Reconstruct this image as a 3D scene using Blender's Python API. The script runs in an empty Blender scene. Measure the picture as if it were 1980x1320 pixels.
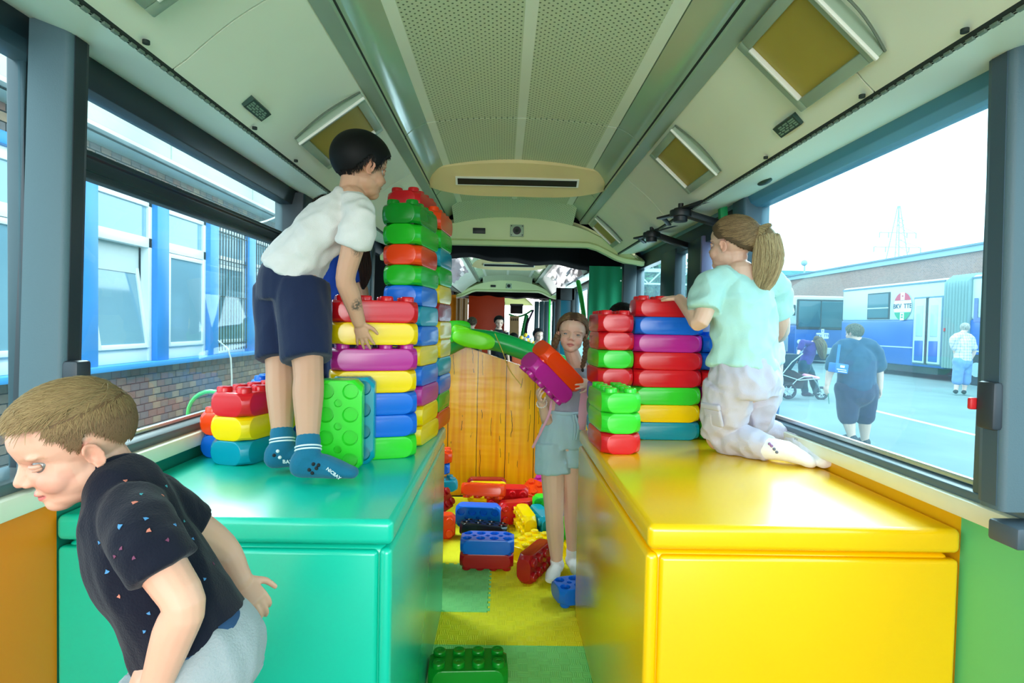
import bpy, bmesh, math, random
from mathutils import Vector, Matrix, noise
V = Vector
PI = math.pi
scene = bpy.context.scene
COL = scene.collection
random.seed(7)

# ---------------------------------------------------------------- camera
EYE = V((0, 0, 1.46))
FPX, PX0, PY0 = 1100.0, 990.0, 660.0
R_ = V((0.99967079, -0.01544617, 0.02048722))
U_ = V((-0.02003194, 0.02907514, 0.99937648))
W_ = V((0.0160322, 0.99945788, -0.02875615))
cd = bpy.data.cameras.new('camera')
cam = bpy.data.objects.new('camera', cd)
COL.objects.link(cam)
cd.sensor_width = 36.0
cd.lens = 36.0 * FPX / 1980.0
cd.clip_start = 0.05
cd.clip_end = 600
m = Matrix.Identity(4)
for i in range(3):
    m[i][0] = R_[i]; m[i][1] = U_[i]; m[i][2] = -W_[i]; m[i][3] = EYE[i]
cam.matrix_world = m
cd.dof.use_dof = False
scene.camera = cam

def at(px, py, X=None, Y=None, Z=None):
    """world point seen at a pixel of the photograph, on the plane X=, Y= or Z="""
    d = R_ * ((px - PX0) / FPX) - U_ * ((py - PY0) / FPX) + W_
    if X is not None: t = (X - EYE.x) / d.x
    elif Y is not None: t = (Y - EYE.y) / d.y
    else: t = (Z - EYE.z) / d.z
    return EYE + d * t

# ---------------------------------------------------------------- light
world = bpy.data.worlds.new('overcast_sky')
scene.world = world
world.use_nodes = True
wn = world.node_tree.nodes; wl = world.node_tree.links
bg = wn['Background']
bg.inputs[0].default_value = (0.86, 0.95, 1.0, 1)
bg.inputs[1].default_value = 3.0
vs = scene.view_settings
vs.view_transform = 'Standard'
vs.look = 'None'
vs.exposure = 0.74
vs.gamma = 1.0
vs.use_curve_mapping = False
scene.cycles.max_bounces = 10
scene.cycles.diffuse_bounces = 5
scene.cycles.glossy_bounces = 3
scene.cycles.transparent_max_bounces = 12
scene.cycles.transmission_bounces = 4
scene.cycles.sample_clamp_indirect = 6
scene.cycles.use_denoising = True
scene.cycles.caustics_reflective = False
scene.cycles.caustics_refractive = False

def area(name, loc, target, sx, sy, power, color=(1, 1, 1)):
    ld = bpy.data.lights.new(name, 'AREA')
    ld.shape = 'RECTANGLE'; ld.size = sx; ld.size_y = sy
    ld.energy = power; ld.color = color
    o = bpy.data.objects.new(name, ld); COL.objects.link(o)
    o.location = loc
    o.rotation_euler = (V(target) - V(loc)).to_track_quat('-Z', 'Y').to_euler()
    return o
# lamp added behind the camera to brighten the interior, assuming an open front end
area('fill_front_end', (0.05, -2.4, 1.5), (0.05, 2.0, 1.05), 2.1, 1.5, 46, (1.0, 0.99, 0.95))
# lamps added outside the rear section and at the far end to brighten them
area('fill_rear_section', (1.9, 8.6, 1.1), (-.2, 8.8, 1.9), 3.4, 1.6, 95, (1, 0.97, 0.98))
area('fill_far_end', (0.1, 18.3, 1.5), (0.05, 14, 1.9), 2.0, 1.0, 60, (1, 0.97, 0.98))
# lamps added out of view above door and left window to brighten the aisle
area('fill_over_door', (2.5, 4.1, 3.0), (0.2, 4.0, .7), 2.0, 1.0, 150, (1.0, 1.0, 0.97))
area('fill_over_left_window', (-2.3, 4.1, 3.0), (-.2, 4.0, .7), 1.6, .8, 90, (1.0, 1.0, 0.97))
# portals only guide the sky's own light through the windows
for nm_, loc_, tg_, sx_, sy_ in (('portal_right', (1.34, 1.4, 1.57), (0, 1.4, 1.57), 7.0, 1.1), ('portal_left', (-1.27, 1.6, 1.57), (0, 1.6, 1.57), 7.4, 1.1), ('portal_far', (0.05, 18.9, 1.3), (0.05, 0, 1.3), 2.4, 2.4), ('portal_door', (1.42, 8.0, 1.2), (0, 8.0, 1.2), 6.0, 1.9)):
    q_ = area(nm_, loc_, tg_, sx_, sy_, 1.0); q_.data.cycles.is_portal = True

# ---------------------------------------------------------------- materials
def lin(c):
    r = []
    for v in c[:3]:
        v = v / 255.0
        r.append(v / 12.92 if v <= 0.04045 else ((v + 0.055) / 1.055) ** 2.4)
    return (r[0], r[1], r[2], 1.0)
MATS = {}
def mat(name, rgb, rough=0.5, spec=0.5, metal=0.0, var=None, bump=None, coat=0.0, sheen=0.0, attr=False, emit=None, wave=None, sub=0.0):
    """procedural principled material; var=(scale, amount), bump=(scale, strength)"""
    if name in MATS: return MATS[name]
    M = bpy.data.materials.new(name); M.use_nodes = True
    n = M.node_tree.nodes; l = M.node_tree.links
    b = n['Principled BSDF']
    c = lin(rgb)
    b.inputs['Base Color'].default_value = c
    b.inputs['Roughness'].default_value = rough
    b.inputs['Specular IOR Level'].default_value = spec
    b.inputs['Metallic'].default_value = metal
    b.inputs['Coat Weight'].default_value = coat
    b.inputs['Coat Roughness'].default_value = 0.15
    b.inputs['Sheen Weight'].default_value = sheen
    if sub:
        b.inputs['Subsurface Weight'].default_value = sub
        b.inputs['Subsurface Radius'].default_value = (0.012, 0.005, 0.003)
        b.inputs['Subsurface Scale'].default_value = 1.0
    M.diffuse_color = c
    src = None
    tc = n.new('ShaderNodeTexCoord')
    if attr:
        a = n.new('ShaderNodeAttribute'); a.attribute_name = 'Col'; src = a.outputs['Color']
    if var:
        nz = n.new('ShaderNodeTexNoise'); nz.inputs['Scale'].default_value = var[0]; nz.inputs['Detail'].default_value = 4
        l.new(tc.outputs['Object'], nz.inputs['Vector'])
        mr = n.new('ShaderNodeMapRange')
        mr.inputs['From Min'].default_value = 0.3; mr.inputs['From Max'].default_value = 0.7
        mr.inputs['To Min'].default_value = 1 - var[1]; mr.inputs['To Max'].default_value = 1 + var[1]
        l.new(nz.outputs['Fac'], mr.inputs['Value'])
        mx = n.new('ShaderNodeVectorMath'); mx.operation = 'SCALE'
        if src: l.new(src, mx.inputs[0])
        else: mx.inputs[0].default_value = c[:3]
        l.new(mr.outputs['Result'], mx.inputs['Scale'])
        src = mx.outputs['Vector']
    if src: l.new(src, b.inputs['Base Color'])
    if bump:
        nb = n.new('ShaderNodeTexNoise'); nb.inputs['Scale'].default_value = bump[0]; nb.inputs['Detail'].default_value = 3
        l.new(tc.outputs['Object'], nb.inputs['Vector'])
        bp = n.new('ShaderNodeBump'); bp.inputs['Strength'].default_value = bump[1]; bp.inputs['Distance'].default_value = 0.004
        l.new(nb.outputs['Fac'], bp.inputs['Height']); l.new(bp.outputs['Normal'], b.inputs['Normal'])
    if emit:
        b.inputs['Emission Color'].default_value = lin(emit[0]); b.inputs['Emission Strength'].default_value = emit[1]
    MATS[name] = M
    return M

def glass(name, tint, gloss=0.08, haze=0.05, hazecol=(210, 235, 240)):
    """thin bus pane: tinted see-through, a reflection and a film of dust"""
    if name in MATS: return MATS[name]
    M = bpy.data.materials.new(name); M.use_nodes = True
    n = M.node_tree.nodes; l = M.node_tree.links
    n.remove(n['Principled BSDF'])
    out = n['Material Output']
    tr = n.new('ShaderNodeBsdfTransparent'); tr.inputs[0].default_value = (*tint, 1)
    gl = n.new('ShaderNodeBsdfGlossy'); gl.inputs['Roughness'].default_value = 0.02
    fr = n.new('ShaderNodeLayerWeight'); fr.inputs['Blend'].default_value = 0.5
    pw = n.new('ShaderNodeMath'); pw.operation = 'POWER'; pw.inputs[1].default_value = 5.0; l.new(fr.outputs['Facing'], pw.inputs[0])
    mm = n.new('ShaderNodeMath'); mm.operation = 'MULTIPLY_ADD'; mm.inputs[1].default_value = 0.7; mm.inputs[2].default_value = gloss; l.new(pw.outputs[0], mm.inputs[0])
    m1 = n.new('ShaderNodeMixShader'); l.new(mm.outputs[0], m1.inputs[0]); l.new(tr.outputs[0], m1.inputs[1]); l.new(gl.outputs[0], m1.inputs[2])
    df = n.new('ShaderNodeBsdfTranslucent'); df.inputs[0].default_value = lin(hazecol)
    nz = n.new('ShaderNodeTexNoise'); nz.inputs['Scale'].default_value = 2.2; nz.inputs['Detail'].default_value = 5
    tc = n.new('ShaderNodeTexCoord'); l.new(tc.outputs['Object'], nz.inputs['Vector'])
    mr = n.new('ShaderNodeMapRange'); mr.inputs['From Min'].default_value = 0.35; mr.inputs['From Max'].default_value = 0.7
    mr.inputs['To Min'].default_value = haze * 0.6; mr.inputs['To Max'].default_value = haze * 1.4
    l.new(nz.outputs['Fac'], mr.inputs['Value'])
    m2 = n.new('ShaderNodeMixShader'); l.new(mr.outputs[0], m2.inputs[0]); l.new(m1.outputs[0], m2.inputs[1]); l.new(df.outputs[0], m2.inputs[2])
    l.new(m2.outputs[0], out.inputs['Surface'])
    MATS[name] = M
    return M

# ---------------------------------------------------------------- mesh helpers
class MB:
    """collects shapes; build() links them as one mesh object"""
    def __init__(s, flat=False): s.v = []; s.f = []; s.mi = []; s.cur = 0; s.flat = flat
    def add(s, vs, fs):
        o = len(s.v); s.v += [tuple(p) for p in vs]
        for f in fs: s.f.append([i + o for i in f]); s.mi.append(s.cur)
        return s
    def box(s, lo, hi, M=None):
        x0, y0, z0 = lo; x1, y1, z1 = hi
        p = [V((x, y, z)) for x in (x0, x1) for y in (y0, y1) for z in (z0, z1)]
        if M is not None: p = [M @ q for q in p]
        return s.add(p, [(0, 1, 3, 2), (4, 6, 7, 5), (0, 4, 5, 1), (2, 3, 7, 6), (0, 2, 6, 4), (1, 5, 7, 3)])
    def bar(s, a, b, w, h, up=(0, 0, 1)):
        a = V(a); b = V(b); t = (b - a); L = t.length; t.normalize(); up = V(up)
        sd = t.cross(up)
        if sd.length < 1e-5: sd = t.cross(V((1, 0, 0)))
        sd.normalize(); u2 = sd.cross(t)
        p = []
        for q in (a, b):
            for x, y in ((-1, -1), (1, -1), (1, 1), (-1, 1)): p.append(q + sd * (x * w / 2) + u2 * (y * h / 2))
        return s.add(p, [(3, 2, 1, 0), (4, 5, 6, 7), (0, 1, 5, 4), (1, 2, 6, 5), (2, 3, 7, 6), (3, 0, 4, 7)])
    def rings(s, rings, cap=True, closed=True):
        n = len(rings[0]); vs = [p for r in rings for p in r]; fs = []
        for i in range(len(rings) - 1):
            for j in range(n if closed else n - 1):
                k = (j + 1) % n
                fs.append((i * n + j, i * n + k, (i + 1) * n + k, (i + 1) * n + j))
        if cap:
            fs.append(tuple(range(n))[::-1]); fs.append(tuple((len(rings) - 1) * n + j for j in range(n)))
        return s.add(vs, fs)
    def tube(s, pts, rad, n=10, side=None, sub=0, round_ends=True):
        """pts path, rad list of r or (ra, rb); ra runs along `side`"""
        round_ends = round_ends and not s.flat; P = [V(p) for p in pts]; Rr = [(r, r) if not isinstance(r, (tuple, list)) else tuple(r) for r in rad]
        if len(Rr) == 1: Rr = Rr * len(P)
        if sub and len(P) > 2:
            Q = []; S = []
            E = [2 * P[0] - P[1]] + P + [2 * P[-1] - P[-2]]
            Er = [Rr[0]] + Rr + [Rr[-1]]
            for i in range(1, len(E) - 2):
                for k in range(sub):
                    t = k / sub; t2 = t * t; t3 = t2 * t
                    w = (-.5 * t3 + t2 - .5 * t, 1.5 * t3 - 2.5 * t2 + 1, -1.5 * t3 + 2 * t2 + .5 * t, .5 * t3 - .5 * t2)
                    Q.append(sum((E[i - 1 + j] * w[j] for j in range(4)), V((0, 0, 0))))
                    S.append(tuple(max(0.0004, sum(Er[i - 1 + j][c] * w[j] for j in range(4))) for c in (0, 1)))
            Q.append(P[-1]); S.append(Rr[-1]); P = Q; Rr = S
        rs = []; N = len(P); a0 = None
        def ring(c, a, b, ra, rb): return [c + a * (ra * math.cos(2 * PI * j / n)) + b * (rb * math.sin(2 * PI * j / n)) for j in range(n)]
        frames = []
        for i in range(N):
            t = (P[min(i + 1, N - 1)] - P[max(i - 1, 0)])
            if t.length < 1e-9: t = V((0, 0, 1))
            t.normalize()
            if side is not None: a = V(side)
            else: a = a0 if a0 is not None else (V((1, 0, 0)) if abs(t.x) < .9 else V((0, 1, 0)))
            a = a - t * a.dot(t)
            if a.length < 1e-4: a = a0 if a0 is not None else t.orthogonal()
            a = (a - t * a.dot(t)).normalized(); a0 = a
            frames.append((t, a, t.cross(a)))
        if round_ends:
            t, a, b = frames[0]; ra, rb = Rr[0]; q = min(ra, rb)
            for k in (80, 50, 25):
                c = math.cos(math.radians(k)); d = math.sin(math.radians(k))
                rs.append(ring(P[0] - t * q * d, a, b, ra * c, rb * c))
        for i in range(N): rs.append(ring(P[i], frames[i][1], frames[i][2], *Rr[i]))
        if round_ends:
            t, a, b = frames[-1]; ra, rb = Rr[-1]; q = min(ra, rb)
            for k in (25, 50, 80):
                c = math.cos(math.radians(k)); d = math.sin(math.radians(k))
                rs.append(ring(P[-1] + t * q * d, a, b, ra * c, rb * c))
        return s.rings(rs)
    def ball(s, c, r, M=None, nu=16, nv=10):
        c = V(c)
        if not isinstance(r, (tuple, list)): r = (r, r, r)
        rs = []
        for i in range(nv + 1):
            th = PI * (0.02 + 0.96 * i / nv) - PI / 2
            ring = []
            for j in range(nu):
                p = V((r[0] * math.cos(th) * math.cos(2 * PI * j / nu), r[1] * math.cos(th) * math.sin(2 * PI * j / nu), r[2] * math.sin(th)))
                ring.append(c + (M @ p if M is not None else p))
            rs.append(ring)
        return s.rings(rs)
    def cyl(s, c, r, h, n=16, M=None, r2=None):
        c = V(c); r2 = r if r2 is None else r2
        rs = []
        for z, rr in ((0, r), (h, r2)):
            ring = [V((rr * math.cos(2 * PI * j / n), rr * math.sin(2 * PI * j / n), z)) for j in range(n)]
            rs.append([c + (M @ p if M is not None else p) for p in ring])
        return s.rings(rs)
    def prism(s, poly, depth):
        """poly: list of 3-D points in a plane; depth: vector"""
        d = V(depth); a = [V(p) for p in poly]; b = [p + d for p in a]; n = len(a)
        nr = V((0, 0, 0))
        for i in range(n): nr += a[i].cross(a[(i + 1) % n])
        fs = [tuple(range(n))[::-1], tuple(range(n, 2 * n))] + [(i, (i + 1) % n, n + (i + 1) % n, n + i) for i in range(n)]
        if nr.dot(d) < 0: fs = [f[::-1] for f in fs]
        return s.add(a + b, fs)
    def mesh(s, name='mesh'):
        me = bpy.data.meshes.new(name); me.from_pydata(s.v, [], s.f); me.update()
        if any(s.mi): me.polygons.foreach_set('material_index', s.mi)
        return me
    def build(s, name, mats, parent=None, bevel=0, seg=2, smooth=40, loc=None):
        me = s.mesh(name)
        for mm in (mats if isinstance(mats, (list, tuple)) else [mats]): me.materials.append(mm)
        if bevel or True:
            bm = bmesh.new(); bm.from_mesh(me)
            bmesh.ops.recalc_face_normals(bm, faces=bm.faces[:])
            if bevel:
                es = [e for e in bm.edges if len(e.link_faces) == 2 and e.calc_face_angle(0) > math.radians(30)]
                bmesh.ops.bevel(bm, geom=es, offset=bevel, segments=seg, profile=0.5, affect='EDGES', clamp_overlap=True)
            bm.to_mesh(me); bm.free()
        if smooth:
            me.polygons.foreach_set('use_smooth', [True] * len(me.polygons))
            me.set_sharp_from_angle(angle=math.radians(smooth))
        o = bpy.data.objects.new(name, me); COL.objects.link(o)
        if loc is not None: o.location = loc
        if parent is not None: o.parent = parent
        return o

def link_mesh(name, me, parent=None, loc=(0, 0, 0)):
    o = bpy.data.objects.new(name, me); COL.objects.link(o); o.location = loc
    if parent is not None: o.parent = parent
    return o
def empty(name, loc=(0, 0, 0), rot=(0, 0, 0)):
    o = bpy.data.objects.new(name, None); COL.objects.link(o); o.location = loc; o.rotation_euler = rot
    o.empty_display_size = 0.05
    return o
def tag(o, label, cat, group=None, kind=None):
    o['label'] = label
    if cat: o['category'] = cat
    if group: o['group'] = group
    if kind: o['kind'] = kind
    return o
def struct(o, label=None):
    o['kind'] = 'structure'
    if label: o['label'] = label
    return o
def text(body, size, mtl, parent=None, name='lettering', M=None, extrude=0.001, align='CENTER', bold=False, sx=1.0):
    cu = bpy.data.curves.new(name, 'FONT'); cu.body = body; cu.size = size; cu.extrude = extrude; cu.align_x = align; cu.align_y = 'CENTER'
    cu.resolution_u = 2
    if bold: cu.offset = size * 0.02
    t = bpy.data.objects.new(name, cu); COL.objects.link(t)
    dg = bpy.context.evaluated_depsgraph_get(); me = bpy.data.meshes.new_from_object(t.evaluated_get(dg))
    bpy.data.objects.remove(t); me.materials.clear(); me.materials.append(mtl)
    o = bpy.data.objects.new(name, me); COL.objects.link(o)
    if M is not None: o.matrix_world = M @ Matrix.Diagonal((sx, 1, 1, 1))
    if parent is not None: o.parent = parent
    return o
def frameM(loc, right, up):
    """matrix with local x = right, y = up, z = outward"""
    r = V(right).normalized(); u = V(up); u = (u - r * u.dot(r)).normalized(); w = r.cross(u)
    M = Matrix.Identity(4)
    for i in range(3): M[i][0] = r[i]; M[i][1] = u[i]; M[i][2] = w[i]; M[i][3] = loc[i]
    return M
# ---------------------------------------------------------------- bus shell materials
cream = mat('cream_ceiling_paint', (232, 236, 214), 0.42, var=(1.1, 0.07), bump=(60, 0.05))
cream_gloss = mat('glossy_cove_cover', (160, 184, 158), 0.14, spec=0.8, var=(1.5, 0.10), bump=(4, 0.25))
railm = mat('ceiling_rail_metal', (150, 168, 148), 0.35, var=(3, 0.05))
beige = mat('beige_air_unit_shell', (226, 203, 148), 0.45, var=(2.0, 0.08))
bulk = mat('cream_bulkhead_shell', (208, 216, 160), 0.5, var=(1.5, 0.05))
blackm = mat('black_plastic', (14, 15, 17), 0.5)
voidm = mat('dark_void_fabric', (6, 6, 8), 0.95, spec=0.1)
frame_l = mat('dark_window_frame', (34, 50, 58), 0.4)
frame_r = mat('slate_window_frame', (58, 84, 98), 0.45)
pillarm = mat('grey_pillar_coating', (78, 100, 108), 0.55, bump=(250, 0.15))
alu = mat('aluminium_strip', (190, 202, 205), 0.3, metal=0.6)
sillm = mat('cream_sill_board', (238, 232, 205), 0.35, var=(6, 0.03))
orangep = mat('orange_wall_panel', (252, 134, 0), 0.4, bump=(80, 0.05))
greenp = mat('green_wall_panel', (96, 196, 122), 0.45, bump=(80, 0.05))
ochre = mat('ochre_translucent_sheet', (166, 148, 60), 0.5, var=(2.5, 0.12))
flapframe = mat('flap_grey_frame', (150, 168, 146), 0.4)
whitepl = mat('white_plastic_edge', (232, 232, 220), 0.3)
darkgap = mat('dark_gap', (28, 40, 34), 0.8)
signm = mat('dark_green_plate', (38, 66, 58), 0.5)
paneL = glass('left_window_glass', (0.66, 0.86, 0.90), 0.05, 0.05, (170, 225, 235))
paneR = glass('right_window_glass', (0.50, 0.76, 0.84), 0.05, 0.07, (150, 215, 240))

def perfm():
    M = bpy.data.materials.new('perforated_panel'); M.use_nodes = True
    n = M.node_tree.nodes; l = M.node_tree.links; b = n['Principled BSDF']; b.inputs['Roughness'].default_value = 0.5
    tc = n.new('ShaderNodeTexCoord'); sp = n.new('ShaderNodeSeparateXYZ'); l.new(tc.outputs['Object'], sp.inputs[0])
    def mth(op, a, b_=None):
        q = n.new('ShaderNodeMath'); q.operation = op
        for i, t in enumerate((a, b_)):
            if t is None: continue
            if isinstance(t, (int, float)): q.inputs[i].default_value = t
            else: l.new(t, q.inputs[i])
        return q.outputs[0]
    s = 0.0135
    u = mth('DIVIDE', sp.outputs[0], s); v = mth('DIVIDE', sp.outputs[1], s)
    a = mth('ADD', u, v); c = mth('SUBTRACT', u, v)      # staggered rows
    fa = mth('SUBTRACT', mth('FRACT', mth('MULTIPLY', a, .5)), .5); fc = mth('SUBTRACT', mth('FRACT', mth('MULTIPLY', c, .5)), .5)
    d = mth('SQRT', mth('ADD', mth('MULTIPLY', fa, fa), mth('MULTIPLY', fc, fc)))
    hole = mth('LESS_THAN', d, 0.19)
    mx = n.new('ShaderNodeMix'); mx.data_type = 'RGBA'; mx.inputs['A'].default_value = lin((204, 212, 176)); mx.inputs['B'].default_value = lin((92, 110, 80))
    l.new(hole, mx.inputs['Factor']); l.new(mx.outputs['Result'], b.inputs['Base Color'])
    return M
perf = perfm()

XC = 0.07
PROF = {1: [(1.19, 2.115), (0.97, 2.08), (0.70, 2.33), (0.635, 2.33), (0.535, 2.42)],
        -1: [(-1.13, 2.16), (-0.87, 2.09), (-0.548, 2.33), (-0.49, 2.33), (-0.385, 2.42)]}

def sheet(name, pts, y0, y1, thick, mtl, parent=None, ny=1, smooth=30):
    """a sheet of cross-section pts (x, z) running from y0 to y1, its body above the line"""
    b = MB(); nn = len(pts)
    rs = []
    for i in range(ny + 1):
        y = y0 + (y1 - y0) * i / ny
        rs.append([V((x, y, z)) for x, z in pts] + [V((x, y, z + thick)) for x, z in reversed(pts)])
    b.rings(rs)
    return b.build(name, mtl, parent, smooth=smooth)

def ceiling_section(y0, y1, seams, first=True):
    root = empty('ceiling' if first else 'ceiling', (XC, (y0 + y1) / 2, 2.4)); struct(root, 'curved pale green ceiling of the ' + ('front bus section' if first else 'rear bus section'))
    g = 0.006
    ys = [y0] + list(seams) + [y1]
    def P(*a, **k):
        o = sheet(*a, **k); o.parent = root; o.matrix_parent_inverse = Matrix.Translation(-root.location); return o
    for a, b_ in zip(ys[:-1], ys[1:]):
        n = 12; L = []
        for i in range(n + 1):
            t = -1 + 2 * i / n; L.append((XC + 0.46 * t, 2.42 + 0.035 * (1 - t * t)))
        # solid margins and middle strip, perforated fields between them
        def seg(t0, t1): return [(XC + .46 * (t0 + (t1 - t0) * i / 4), 2.42 + .035 * (1 - (t0 + (t1 - t0) * i / 4) ** 2)) for i in range(5)]
        P('panel_margin', seg(-1, -.9), a + g, b_ - g, .02, cream); P('panel_margin', seg(.9, 1), a + g, b_ - g, .02, cream)
        P('panel_middle', seg(-.045, .045), a + g, b_ - g, .02, cream)
        P('perforated_field', seg(-.9, -.045), a + g, b_ - g, .02, perf); P('perforated_field', seg(.045, .9), a + g, b_ - g, .02, perf)
    for s_ in (1, -1):
        p = PROF[s_]
        for a, b_ in zip(ys[:-1], ys[1:]):
            x0, z0 = p[3]; x1, z1 = p[4]
            cv = []
            for i in range(7):
                t = i / 6; cv.append((x0 + (x1 - x0) * (t ** 1.6) , z0 + (z1 - z0) * (t ** 0.8)))
            P('cove_cover', cv, a + g, b_ - g, .015, cream_gloss)
        P('ceiling_rail', [p[2], p[3]], y0, y1, .03, railm)
        P('rail_gap', [(p[3][0], p[3][1] + .012), (p[3][0] - s_ * .006, p[3][1] + .012)], y0, y1, .02, darkgap)
        x0, z0 = p[2]; x1, z1 = p[1]
        sp = []
        for i in range(9):
            t = i / 8; sp.append((x0 + (x1 - x0) * t, z0 + 0.006 + (z1 - z0) * t + 0.014 * math.sin(PI * t) ** 2 * (1 if t < .8 else .3)))
        step = 1.85; yy = y0
        while yy < y1 - 0.1:
            ye = min(yy + step, y1)
            P('side_panel', sp, yy + .003, ye - .003, .015, cream); yy = ye
        # slotted strip and the sloping panel over the windows
        P('slot_strip', [(p[1][0] - s_ * .006, p[1][1] + .004), (p[1][0] + s_ * .004, p[1][1] - .002)], y0, y1, .02, darkgap)
        P('head_panel', [p[1], ((p[0][0] + p[1][0]) / 2, (p[0][1] + p[1][1]) / 2 - .012), p[0]], y0, y1, .015, cream)
        b = MB(); yk = y0
        while yk < min(y1, 4.9):
            b.box((p[1][0] - .004, yk, p[1][1] - .004), (p[1][0] + .004, yk + .018, p[1][1] + .002)); yk += .03
        if b.v:
            o = b.build('slot_tooth', mat('slot_grey', (112, 128, 112), .6), root); o.matrix_parent_inverse = Matrix.Translation(-root.location); o['kind'] = 'stuff'
    # outer roof keeps the daylight out
    o = MB().box((-1.25, y0, 2.52), (1.35, y1, 2.58)).build('roof_skin', voidm, root); o.matrix_parent_inverse = Matrix.Translation(-root.location)
    o = MB().prism([(-1.25, y0, 2.5), (-1.10, y0, 2.2), (-1.16, y0, 2.2), (-1.28, y0, 2.5)], (0, y1 - y0, 0)).build('roof_side', voidm, root); o.matrix_parent_inverse = Matrix.Translation(-root.location)
    o = MB().prism([(1.35, y0, 2.5), (1.20, y0, 2.15), (1.26, y0, 2.15), (1.38, y0, 2.5)], (0, y1 - y0, 0)).build('roof_side', voidm, root); o.matrix_parent_inverse = Matrix.Translation(-root.location)
    return root
ceiling_section(-2.2, 4.86, [0.75, 2.76, 3.62, 4.0])
ceiling_section(6.6, 11.7, [8.0, 9.4], False)
ceiling_section(14.2, 18.5, [16.0], False)

# ---------------------------------------------------------------- floor of the bus
fl = MB().box((-1.26, -2.2, -0.06), (1.36, 18.6, -0.012)).build('floor', mat('grey_bus_floor', (96, 98, 100), 0.8), smooth=0)
struct(fl, 'grey floor of the bus')

# ---------------------------------------------------------------- side walls below the windows
def low_wall(side, y0, y1, mtl, nm, lab):
    x = -1.16 if side < 0 else 1.245
    o = MB().box((min(x, x + side * .1), y0, -0.012), (max(x, x + side * .1), y1, 1.0)).build(nm, mtl, smooth=0)
    return struct(o, lab)
low_wall(-1, -2.2, 1.495, orangep, 'wall_left', 'orange padded side wall left of the teal box')
low_wall(-1, 1.495, 5.4, mat('dark_teal_wall', (16, 120, 96), .45), 'wall_left', 'dark teal side wall behind the teal box')
low_wall(1, -2.2, 1.5, greenp, 'wall_right', 'green side wall right of the yellow box')
low_wall(1, 1.5, 2.95, mat('wall_yellow_reflection', (236, 178, 10), .4), 'wall_right', 'side wall behind the yellow box, its yellow reflection put into the colour')  # reflection of the yellow box put into the wall colour
def strip(nm, lab, lo, hi, mtl, bevel=.004):
    return struct(MB().box(lo, hi).build(nm, mtl, bevel=bevel), lab)
def prof_strip(nm, lab, pts, y0, y1, mtl, bevel=.003):
    b = MB().prism([(x, y0, z) for x, z in pts], (0, y1 - y0, 0)).build(nm, mtl, bevel=bevel)
    return struct(b, lab)
strip('trim_1', 'cream window sill board along the left wall', (-1.2, -2.2, 0.985), (-1.125, 4.9, 1.037), sillm, .008)
strip('trim_2', 'cream window sill board along the right wall', (1.205, -2.2, 0.98), (1.29, 2.95, 1.030), sillm, .008)
# lower window rails
prof_strip('trim_3', 'grey lower frame of the left windows', [(-1.155, 1.037), (-1.15, 1.065), (-1.185, 1.078), (-1.25, 1.078), (-1.25, 1.037)], -2.2, 5.4, mat('grey_lower_rail', (84, 98, 100), .4))
prof_strip('trim_4', 'grey lower frame of the right windows', [(1.222, 1.030), (1.222, 1.052), (1.255, 1.062), (1.30, 1.062), (1.30, 1.030)], -2.2, 5.0, mat('slate_lower_rail', (86, 106, 116), .4))
strip('trim_5', 'bright aluminium strip under the left glass', (-1.20, 1.45, 1.079), (-1.186, 3.12, 1.092), alu, .002)
strip('trim_6', 'bright aluminium strip under the right glass', (1.247, 1.38, 1.062), (1.262, 2.86, 1.078), alu, .002)
# window heads
prof_strip('trim_7', 'dark header above the left windows', [(-1.13, 2.16), (-1.15, 2.085), (-1.22, 2.085), (-1.22, 2.2), (-1.14, 2.2)], -2.2, 5.4, frame_l)
prof_strip('trim_8', 'blue-grey header above the right windows', [(1.19, 2.115), (1.205, 2.085), (1.235, 2.066), (1.29, 2.066), (1.29, 2.16), (1.19, 2.16)], -2.2, 5.0, mat('blue_header', (78, 138, 164), .35))

def pillar(nm, lab, side, y0, y1, xb, xt, xo, mtl, z0=1.06, z1=2.15, xot=None, cover=None):
    b = MB(); r = 0.014; xot = xo if xot is None else xot
    rs = []
    for z, xi, xe in ((z0, xb, xo), (z1, xt, xot)):
        rs.append([V((xe, y0, z)), V((xi + side * r, y0, z)), V((xi + side * r * .3, y0 + r * .3, z)), V((xi, y0 + r, z)), V((xi, y1 - r, z)), V((xi + side * r * .3, y1 - r * .3, z)), V((xi + side * r, y1, z)), V((xe, y1, z))])
    b.rings(rs)
    o = b.build(nm, mtl, smooth=50)
    if cover:  # aisle face in a darker colour than the rest of the pillar
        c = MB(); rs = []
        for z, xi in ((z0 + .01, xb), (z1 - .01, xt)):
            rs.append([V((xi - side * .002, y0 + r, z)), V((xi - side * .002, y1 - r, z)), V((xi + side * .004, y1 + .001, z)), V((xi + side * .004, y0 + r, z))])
        c.rings(rs); c.build('aisle_face', cover, o, smooth=0)
    return struct(o, lab)
darkface = mat('dark_pillar_face', (30, 42, 48), .5)
pillar('trim_9', 'thick grey window pillar near the camera on the left', -1, 1.36, 1.425, -1.048, -1.02, -1.15, pillarm, xot=-1.115, cover=darkface)
pillar('trim_10', 'thick grey window pillar near the camera on the right', 1, 1.257, 1.325, 1.135, 1.115, 1.30, pillarm, z1=2.12, cover=mat('slate_pillar_face', (62, 82, 94), .5))
pillar('trim_11', 'dark pillar behind the boy on the left side', -1, 3.10, 3.30, -1.11, -1.08, -1.24, frame_l)
pillar('trim_12', 'dark pillar beyond the tower on the left side', -1, 4.78, 4.90, -1.12, -1.10, -1.24, frame_l)
pillar('trim_13', 'dark pillar left of the big right window', 1, 2.80, 2.95, 1.20, 1.17, 1.30, frame_r)
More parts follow.
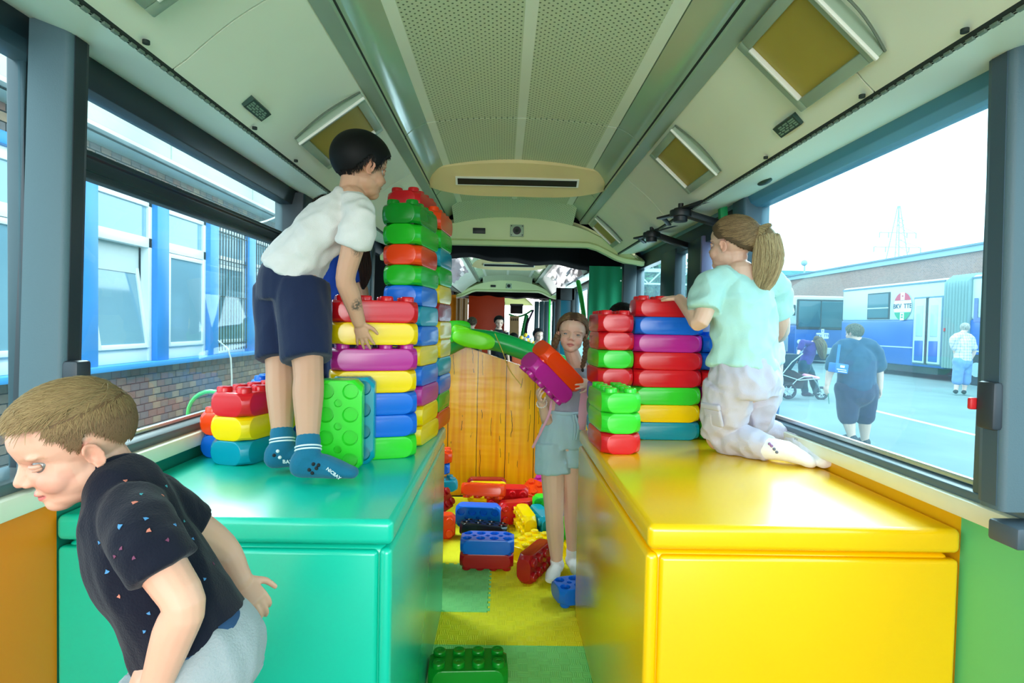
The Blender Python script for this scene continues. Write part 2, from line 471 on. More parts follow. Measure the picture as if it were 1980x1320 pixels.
prof_strip('trim_14', 'dark sliding window bar across the left window', [(-1.165, 1.845), (-1.165, 1.865), (-1.175, 1.87), (-1.175, 1.905), (-1.165, 1.91), (-1.165, 1.925), (-1.20, 1.925), (-1.20, 1.845)], 1.44, 3.10, frame_l)
# right side frame lip round the glass
strip('trim_15', 'slate upright edge of the big right window', (1.225, 1.33, 1.05), (1.27, 1.448, 2.10), frame_r, .006)
strip('trim_16', 'dark upright edge of the left window', (-1.235, 1.435, 1.06), (-1.19, 1.47, 2.1), frame_l, .006)

# glass panes
def pane(nm, x, y0, y1, z0, z1, g, lab, tilt=0.0):
    b = MB().add([(x, y0, z0), (x, y1, z0), (x - tilt, y1, z1), (x - tilt, y0, z1)], [(0, 1, 2, 3)])
    return struct(b.build(nm, g, smooth=0), lab)
pane('window_1', -1.165, -2.0, 1.36, 1.07, 2.1, paneL, 'nearest pane in the left window row', tilt=-.045)
pane('window_2', -1.20, 1.43, 3.12, 1.07, 2.1, paneL, 'left window behind the white-shirted boy')
pane('window_3', -1.20, 3.28, 4.80, 1.07, 2.1, paneL, 'left window beyond the block tower')
pane('window_4', 1.262, 1.37, 2.86, 1.06, 2.1, paneR, 'large right window with the parked buses outside')
pane('window_5', 1.262, -2.0, 1.26, 1.06, 2.1, paneR, 'nearest pane in the right window row')

# ---------------------------------------------------------------- right side door bay (Y 2.95 to 5)
dd = empty('door_1', (1.22, 4.0, 0)); struct(dd, 'folding passenger door with three narrow panes')
def kid(o, root):
    o.parent = root; o.matrix_parent_inverse = root.matrix_basis.inverted(); return o
def upright(y0, y1, x0=1.19, x1=1.27, z0=0.0, z1=2.02, m_=frame_l, nm='door_stile'):
    return kid(MB().box((x0, y0, z0), (x1, y1, z1)).build(nm, m_, bevel=.006), dd)
upright(2.95, 3.23, m_=frame_l); upright(3.42, 3.70, m_=frame_l)
upright(3.97, 4.33); upright(5.14, 5.5)
upright(3.40, 3.43, x0=1.18, m_=mat('violet_grey_edge', (120, 116, 150), .4), nm='door_edge')
kid(MB().box((1.2, 2.95, 1.98), (1.27, 5.5, 2.16)).build('door_header', frame_l, bevel=.005), dd)
kid(MB().box((1.2, 2.95, 0.0), (1.27, 5.5, 0.35)).build('door_bottom', frame_l, bevel=.005), dd)
for a, b_ in ((3.23, 3.42), (3.70, 3.97), (4.33, 5.14)):
    kid(MB().add([(1.24, a, .35), (1.24, b_, .35), (1.24, b_, 2.0), (1.24, a, 2.0)], [(0, 1, 2, 3)]).build('door_pane', paneR, smooth=0), dd)
# door swing arms under the ceiling
for px_, py_, near in ((1316, 412, True), (1260, 454, False)):
    c = at(px_, py_, Z=2.06); r = empty('door_hinge_arm', c); tag(r, 'black door hinge arm under the ceiling, ' + ('nearer the kneeling girl' if near else 'farther from the kneeling girl'), 'hinge', 'door hinge arms')
    b = MB(); b.cyl(c - V((0, 0, .02)), .055, .035, 18).cyl(c - V((0, 0, .045)), .036, .07, 14); kid(b.build('bearing', blackm, bevel=.004), r)
    kid(MB().bar(c + V((.02, 0, 0)), (1.20, c.y + .05, 2.0), .05, .035).build('arm', blackm, bevel=.006), r)
    kid(MB().bar(c + V((0, 0, .02)), c + V((.09, -.22, .03)), .035, .014).build('link', blackm, bevel=.003), r)
    kid(MB().bar(c + V((0, 0, .0)), c + V((-.07, .16, .0)), .035, .012).build('lever', blackm, bevel=.003), r)
    kid(MB().bar(c + V((-.05, .14, 0)), c + V((.04, .34, .0)), .025, .012).build('lever', blackm, bevel=.003), r)
    kid(MB().cyl(c, .014, .05, 10).build('pivot_bolt', blackm), r)
gp = MB().bar((1.165, 3.02, 1.95), (1.15, 3.02, 2.115), .04, .04).build('green_post', mat('green_fabric_wrap', (20, 150, 84), .6), bevel=.005)
tag(gp, 'short green wrapped post above the kneeling girl', 'post')

# ---------------------------------------------------------------- air unit, bulkheads
def air_unit(yc, lab):
    root = empty('air_vent_unit', (XC, yc, 2.33)); tag(root, lab, 'air vent')
    b = MB(); n = 16; up = []; dn = []; bk = []; bk2 = []
    hw = 0.665
    f1 = []; f2 = []; f3 = []; f4 = []
    for i in range(n + 1):
        t = -1 + 2 * i / n; w = max(0.0, 1 - abs(t) ** 3.2)
        x = XC + hw * t
        zt = 2.385 + .05 * (1 - t * t)
        f1.append(V((x, yc - .17 * (1 - .55 * t * t), zt)))
        f2.append(V((x, yc - .03, zt - .055 * w - .010)))
        f3.append(V((x, yc + .12 * (1 - .5 * t * t), zt - .125 * w - .012)))
        f4.append(V((x, yc + .22 * (1 - .6 * t * t), zt - .02)))
    f5 = [p + V((0, 0, .06)) for p in f4]; f6 = [p + V((0, 0, .06)) for p in f1]
    b.rings([[r[i] for r in (f1, f2, f3, f4, f5, f6)] for i in range(n + 1)])
    kid(b.build('shell', beige, smooth=50), root)
    # slot sits on the sloping face
    a = V((XC - .40, yc - .055, 2.356)); c = V((XC + .40, yc - .055, 2.356))
    M = frameM(V((XC, yc - .030, 2.362)), (1, 0, 0), (0, -.135, .10))
    for nm, w, h, z, m_ in (('slot_frame', .385, .030, .006, whitepl), ('slot', .372, .022, .009, blackm)):
        kid(MB().box((-w, -h, -.03), (w, h, z + .008), M).build(nm, m_, smooth=0), root)
    return root
air_unit(3.62, 'beige air vent unit with a long black slot on the ceiling of this bus section')
air_unit(8.60, 'farther beige air vent unit beyond the black bellows curtain')

def bulkhead(y, lab):
    root = empty('bulkhead', (XC, y, 2.2)); tag(root, lab, 'bulkhead')
    n = 28; top = []; bot = []
    def zb(d):
        d = abs(d)
        if d < .62: return 2.135
        if d < 1.0: t = (d - .62) / .38; return 2.135 - .13 * (3 * t * t - 2 * t ** 3)
        return 2.005 - .02 * (d - 1.0) / .15
    def zt(d):
        d = abs(d)
        if d < .60: return 2.375 - .095 * (d / .60) ** 2.2
        return max(2.28 - .26 * ((d - .6) / .5) ** 1.1, zb(d) + .02)
    b = MB(); lip = MB(); R1 = []; R2 = []
    for i in range(n + 1):
        d = -1.12 + 2.24 * i / n
        x = XC + d; z0, z1 = zb(d), zt(d)
        R1.append([V((x, y - .015, z0)), V((x, y - .035, z0 + .03)), V((x, y, z0 + .05)), V((x, y - .03, z1)), V((x, y + .06, z1 + .05)), V((x, y + .06, z0))])
    b.rings(R1); kid(b.build('shell', bulk, smooth=45), root)
    sl = MB(); R2 = []
    for i in range(n + 1):
        d = -.50 + 1.0 * i / n; x = XC + d; cz = 2.42 + .035 * (1 - (d / .5) ** 2)
        R2.append([V((x, y - .34, cz - .002)), V((x, y - .02, zt(d) - .008)), V((x, y - .02, zt(d) + .02)), V((x, y - .34, cz + .02))])
    sl.rings(R2); kid(sl.build('sloping_end_panel', perf, smooth=45), root)
    # loudspeaker and small display
    M = frameM(V((XC + .03, y - .012, 2.26)), (1, 0, 0), (0, 0, 1))
    kid(MB().box((-.058, -.05, -.01), (.058, .05, .014), M).build('speaker_plate', mat('grey_speaker_plate', (160, 178, 150), .4), bevel=.004), root)
    kid(MB().cyl(M @ V((0, 0, .008)), .034, .012, 24, M.to_3x3()).build('speaker_cone', blackm), root)
    kid(MB().cyl(M @ V((0, 0, .018)), .016, .006, 16, M.to_3x3()).build('speaker_cap', darkgap), root)
    for sx in (-1, 1):
        for sy in (-1, 1): kid(MB().cyl(M @ V((sx * .046, sy * .038, .012)), .005, .005, 8, M.to_3x3()).build('screw', blackm), root)
    M2 = frameM(V((XC - .29, y - .012, 2.252)), (1, 0, 0), (0, 0, 1))
    kid(MB().box((-.053, -.023, -.01), (.053, .023, .014), M2).build('display', blackm, bevel=.003), root)
    return root
bulkhead(4.86, 'nearer cream bulkhead arch with loudspeaker and small display')
bulkhead(11.7, 'farther cream bulkhead arch with loudspeaker and small display')

def hanging(y0, y1, zc, sag, lab, width=1.14):
    """black bellows cloth hanging from the roof of the joint"""
    b = MB(); n = 48; fr = []; bk = []
    for i in range(n + 1):
        t = i / n; x = XC - width + 2 * width * t
        z = zc - sag * (t ** 3) - .010 * math.sin(t * 34) - .012 * math.sin(t * 13 + 1)
        fr.append((x, z))
    rs = []
    for x, z in fr:
        w = .012 * math.sin(x * 40)
        rs.append([V((x, y0 + .03 + w, 2.45)), V((x, y0 + .06 + w, 2.2)), V((x, (y0 + y1) / 2, z + .005)), V((x, y1 - .02, z)), V((x, y1, z + .03)), V((x, y1, 2.47))])
    b.rings(rs)
    o = b.build('bellows_cloth', voidm, smooth=60); return tag(o, lab, 'cloth')
hanging(4.93, 5.75, 2.115, .17, 'black bellows cloth sagging behind the nearer bulkhead arch')
hanging(11.8, 13.0, 2.08, .05, 'black bellows cloth behind the farther bulkhead arch')
o = MB(); 
for sx in (-1, 1):
    x = -1.2 if sx < 0 else 1.3
    o.box((min(x, x + sx * .04), 5.5 if sx > 0 else 5.3, -.02), (max(x, x + sx * .04), 6.7, 2.5))
o.box((-1.24, 4.86, 2.48), (1.34, 6.7, 2.52))
struct(o.build('wall_back', voidm, smooth=0), 'black bellows of the first bus joint')
o = MB()
for sx in (-1, 1):
    x = -1.2 if sx < 0 else 1.3
    o.box((min(x, x + sx * .04), 11.6, -.02), (max(x, x + sx * .04), 14.3, 2.5))
o.box((-1.24, 11.6, 2.48), (1.34, 14.3, 2.52))
struct(o.build('wall_back', voidm, smooth=0), 'black bellows of the second bus joint')

# ---------------------------------------------------------------- ceiling flaps with ochre sheets
def slope_pt(s_, x, y, off=0.0):
    x0, z0 = PROF[s_][2]; x1, z1 = PROF[s_][1]
    k = (z1 - z0) / (x1 - x0)
    return V((x, y, z0 + k * (x - x0) - off))
def flap(s_, xi, xo, y0, y1, lab, mark=False):
    root = empty('roof_flap', slope_pt(s_, (xi + xo) / 2, (y0 + y1) / 2)); tag(root, lab, 'roof flap', 'ochre roof flaps')
    a = slope_pt(s_, xi, 0); b_ = slope_pt(s_, xo, 0)
    ux = (b_ - a).normalized()
    M = frameM(slope_pt(s_, xi, y0, .004), (0, 1, 0), ux)
    # local: x along the bus, y outwards, z normal ; find sign that points down
    dn = -1 if (M.to_3x3() @ V((0, 0, 1))).z > 0 else 1
    Lx = y1 - y0; Ly = (b_ - a).length; fw = .035
    def bx(lo, hi, nm, m_, bev=.004):
        lo = list(lo); hi = list(hi); z0, z1 = sorted((lo[2] * dn, hi[2] * dn)); lo[2], hi[2] = z0, z1
        return kid(MB().box(lo, hi, M).build(nm, m_, bevel=bev), root)
    bx((fw, fw, -.012), (Lx - fw, Ly - fw, .004), 'sheet', ochre, 0)
    bx((0, 0, -.02), (fw, Ly, .016), 'frame_side', flapframe); bx((Lx - fw, 0, -.02), (Lx, Ly, .016), 'frame_side', flapframe)
    bx((fw, 0, -.02), (Lx - fw, fw, .016), 'frame_side', flapframe); bx((fw, Ly - fw, -.02), (Lx - fw, Ly, .016), 'frame_side', flapframe)
    bx((0.0, -.002, .014), (.009, Ly + .002, .024), 'white_edge', whitepl, .002)
    bx((Lx - fw - .004, fw, .004), (Lx - fw + .004, Ly - fw, .02), 'white_edge', whitepl, .002)
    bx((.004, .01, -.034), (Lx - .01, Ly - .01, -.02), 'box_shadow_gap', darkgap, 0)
    if mark:
        MM = M @ Matrix.Translation((Lx * .45, fw * .5, .017 * dn))
        text('CASMI', .022, whitepl, root, 'lettering', None)
        t = [c for c in root.children if c.name.startswith('lettering')][0]
        t.matrix_world = frameM(MM.translation, (0, 1, 0), -ux if s_ > 0 else ux); t.matrix_parent_inverse = root.matrix_basis.inverted()
    # grey arc painting in the shade of the crescent gap by the flap
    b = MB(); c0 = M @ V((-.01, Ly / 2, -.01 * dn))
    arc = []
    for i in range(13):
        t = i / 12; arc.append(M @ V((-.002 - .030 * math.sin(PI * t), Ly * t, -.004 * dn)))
    b.tube(arc, [(.004, .003)] * 13, 6); kid(b.build('recess_shade', mat('recess_shadow_grey', (96, 108, 92), .7)), root)
    return root
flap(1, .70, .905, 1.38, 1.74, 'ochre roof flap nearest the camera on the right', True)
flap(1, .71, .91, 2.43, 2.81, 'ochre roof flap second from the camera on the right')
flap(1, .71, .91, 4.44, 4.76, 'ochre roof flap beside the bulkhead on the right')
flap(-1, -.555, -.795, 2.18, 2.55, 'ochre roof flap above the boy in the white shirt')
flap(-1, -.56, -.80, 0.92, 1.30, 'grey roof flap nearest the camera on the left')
def plate(s_, xi, xo, y0, y1, lab):
    a = slope_pt(s_, xi, 0); b_ = slope_pt(s_, xo, 0); ux = (b_ - a).normalized()
    M = frameM(slope_pt(s_, xi, y0, .0), (0, 1, 0), ux); dn = -1 if (M.to_3x3() @ V((0, 0, 1))).z > 0 else 1
    r = MB(); z0, z1 = sorted((-.01 * dn, .006 * dn)); r.box((0, 0, z0), (y1 - y0, (b_ - a).length, z1), M)
    o = r.build('notice_plate', signm, smooth=0); tag(o, lab, 'notice', 'dark ceiling notices')
    k = 0
    for row in range(4):
        bb = MB(); y = .008
        while y < (y1 - y0) - .02:
            w = random.uniform(.012, .035); z0, z1 = sorted((.006 * dn, .0068 * dn)); v0 = .006 + row * ((b_ - a).length - .012) / 4
            bb.box((y, v0 + .002, z0), (min(y + w, y1 - y0 - .008), v0 + .007, z1), M); y += w + .008
        bb.build('line_of_lettering', mat('pale_print', (120, 150, 130), .6), o, smooth=0)['kind'] = 'stuff'
    return o
plate(-1, -.790, -.823, 1.80, 1.93, 'dark notice plate on the left ceiling panel')
plate(1, .901, .932, 1.80, 1.93, 'dark notice plate on the right ceiling panel')
# small screws and lamps of the ceiling
for s_, y in ((-1, 1.36), (-1, 1.94), (-1, 2.32), (1, 1.19), (1, 1.53), (1, 2.09)):
    p = slope_pt(s_, -.846 if s_ < 0 else .95, y, .004)
    o = MB().cyl(p - V((0, 0, .006)), .008, .008, 12).build('screw_cap', darkgap)
    o['kind'] = 'structure'; o['label'] = 'small screw cap in the ceiling panel edge'
    o.name = 'trim_20'
o = MB().ball((1.09, 2.40, 2.085), (.02, .055, .010)).build('oval_vent', signm)
tag(o, 'small dark oval vent above the big right window', 'vent')
o = MB().box((XC - .012, 4.06, 2.446), (XC + .012, 4.2, 2.452)).build('roof_sticker', mat('pale_pink_sticker', (196, 170, 150), .5), smooth=0)
tag(o, 'narrow sticker strip on the ceiling before the bulkhead', 'sticker')
o = MB().ball((XC - .05, 4.10, 2.450), (.035, .02, .006)).ball((XC + .05, 4.10, 2.450), (.035, .02, .006)).build('roof_marks', blackm)
tag(o, 'pair of small black ovals beside the ceiling sticker', 'fitting')
# emergency hammer housings on the pillars
for sgn, x, y, z, lab in ((1, 1.132, 1.285, 1.298, 'red and black emergency hammer holder on the right pillar'), (-1, -1.035, 1.385, 1.32, 'red and black emergency hammer holder on the left pillar')):
    r = empty('hammer_holder', (x, y, z)); tag(r, lab, 'hammer')
    s1 = 1 if sgn > 0 else .6
    kid(MB().box((x - .02, y - .02, z - .055 * s1), (x + .025, y + .03, z + .055 * s1)).build('holder', mat('dark_hammer_holder', (44, 50, 58), .5), bevel=.008), r)
    kid(MB().bar((x - .022, y + .028, z), (x - .022, y + .04, z), .02, .028).build('hammer_head', mat('red_hammer', (214, 40, 46), .4), bevel=.004), r)
o = MB().box((1.14, 1.22, .985), (1.27, 1.30, 1.035)).build('grey_bracket', mat('grey_bracket', (70, 84, 96), .5), bevel=.008)
tag(o, 'dark grey bracket at the foot of the right pillar', 'bracket')
# ---------------------------------------------------------------- padded boxes
tealv = mat('teal_vinyl', (12, 196, 164), 0.24, spec=0.5, coat=0.35, var=(2, 0.04), bump=(7, 0.10))
yelv = mat('yellow_vinyl', (255, 198, 0), 0.20, spec=0.6, coat=0.5, var=(2, 0.02), bump=(7, 0.10))
for q_ in (tealv, yelv): q_.node_tree.nodes['Principled BSDF'].inputs['Coat Roughness'].default_value = 0.26
def padded_box(nm, lab, x0, x1, y0, y1, inner, mtl, z1=.94):
    root = empty(nm, ((x0 + x1) / 2, (y0 + y1) / 2, 0)); tag(root, lab, 'play box')
    s = 1 if inner == 'right' else -1      # which side faces the aisle
    e = .012
    body = MB().box((x0 + e, y0 + e, 0.0), (x1 - e, y1 - e, z1 - .075))
    kid(body.build('body', mtl, bevel=.02, seg=4, smooth=70), root)
    # front cover panel
    fx0, fx1 = (x0 + .0, x1 - .035) if s > 0 else (x0 + .035, x1)
    kid(MB().box((fx0, y0 - .004, 0.0), (fx1, y0 + .03, z1 - .085)).build('front_panel', mtl, bevel=.012, seg=4, smooth=70), root)
    sx = (x1 - .033, x1 + .002) if s > 0 else (x0 - .002, x0 + .033)
    kid(MB().box((sx[0], y0, 0.0), (sx[1], y1 - .004, z1 - .08)).build('side_panel', mtl, bevel=.015, seg=4, smooth=70), root)
    # lid with soft rounded edges and a few shallow waves
    b = MB(); nx, ny = 10, 14
    lid = MB().box((x0, y0 - .01, z1 - .068), (x1 + (.006 if s > 0 else 0), y1, z1))
    o = lid.build('lid', mtl, bevel=.018, seg=5, smooth=70); kid(o, root)
    return root
padded_box('padded_play_box', 'long teal vinyl play box under the boy in white', -1.158, -.285, 1.495, 2.88, 'right', tealv)
padded_box('padded_play_box', 'long yellow vinyl play box under the kneeling girl', .395, 1.235, 1.49, 2.86, 'left', yelv)

# ---------------------------------------------------------------- big toy blocks
BL, BW, BH = .32, .163, .086
PAL = {'red': (214, 22, 32), 'darkred': (160, 14, 24), 'orange': (240, 66, 12), 'yellow': (250, 206, 0), 'green': (26, 178, 30), 'lime': (52, 208, 44), 'deepgreen': (8, 132, 32),
       'blue': (10, 104, 214), 'teal': (6, 146, 172), 'magenta': (186, 34, 140), 'black': (16, 24, 32)}
BM = {k: mat('block_plastic_' + k, v, 0.24, spec=0.5, bump=(30, 0.04)) for k, v in PAL.items()}
def block_body(Lx, holes=True):
    """a soft block: rounded-end facets on all four sides and dimples below"""
    b = MB(); nz = 9; rs = []
    for i in range(nz):
        t = -1 + 2 * i / (nz - 1)
        t = math.sin(t * PI / 2) * .999
        z = BH / 2 + t * BH / 2
        r = .038
        c = r - math.sqrt(max(0, 1 - t * t)) * r * .92 + .004      # the corner cut widens to top and bottom
        inset = .0035 * (1 - math.sqrt(max(0, 1 - abs(t) ** 8)))
        X = Lx / 2 - inset; Y = BW / 2 - inset
        k = c + .012
        rs.append([V(p + (z,)) for p in ((X - k, -Y), (X, -Y + k), (X, Y - k), (X - k, Y), (-X + k, Y), (-X, Y - k), (-X, -Y + k), (-X + k, -Y))])
    b.rings(rs)
    me = b.mesh('block_body')
    bm = bmesh.new(); bm.from_mesh(me); bmesh.ops.recalc_face_normals(bm, faces=bm.faces[:])
    es = [e for e in bm.edges if len(e.link_faces) == 2 and e.calc_face_angle(0) > math.radians(24)]
    bmesh.ops.bevel(bm, geom=es, offset=.003, segments=2, profile=.5, affect='EDGES', clamp_overlap=True)
    bm.to_mesh(me); bm.free()
    if holes:
        o = bpy.data.objects.new('tmp', me); COL.objects.link(o)
        c = MB(); n = 4 if Lx > .2 else 2
        for i in range(n):
            for j in (-1, 1): c.cyl((-Lx / 2 + Lx / n * (i + .5), j * BW * .25, -.01), .029, .028, 20, r2=.024)
        for i in range(n - 1): c.cyl((-Lx / 2 + Lx / n * (i + 1), 0, -.01), .015, .024, 14, r2=.012)
        cm = c.mesh('cut'); bm = bmesh.new(); bm.from_mesh(cm); bmesh.ops.recalc_face_normals(bm, faces=bm.faces[:]); bm.to_mesh(cm); bm.free()
        co = bpy.data.objects.new('cut', cm); COL.objects.link(co)
        md = o.modifiers.new('b', 'BOOLEAN'); md.operation = 'DIFFERENCE'; md.object = co; md.solver = 'EXACT'
        dg = bpy.context.evaluated_depsgraph_get(); me = bpy.data.meshes.new_from_object(o.evaluated_get(dg))
        bpy.data.objects.remove(o); bpy.data.objects.remove(co)
    me.materials.clear()
    me.polygons.foreach_set('use_smooth', [True] * len(me.polygons)); me.set_sharp_from_angle(angle=math.radians(13))
    return me
def stud_mesh():
    b = MB(); n = 20
    prof = [(.0262, -.004), (.0262, .012), (.0250, .016), (.0225, .018), (.010, .0175), (.008, .0155), (.0005, .0155)]
    b.rings([[V((r * math.cos(2 * PI * j / n), r * math.sin(2 * PI * j / n), z)) for j in range(n)] for r, z in prof])
    me = b.mesh('stud'); bm = bmesh.new(); bm.from_mesh(me); bmesh.ops.recalc_face_normals(bm, faces=bm.faces[:]); bm.to_mesh(me); bm.free()
    me.polygons.foreach_set('use_smooth', [True] * len(me.polygons)); me.set_sharp_from_angle(angle=math.radians(40))
    return me
BODY = {'long': block_body(BL), 'short': block_body(BW)}
STUD = stud_mesh()
CACHE = {}
def colored(kind, base, col):
    k = (kind, col)
    if k not in CACHE:
        me = base.copy(); me.name = kind; me.materials.clear(); me.materials.append(BM[col]); CACHE[k] = me
    return CACHE[k]
CNAME = {'darkred': 'dark red', 'lime': 'bright green', 'deepgreen': 'deep green', 'orange': 'orange-red'}
def block(col, loc, rot=(0, 0, 0), studs=True, kind='long', zs=1.0, label='', group=None, M=None):
    """loc = centre of the underside; local x = long axis, z = stud side"""
    o = link_mesh('toy_block', colored('body_' + kind, BODY[kind], col))
    if M is not None: o.matrix_world = M
    else: o.location = loc; o.rotation_euler = rot
    o.scale = (1, 1, zs)
    Lx = BL if kind == 'long' else BW; n = 4 if kind == 'long' else 2
    if studs:
        for i in range(n):
            for j in (-1, 1):
                s = link_mesh('stud', colored('stud', STUD, col), o, (-Lx / 2 + Lx / n * (i + .5), j * BW * .25, BH))
    tag(o, label, 'toy block', group)
    return o
R = math.radians
ORD = ['bottom', 'second from the bottom', 'third from the bottom', 'fourth from the bottom', 'fifth from the bottom', 'sixth from the bottom', 'seventh from the bottom', 'eighth from the bottom', 'ninth from the bottom', 'tenth from the bottom', 'eleventh from the bottom', 'twelfth from the bottom', 'thirteenth from the bottom'] + ['number %d from the bottom' % k for k in range(14, 30)]
ZT = .94
def corner(px, py, yaw, dx, dy, Z=ZT):
    """centre of a block whose corner (dx, dy in half sizes) is seen at the pixel on height Z"""
    p = at(px, py, Z=Z); c, s = math.cos(R(yaw)), math.sin(R(yaw))
    ox, oy = dx * BL / 2, dy * BW / 2
    return V((p.x - (c * ox - s * oy), p.y - (s * ox + c * oy), Z))
def stack(cols, base, yaw, pitch, where, group, studs=(), jig=.003, drift=(0, 0), skip=(), gaps={}):
    z = base.z; n = len(cols)
    for i, c in enumerate(cols):
        if c and i not in skip:
            cn = CNAME.get(c, c)
            lab = '%s block %s %s' % (cn, ('topmost' if i == n - 1 else ('at the bottom' if i == 0 else ORD[i])), where)
            block(c, (base.x + drift[0] * i + random.uniform(-jig, jig), base.y + drift[1] * i + random.uniform(-jig, jig), z), (0, 0, R(yaw + random.uniform(-1.2, 1.2))),
                  studs=(i == n - 1 or i in studs), zs=pitch / BH * .995, label=lab, group=group)
        z += pitch + gaps.get(i, 0)
    return z
# left side
stack(['teal', 'yellow', 'red'], corner(476, 903, 76, -1, -1), 76, .0865, 'of the stack by the boy\'s feet', 'small stack beside the feet')
stack(['blue', 'orange'], corner(379, 884, 80, -1, 1), 80, .085, 'of the two-block window stack', 'two-block stack by the left window')
E_ = corner(806, 884, 19, 1, -1)
stack(['lime', 'blue', 'blue', 'yellow', 'magenta', 'yellow', 'red'], E_, 19, .0842, 'of the boy\'s wall', 'wall under the boy\'s hand', studs=(4,), gaps={4: .014})
F_ = corner(812, 866, 82, -1, -1)
stack(['yellow', 'yellow', 'magenta', 'blue', 'yellow', 'blue', 'teal', 'blue', 'green', 'orange', 'green', 'deepgreen'], F_, 82, .0846, 'of the tall tower', 'tall block tower', drift=(-.0015, -.001))
G_ = F_ + V((.035, .345, 0))
stack(['orange', 'green', 'blue', 'teal', 'yellow', 'yellow', 'darkred', 'yellow', 'green', 'teal', 'green', 'orange'], G_ + V((-.01, 0, 0)), 84, .0884, 'of the column behind the tower', 'column behind the tall tower')
block('red', G_ + V((-.10, -.01, 12 * .0884)), (0, 0, R(80)), label='red block lying across the top of the column behind the tower', group='column behind the tall tower')
for k_, c_ in enumerate(['green', 'blue', 'yellow', 'red', 'teal', 'orange', 'yellow', 'green', 'blue', 'yellow', 'red', 'orange', 'green', 'blue', 'teal', 'green', 'yellow', 'magenta', 'yellow', 'green', 'teal', 'yellow']):
    block(c_, (-.435, 3.32, .001 + k_ * .0868), (0, 0, R(88)), studs=(k_ == 21), label='%s block, level %d of 22 in the column standing on the floor' % (CNAME.get(c_, c_), k_ + 1), group='column standing on the floor')
# two blocks standing on end, undersides to the camera
Mx = Matrix.Translation(at(652, 908, Z=ZT) + V((0, BH, 0))) @ Matrix.Rotation(R(6), 4, 'Z')
def on_end(c, p, yaw, col, lab, grp, up=1):
    # long axis vertical, underside faces -Y turned by yaw
    M = Matrix.Translation(V(p) + V((0, 0, BL / 2))) @ Matrix.Rotation(R(yaw), 4, 'Z') @ Matrix(((0, -1, 0, 0), (0, 0, 1, 0), (-1, 0, 0, 0), (0, 0, 0, 1)))
    return block(col, None, M=M, label=lab, group=grp, studs=True)
p = at(652, 914, Z=ZT)
on_end(0, p, 8, 'lime', 'bright green block standing on end with round holes facing the camera', None)
on_end(0, p + V((.018, .108, 0)), 8, 'teal', 'teal block standing on end behind the holed green block', None)
M = Matrix.Translation(at(556, 720, Y=2.62)) @ Matrix.Rotation(R(-100), 4, 'Z') @ Matrix.Rotation(R(80), 4, 'X')
stack(['blue', 'yellow', 'blue'], at(556, 850, Z=ZT) + V((-.02, .1, 0)), 10, .086, 'of the stack behind the boy\'s legs', 'stack behind the boy\'s legs')
# right side
stack(['teal', 'yellow', 'lime', 'red', 'red', 'magenta', 'blue', 'red'], corner(1224, 850, 1, -1, -1), 1, .0817, 'of the kneeling girl\'s wall', 'wall under the kneeling girl\'s hand')
stack(['teal', 'green', 'blue', 'red', 'lime', 'red', 'red'], corner(1154, 852, 91, -1, 1), 91, .083, 'in the column beside the standing girl', 'column left of the girl\'s wall')
stack(['red', 'lime', 'lime'], corner(1163, 879, 92, -1, 1), 92, .0845, 'of the three-block stack on the yellow box', 'three-block stack on the yellow box')
stack(['green', 'red', 'magenta', 'red', 'blue', 'blue'], corner(1357, 851, 88, -1, 1), 88, .0817, 'in the column behind the kneeling girl', 'column behind the kneeling girl')

# ---------------------------------------------------------------- blocks on the floor
GF = 'blocks scattered on the floor'
def fb(col, p, e, lab, studs=True, kind='long'):
    """p: centre of the block body; e: euler degrees"""
    M = Matrix.Translation(V(p)) @ Matrix.Rotation(R(e[2]), 4, 'Z') @ Matrix.Rotation(R(e[1]), 4, 'Y') @ Matrix.Rotation(R(e[0]), 4, 'X') @ Matrix.Translation((0, 0, -BH / 2))
    return block(col, None, M=M, label=lab, studs=studs, kind=kind)
HW = BW / 2; HH = BH / 2; ST = .018
fb('darkred', (-.07, 3.40, HH + ST), (180, 0, -1), 'dark red block lying studs down under a blue one on the mat')
fb('blue', (-.068, 3.395, HH + ST + BH), (180, 0, -1), 'blue upside-down block on top of the dark red block on the mat')
fb('darkred', (.215, 3.30, HW), (-90, 0, 242), 'dark red block on its long edge, studs to the left, by the girl\'s foot')
fb('blue', (.455, 2.995, HH + ST), (180, 0, 16), 'blue upside-down block nearest the yellow box corner')
fb('deepgreen', (-.115, 2.30, HH), (0, 0, 3), 'deep green studded block at the bottom edge of the picture')
fb('yellow', (.20, 3.62, HH), (0, 0, 55), 'yellow block studs up behind the dark red edge-standing block')
fb('blue', (-.15, 4.02, HW + .02), (-83, 0, -3), 'blue block on its long edge with round holes facing the camera')
fb('black', (-.10, 3.83, HH + .03), (172, 3, -8), 'black upside-down block lying among the scattered blocks')
fb('orange', (-.12, 4.20, .235), (168, 0, -8), 'orange-red upside-down block lying above the holed blue one')
fb('red', (.06, 4.36, HW + .06), (100, 0, -3), 'red block with its studs facing the camera near the plank screen')
fb('yellow', (-.10, 4.58, HW + .02), (60, 0, 0), 'yellow block against the foot of the plank screen')
fb('darkred', (-.11, 4.68, HW + .03), (90, 0, 0), 'dark red block against the foot of the plank screen')
fb('red', (.14, 4.16, .09), (90, 0, 20), 'red block wedged between the blue and yellow ones')
fb('yellow', (.185, 3.97, HW), (-90, 0, 101), 'yellow block on its long edge, studs left, beside a teal one')
fb('teal', (.294, 3.97, HW), (-90, 0, 104), 'teal block on its long edge right of the yellow one')
fb('green', (.435, 3.72, HW), (-90, 0, 103), 'green block on its long edge behind the girl\'s shin')
fb('blue', (.52, 3.90, HW), (-90, 0, 104), 'blue block on its long edge beside the yellow box')
fb('lime', (.40, 4.16, HW + .05), (-85, 0, 0), 'bright green block with holes behind the girl\'s knee')
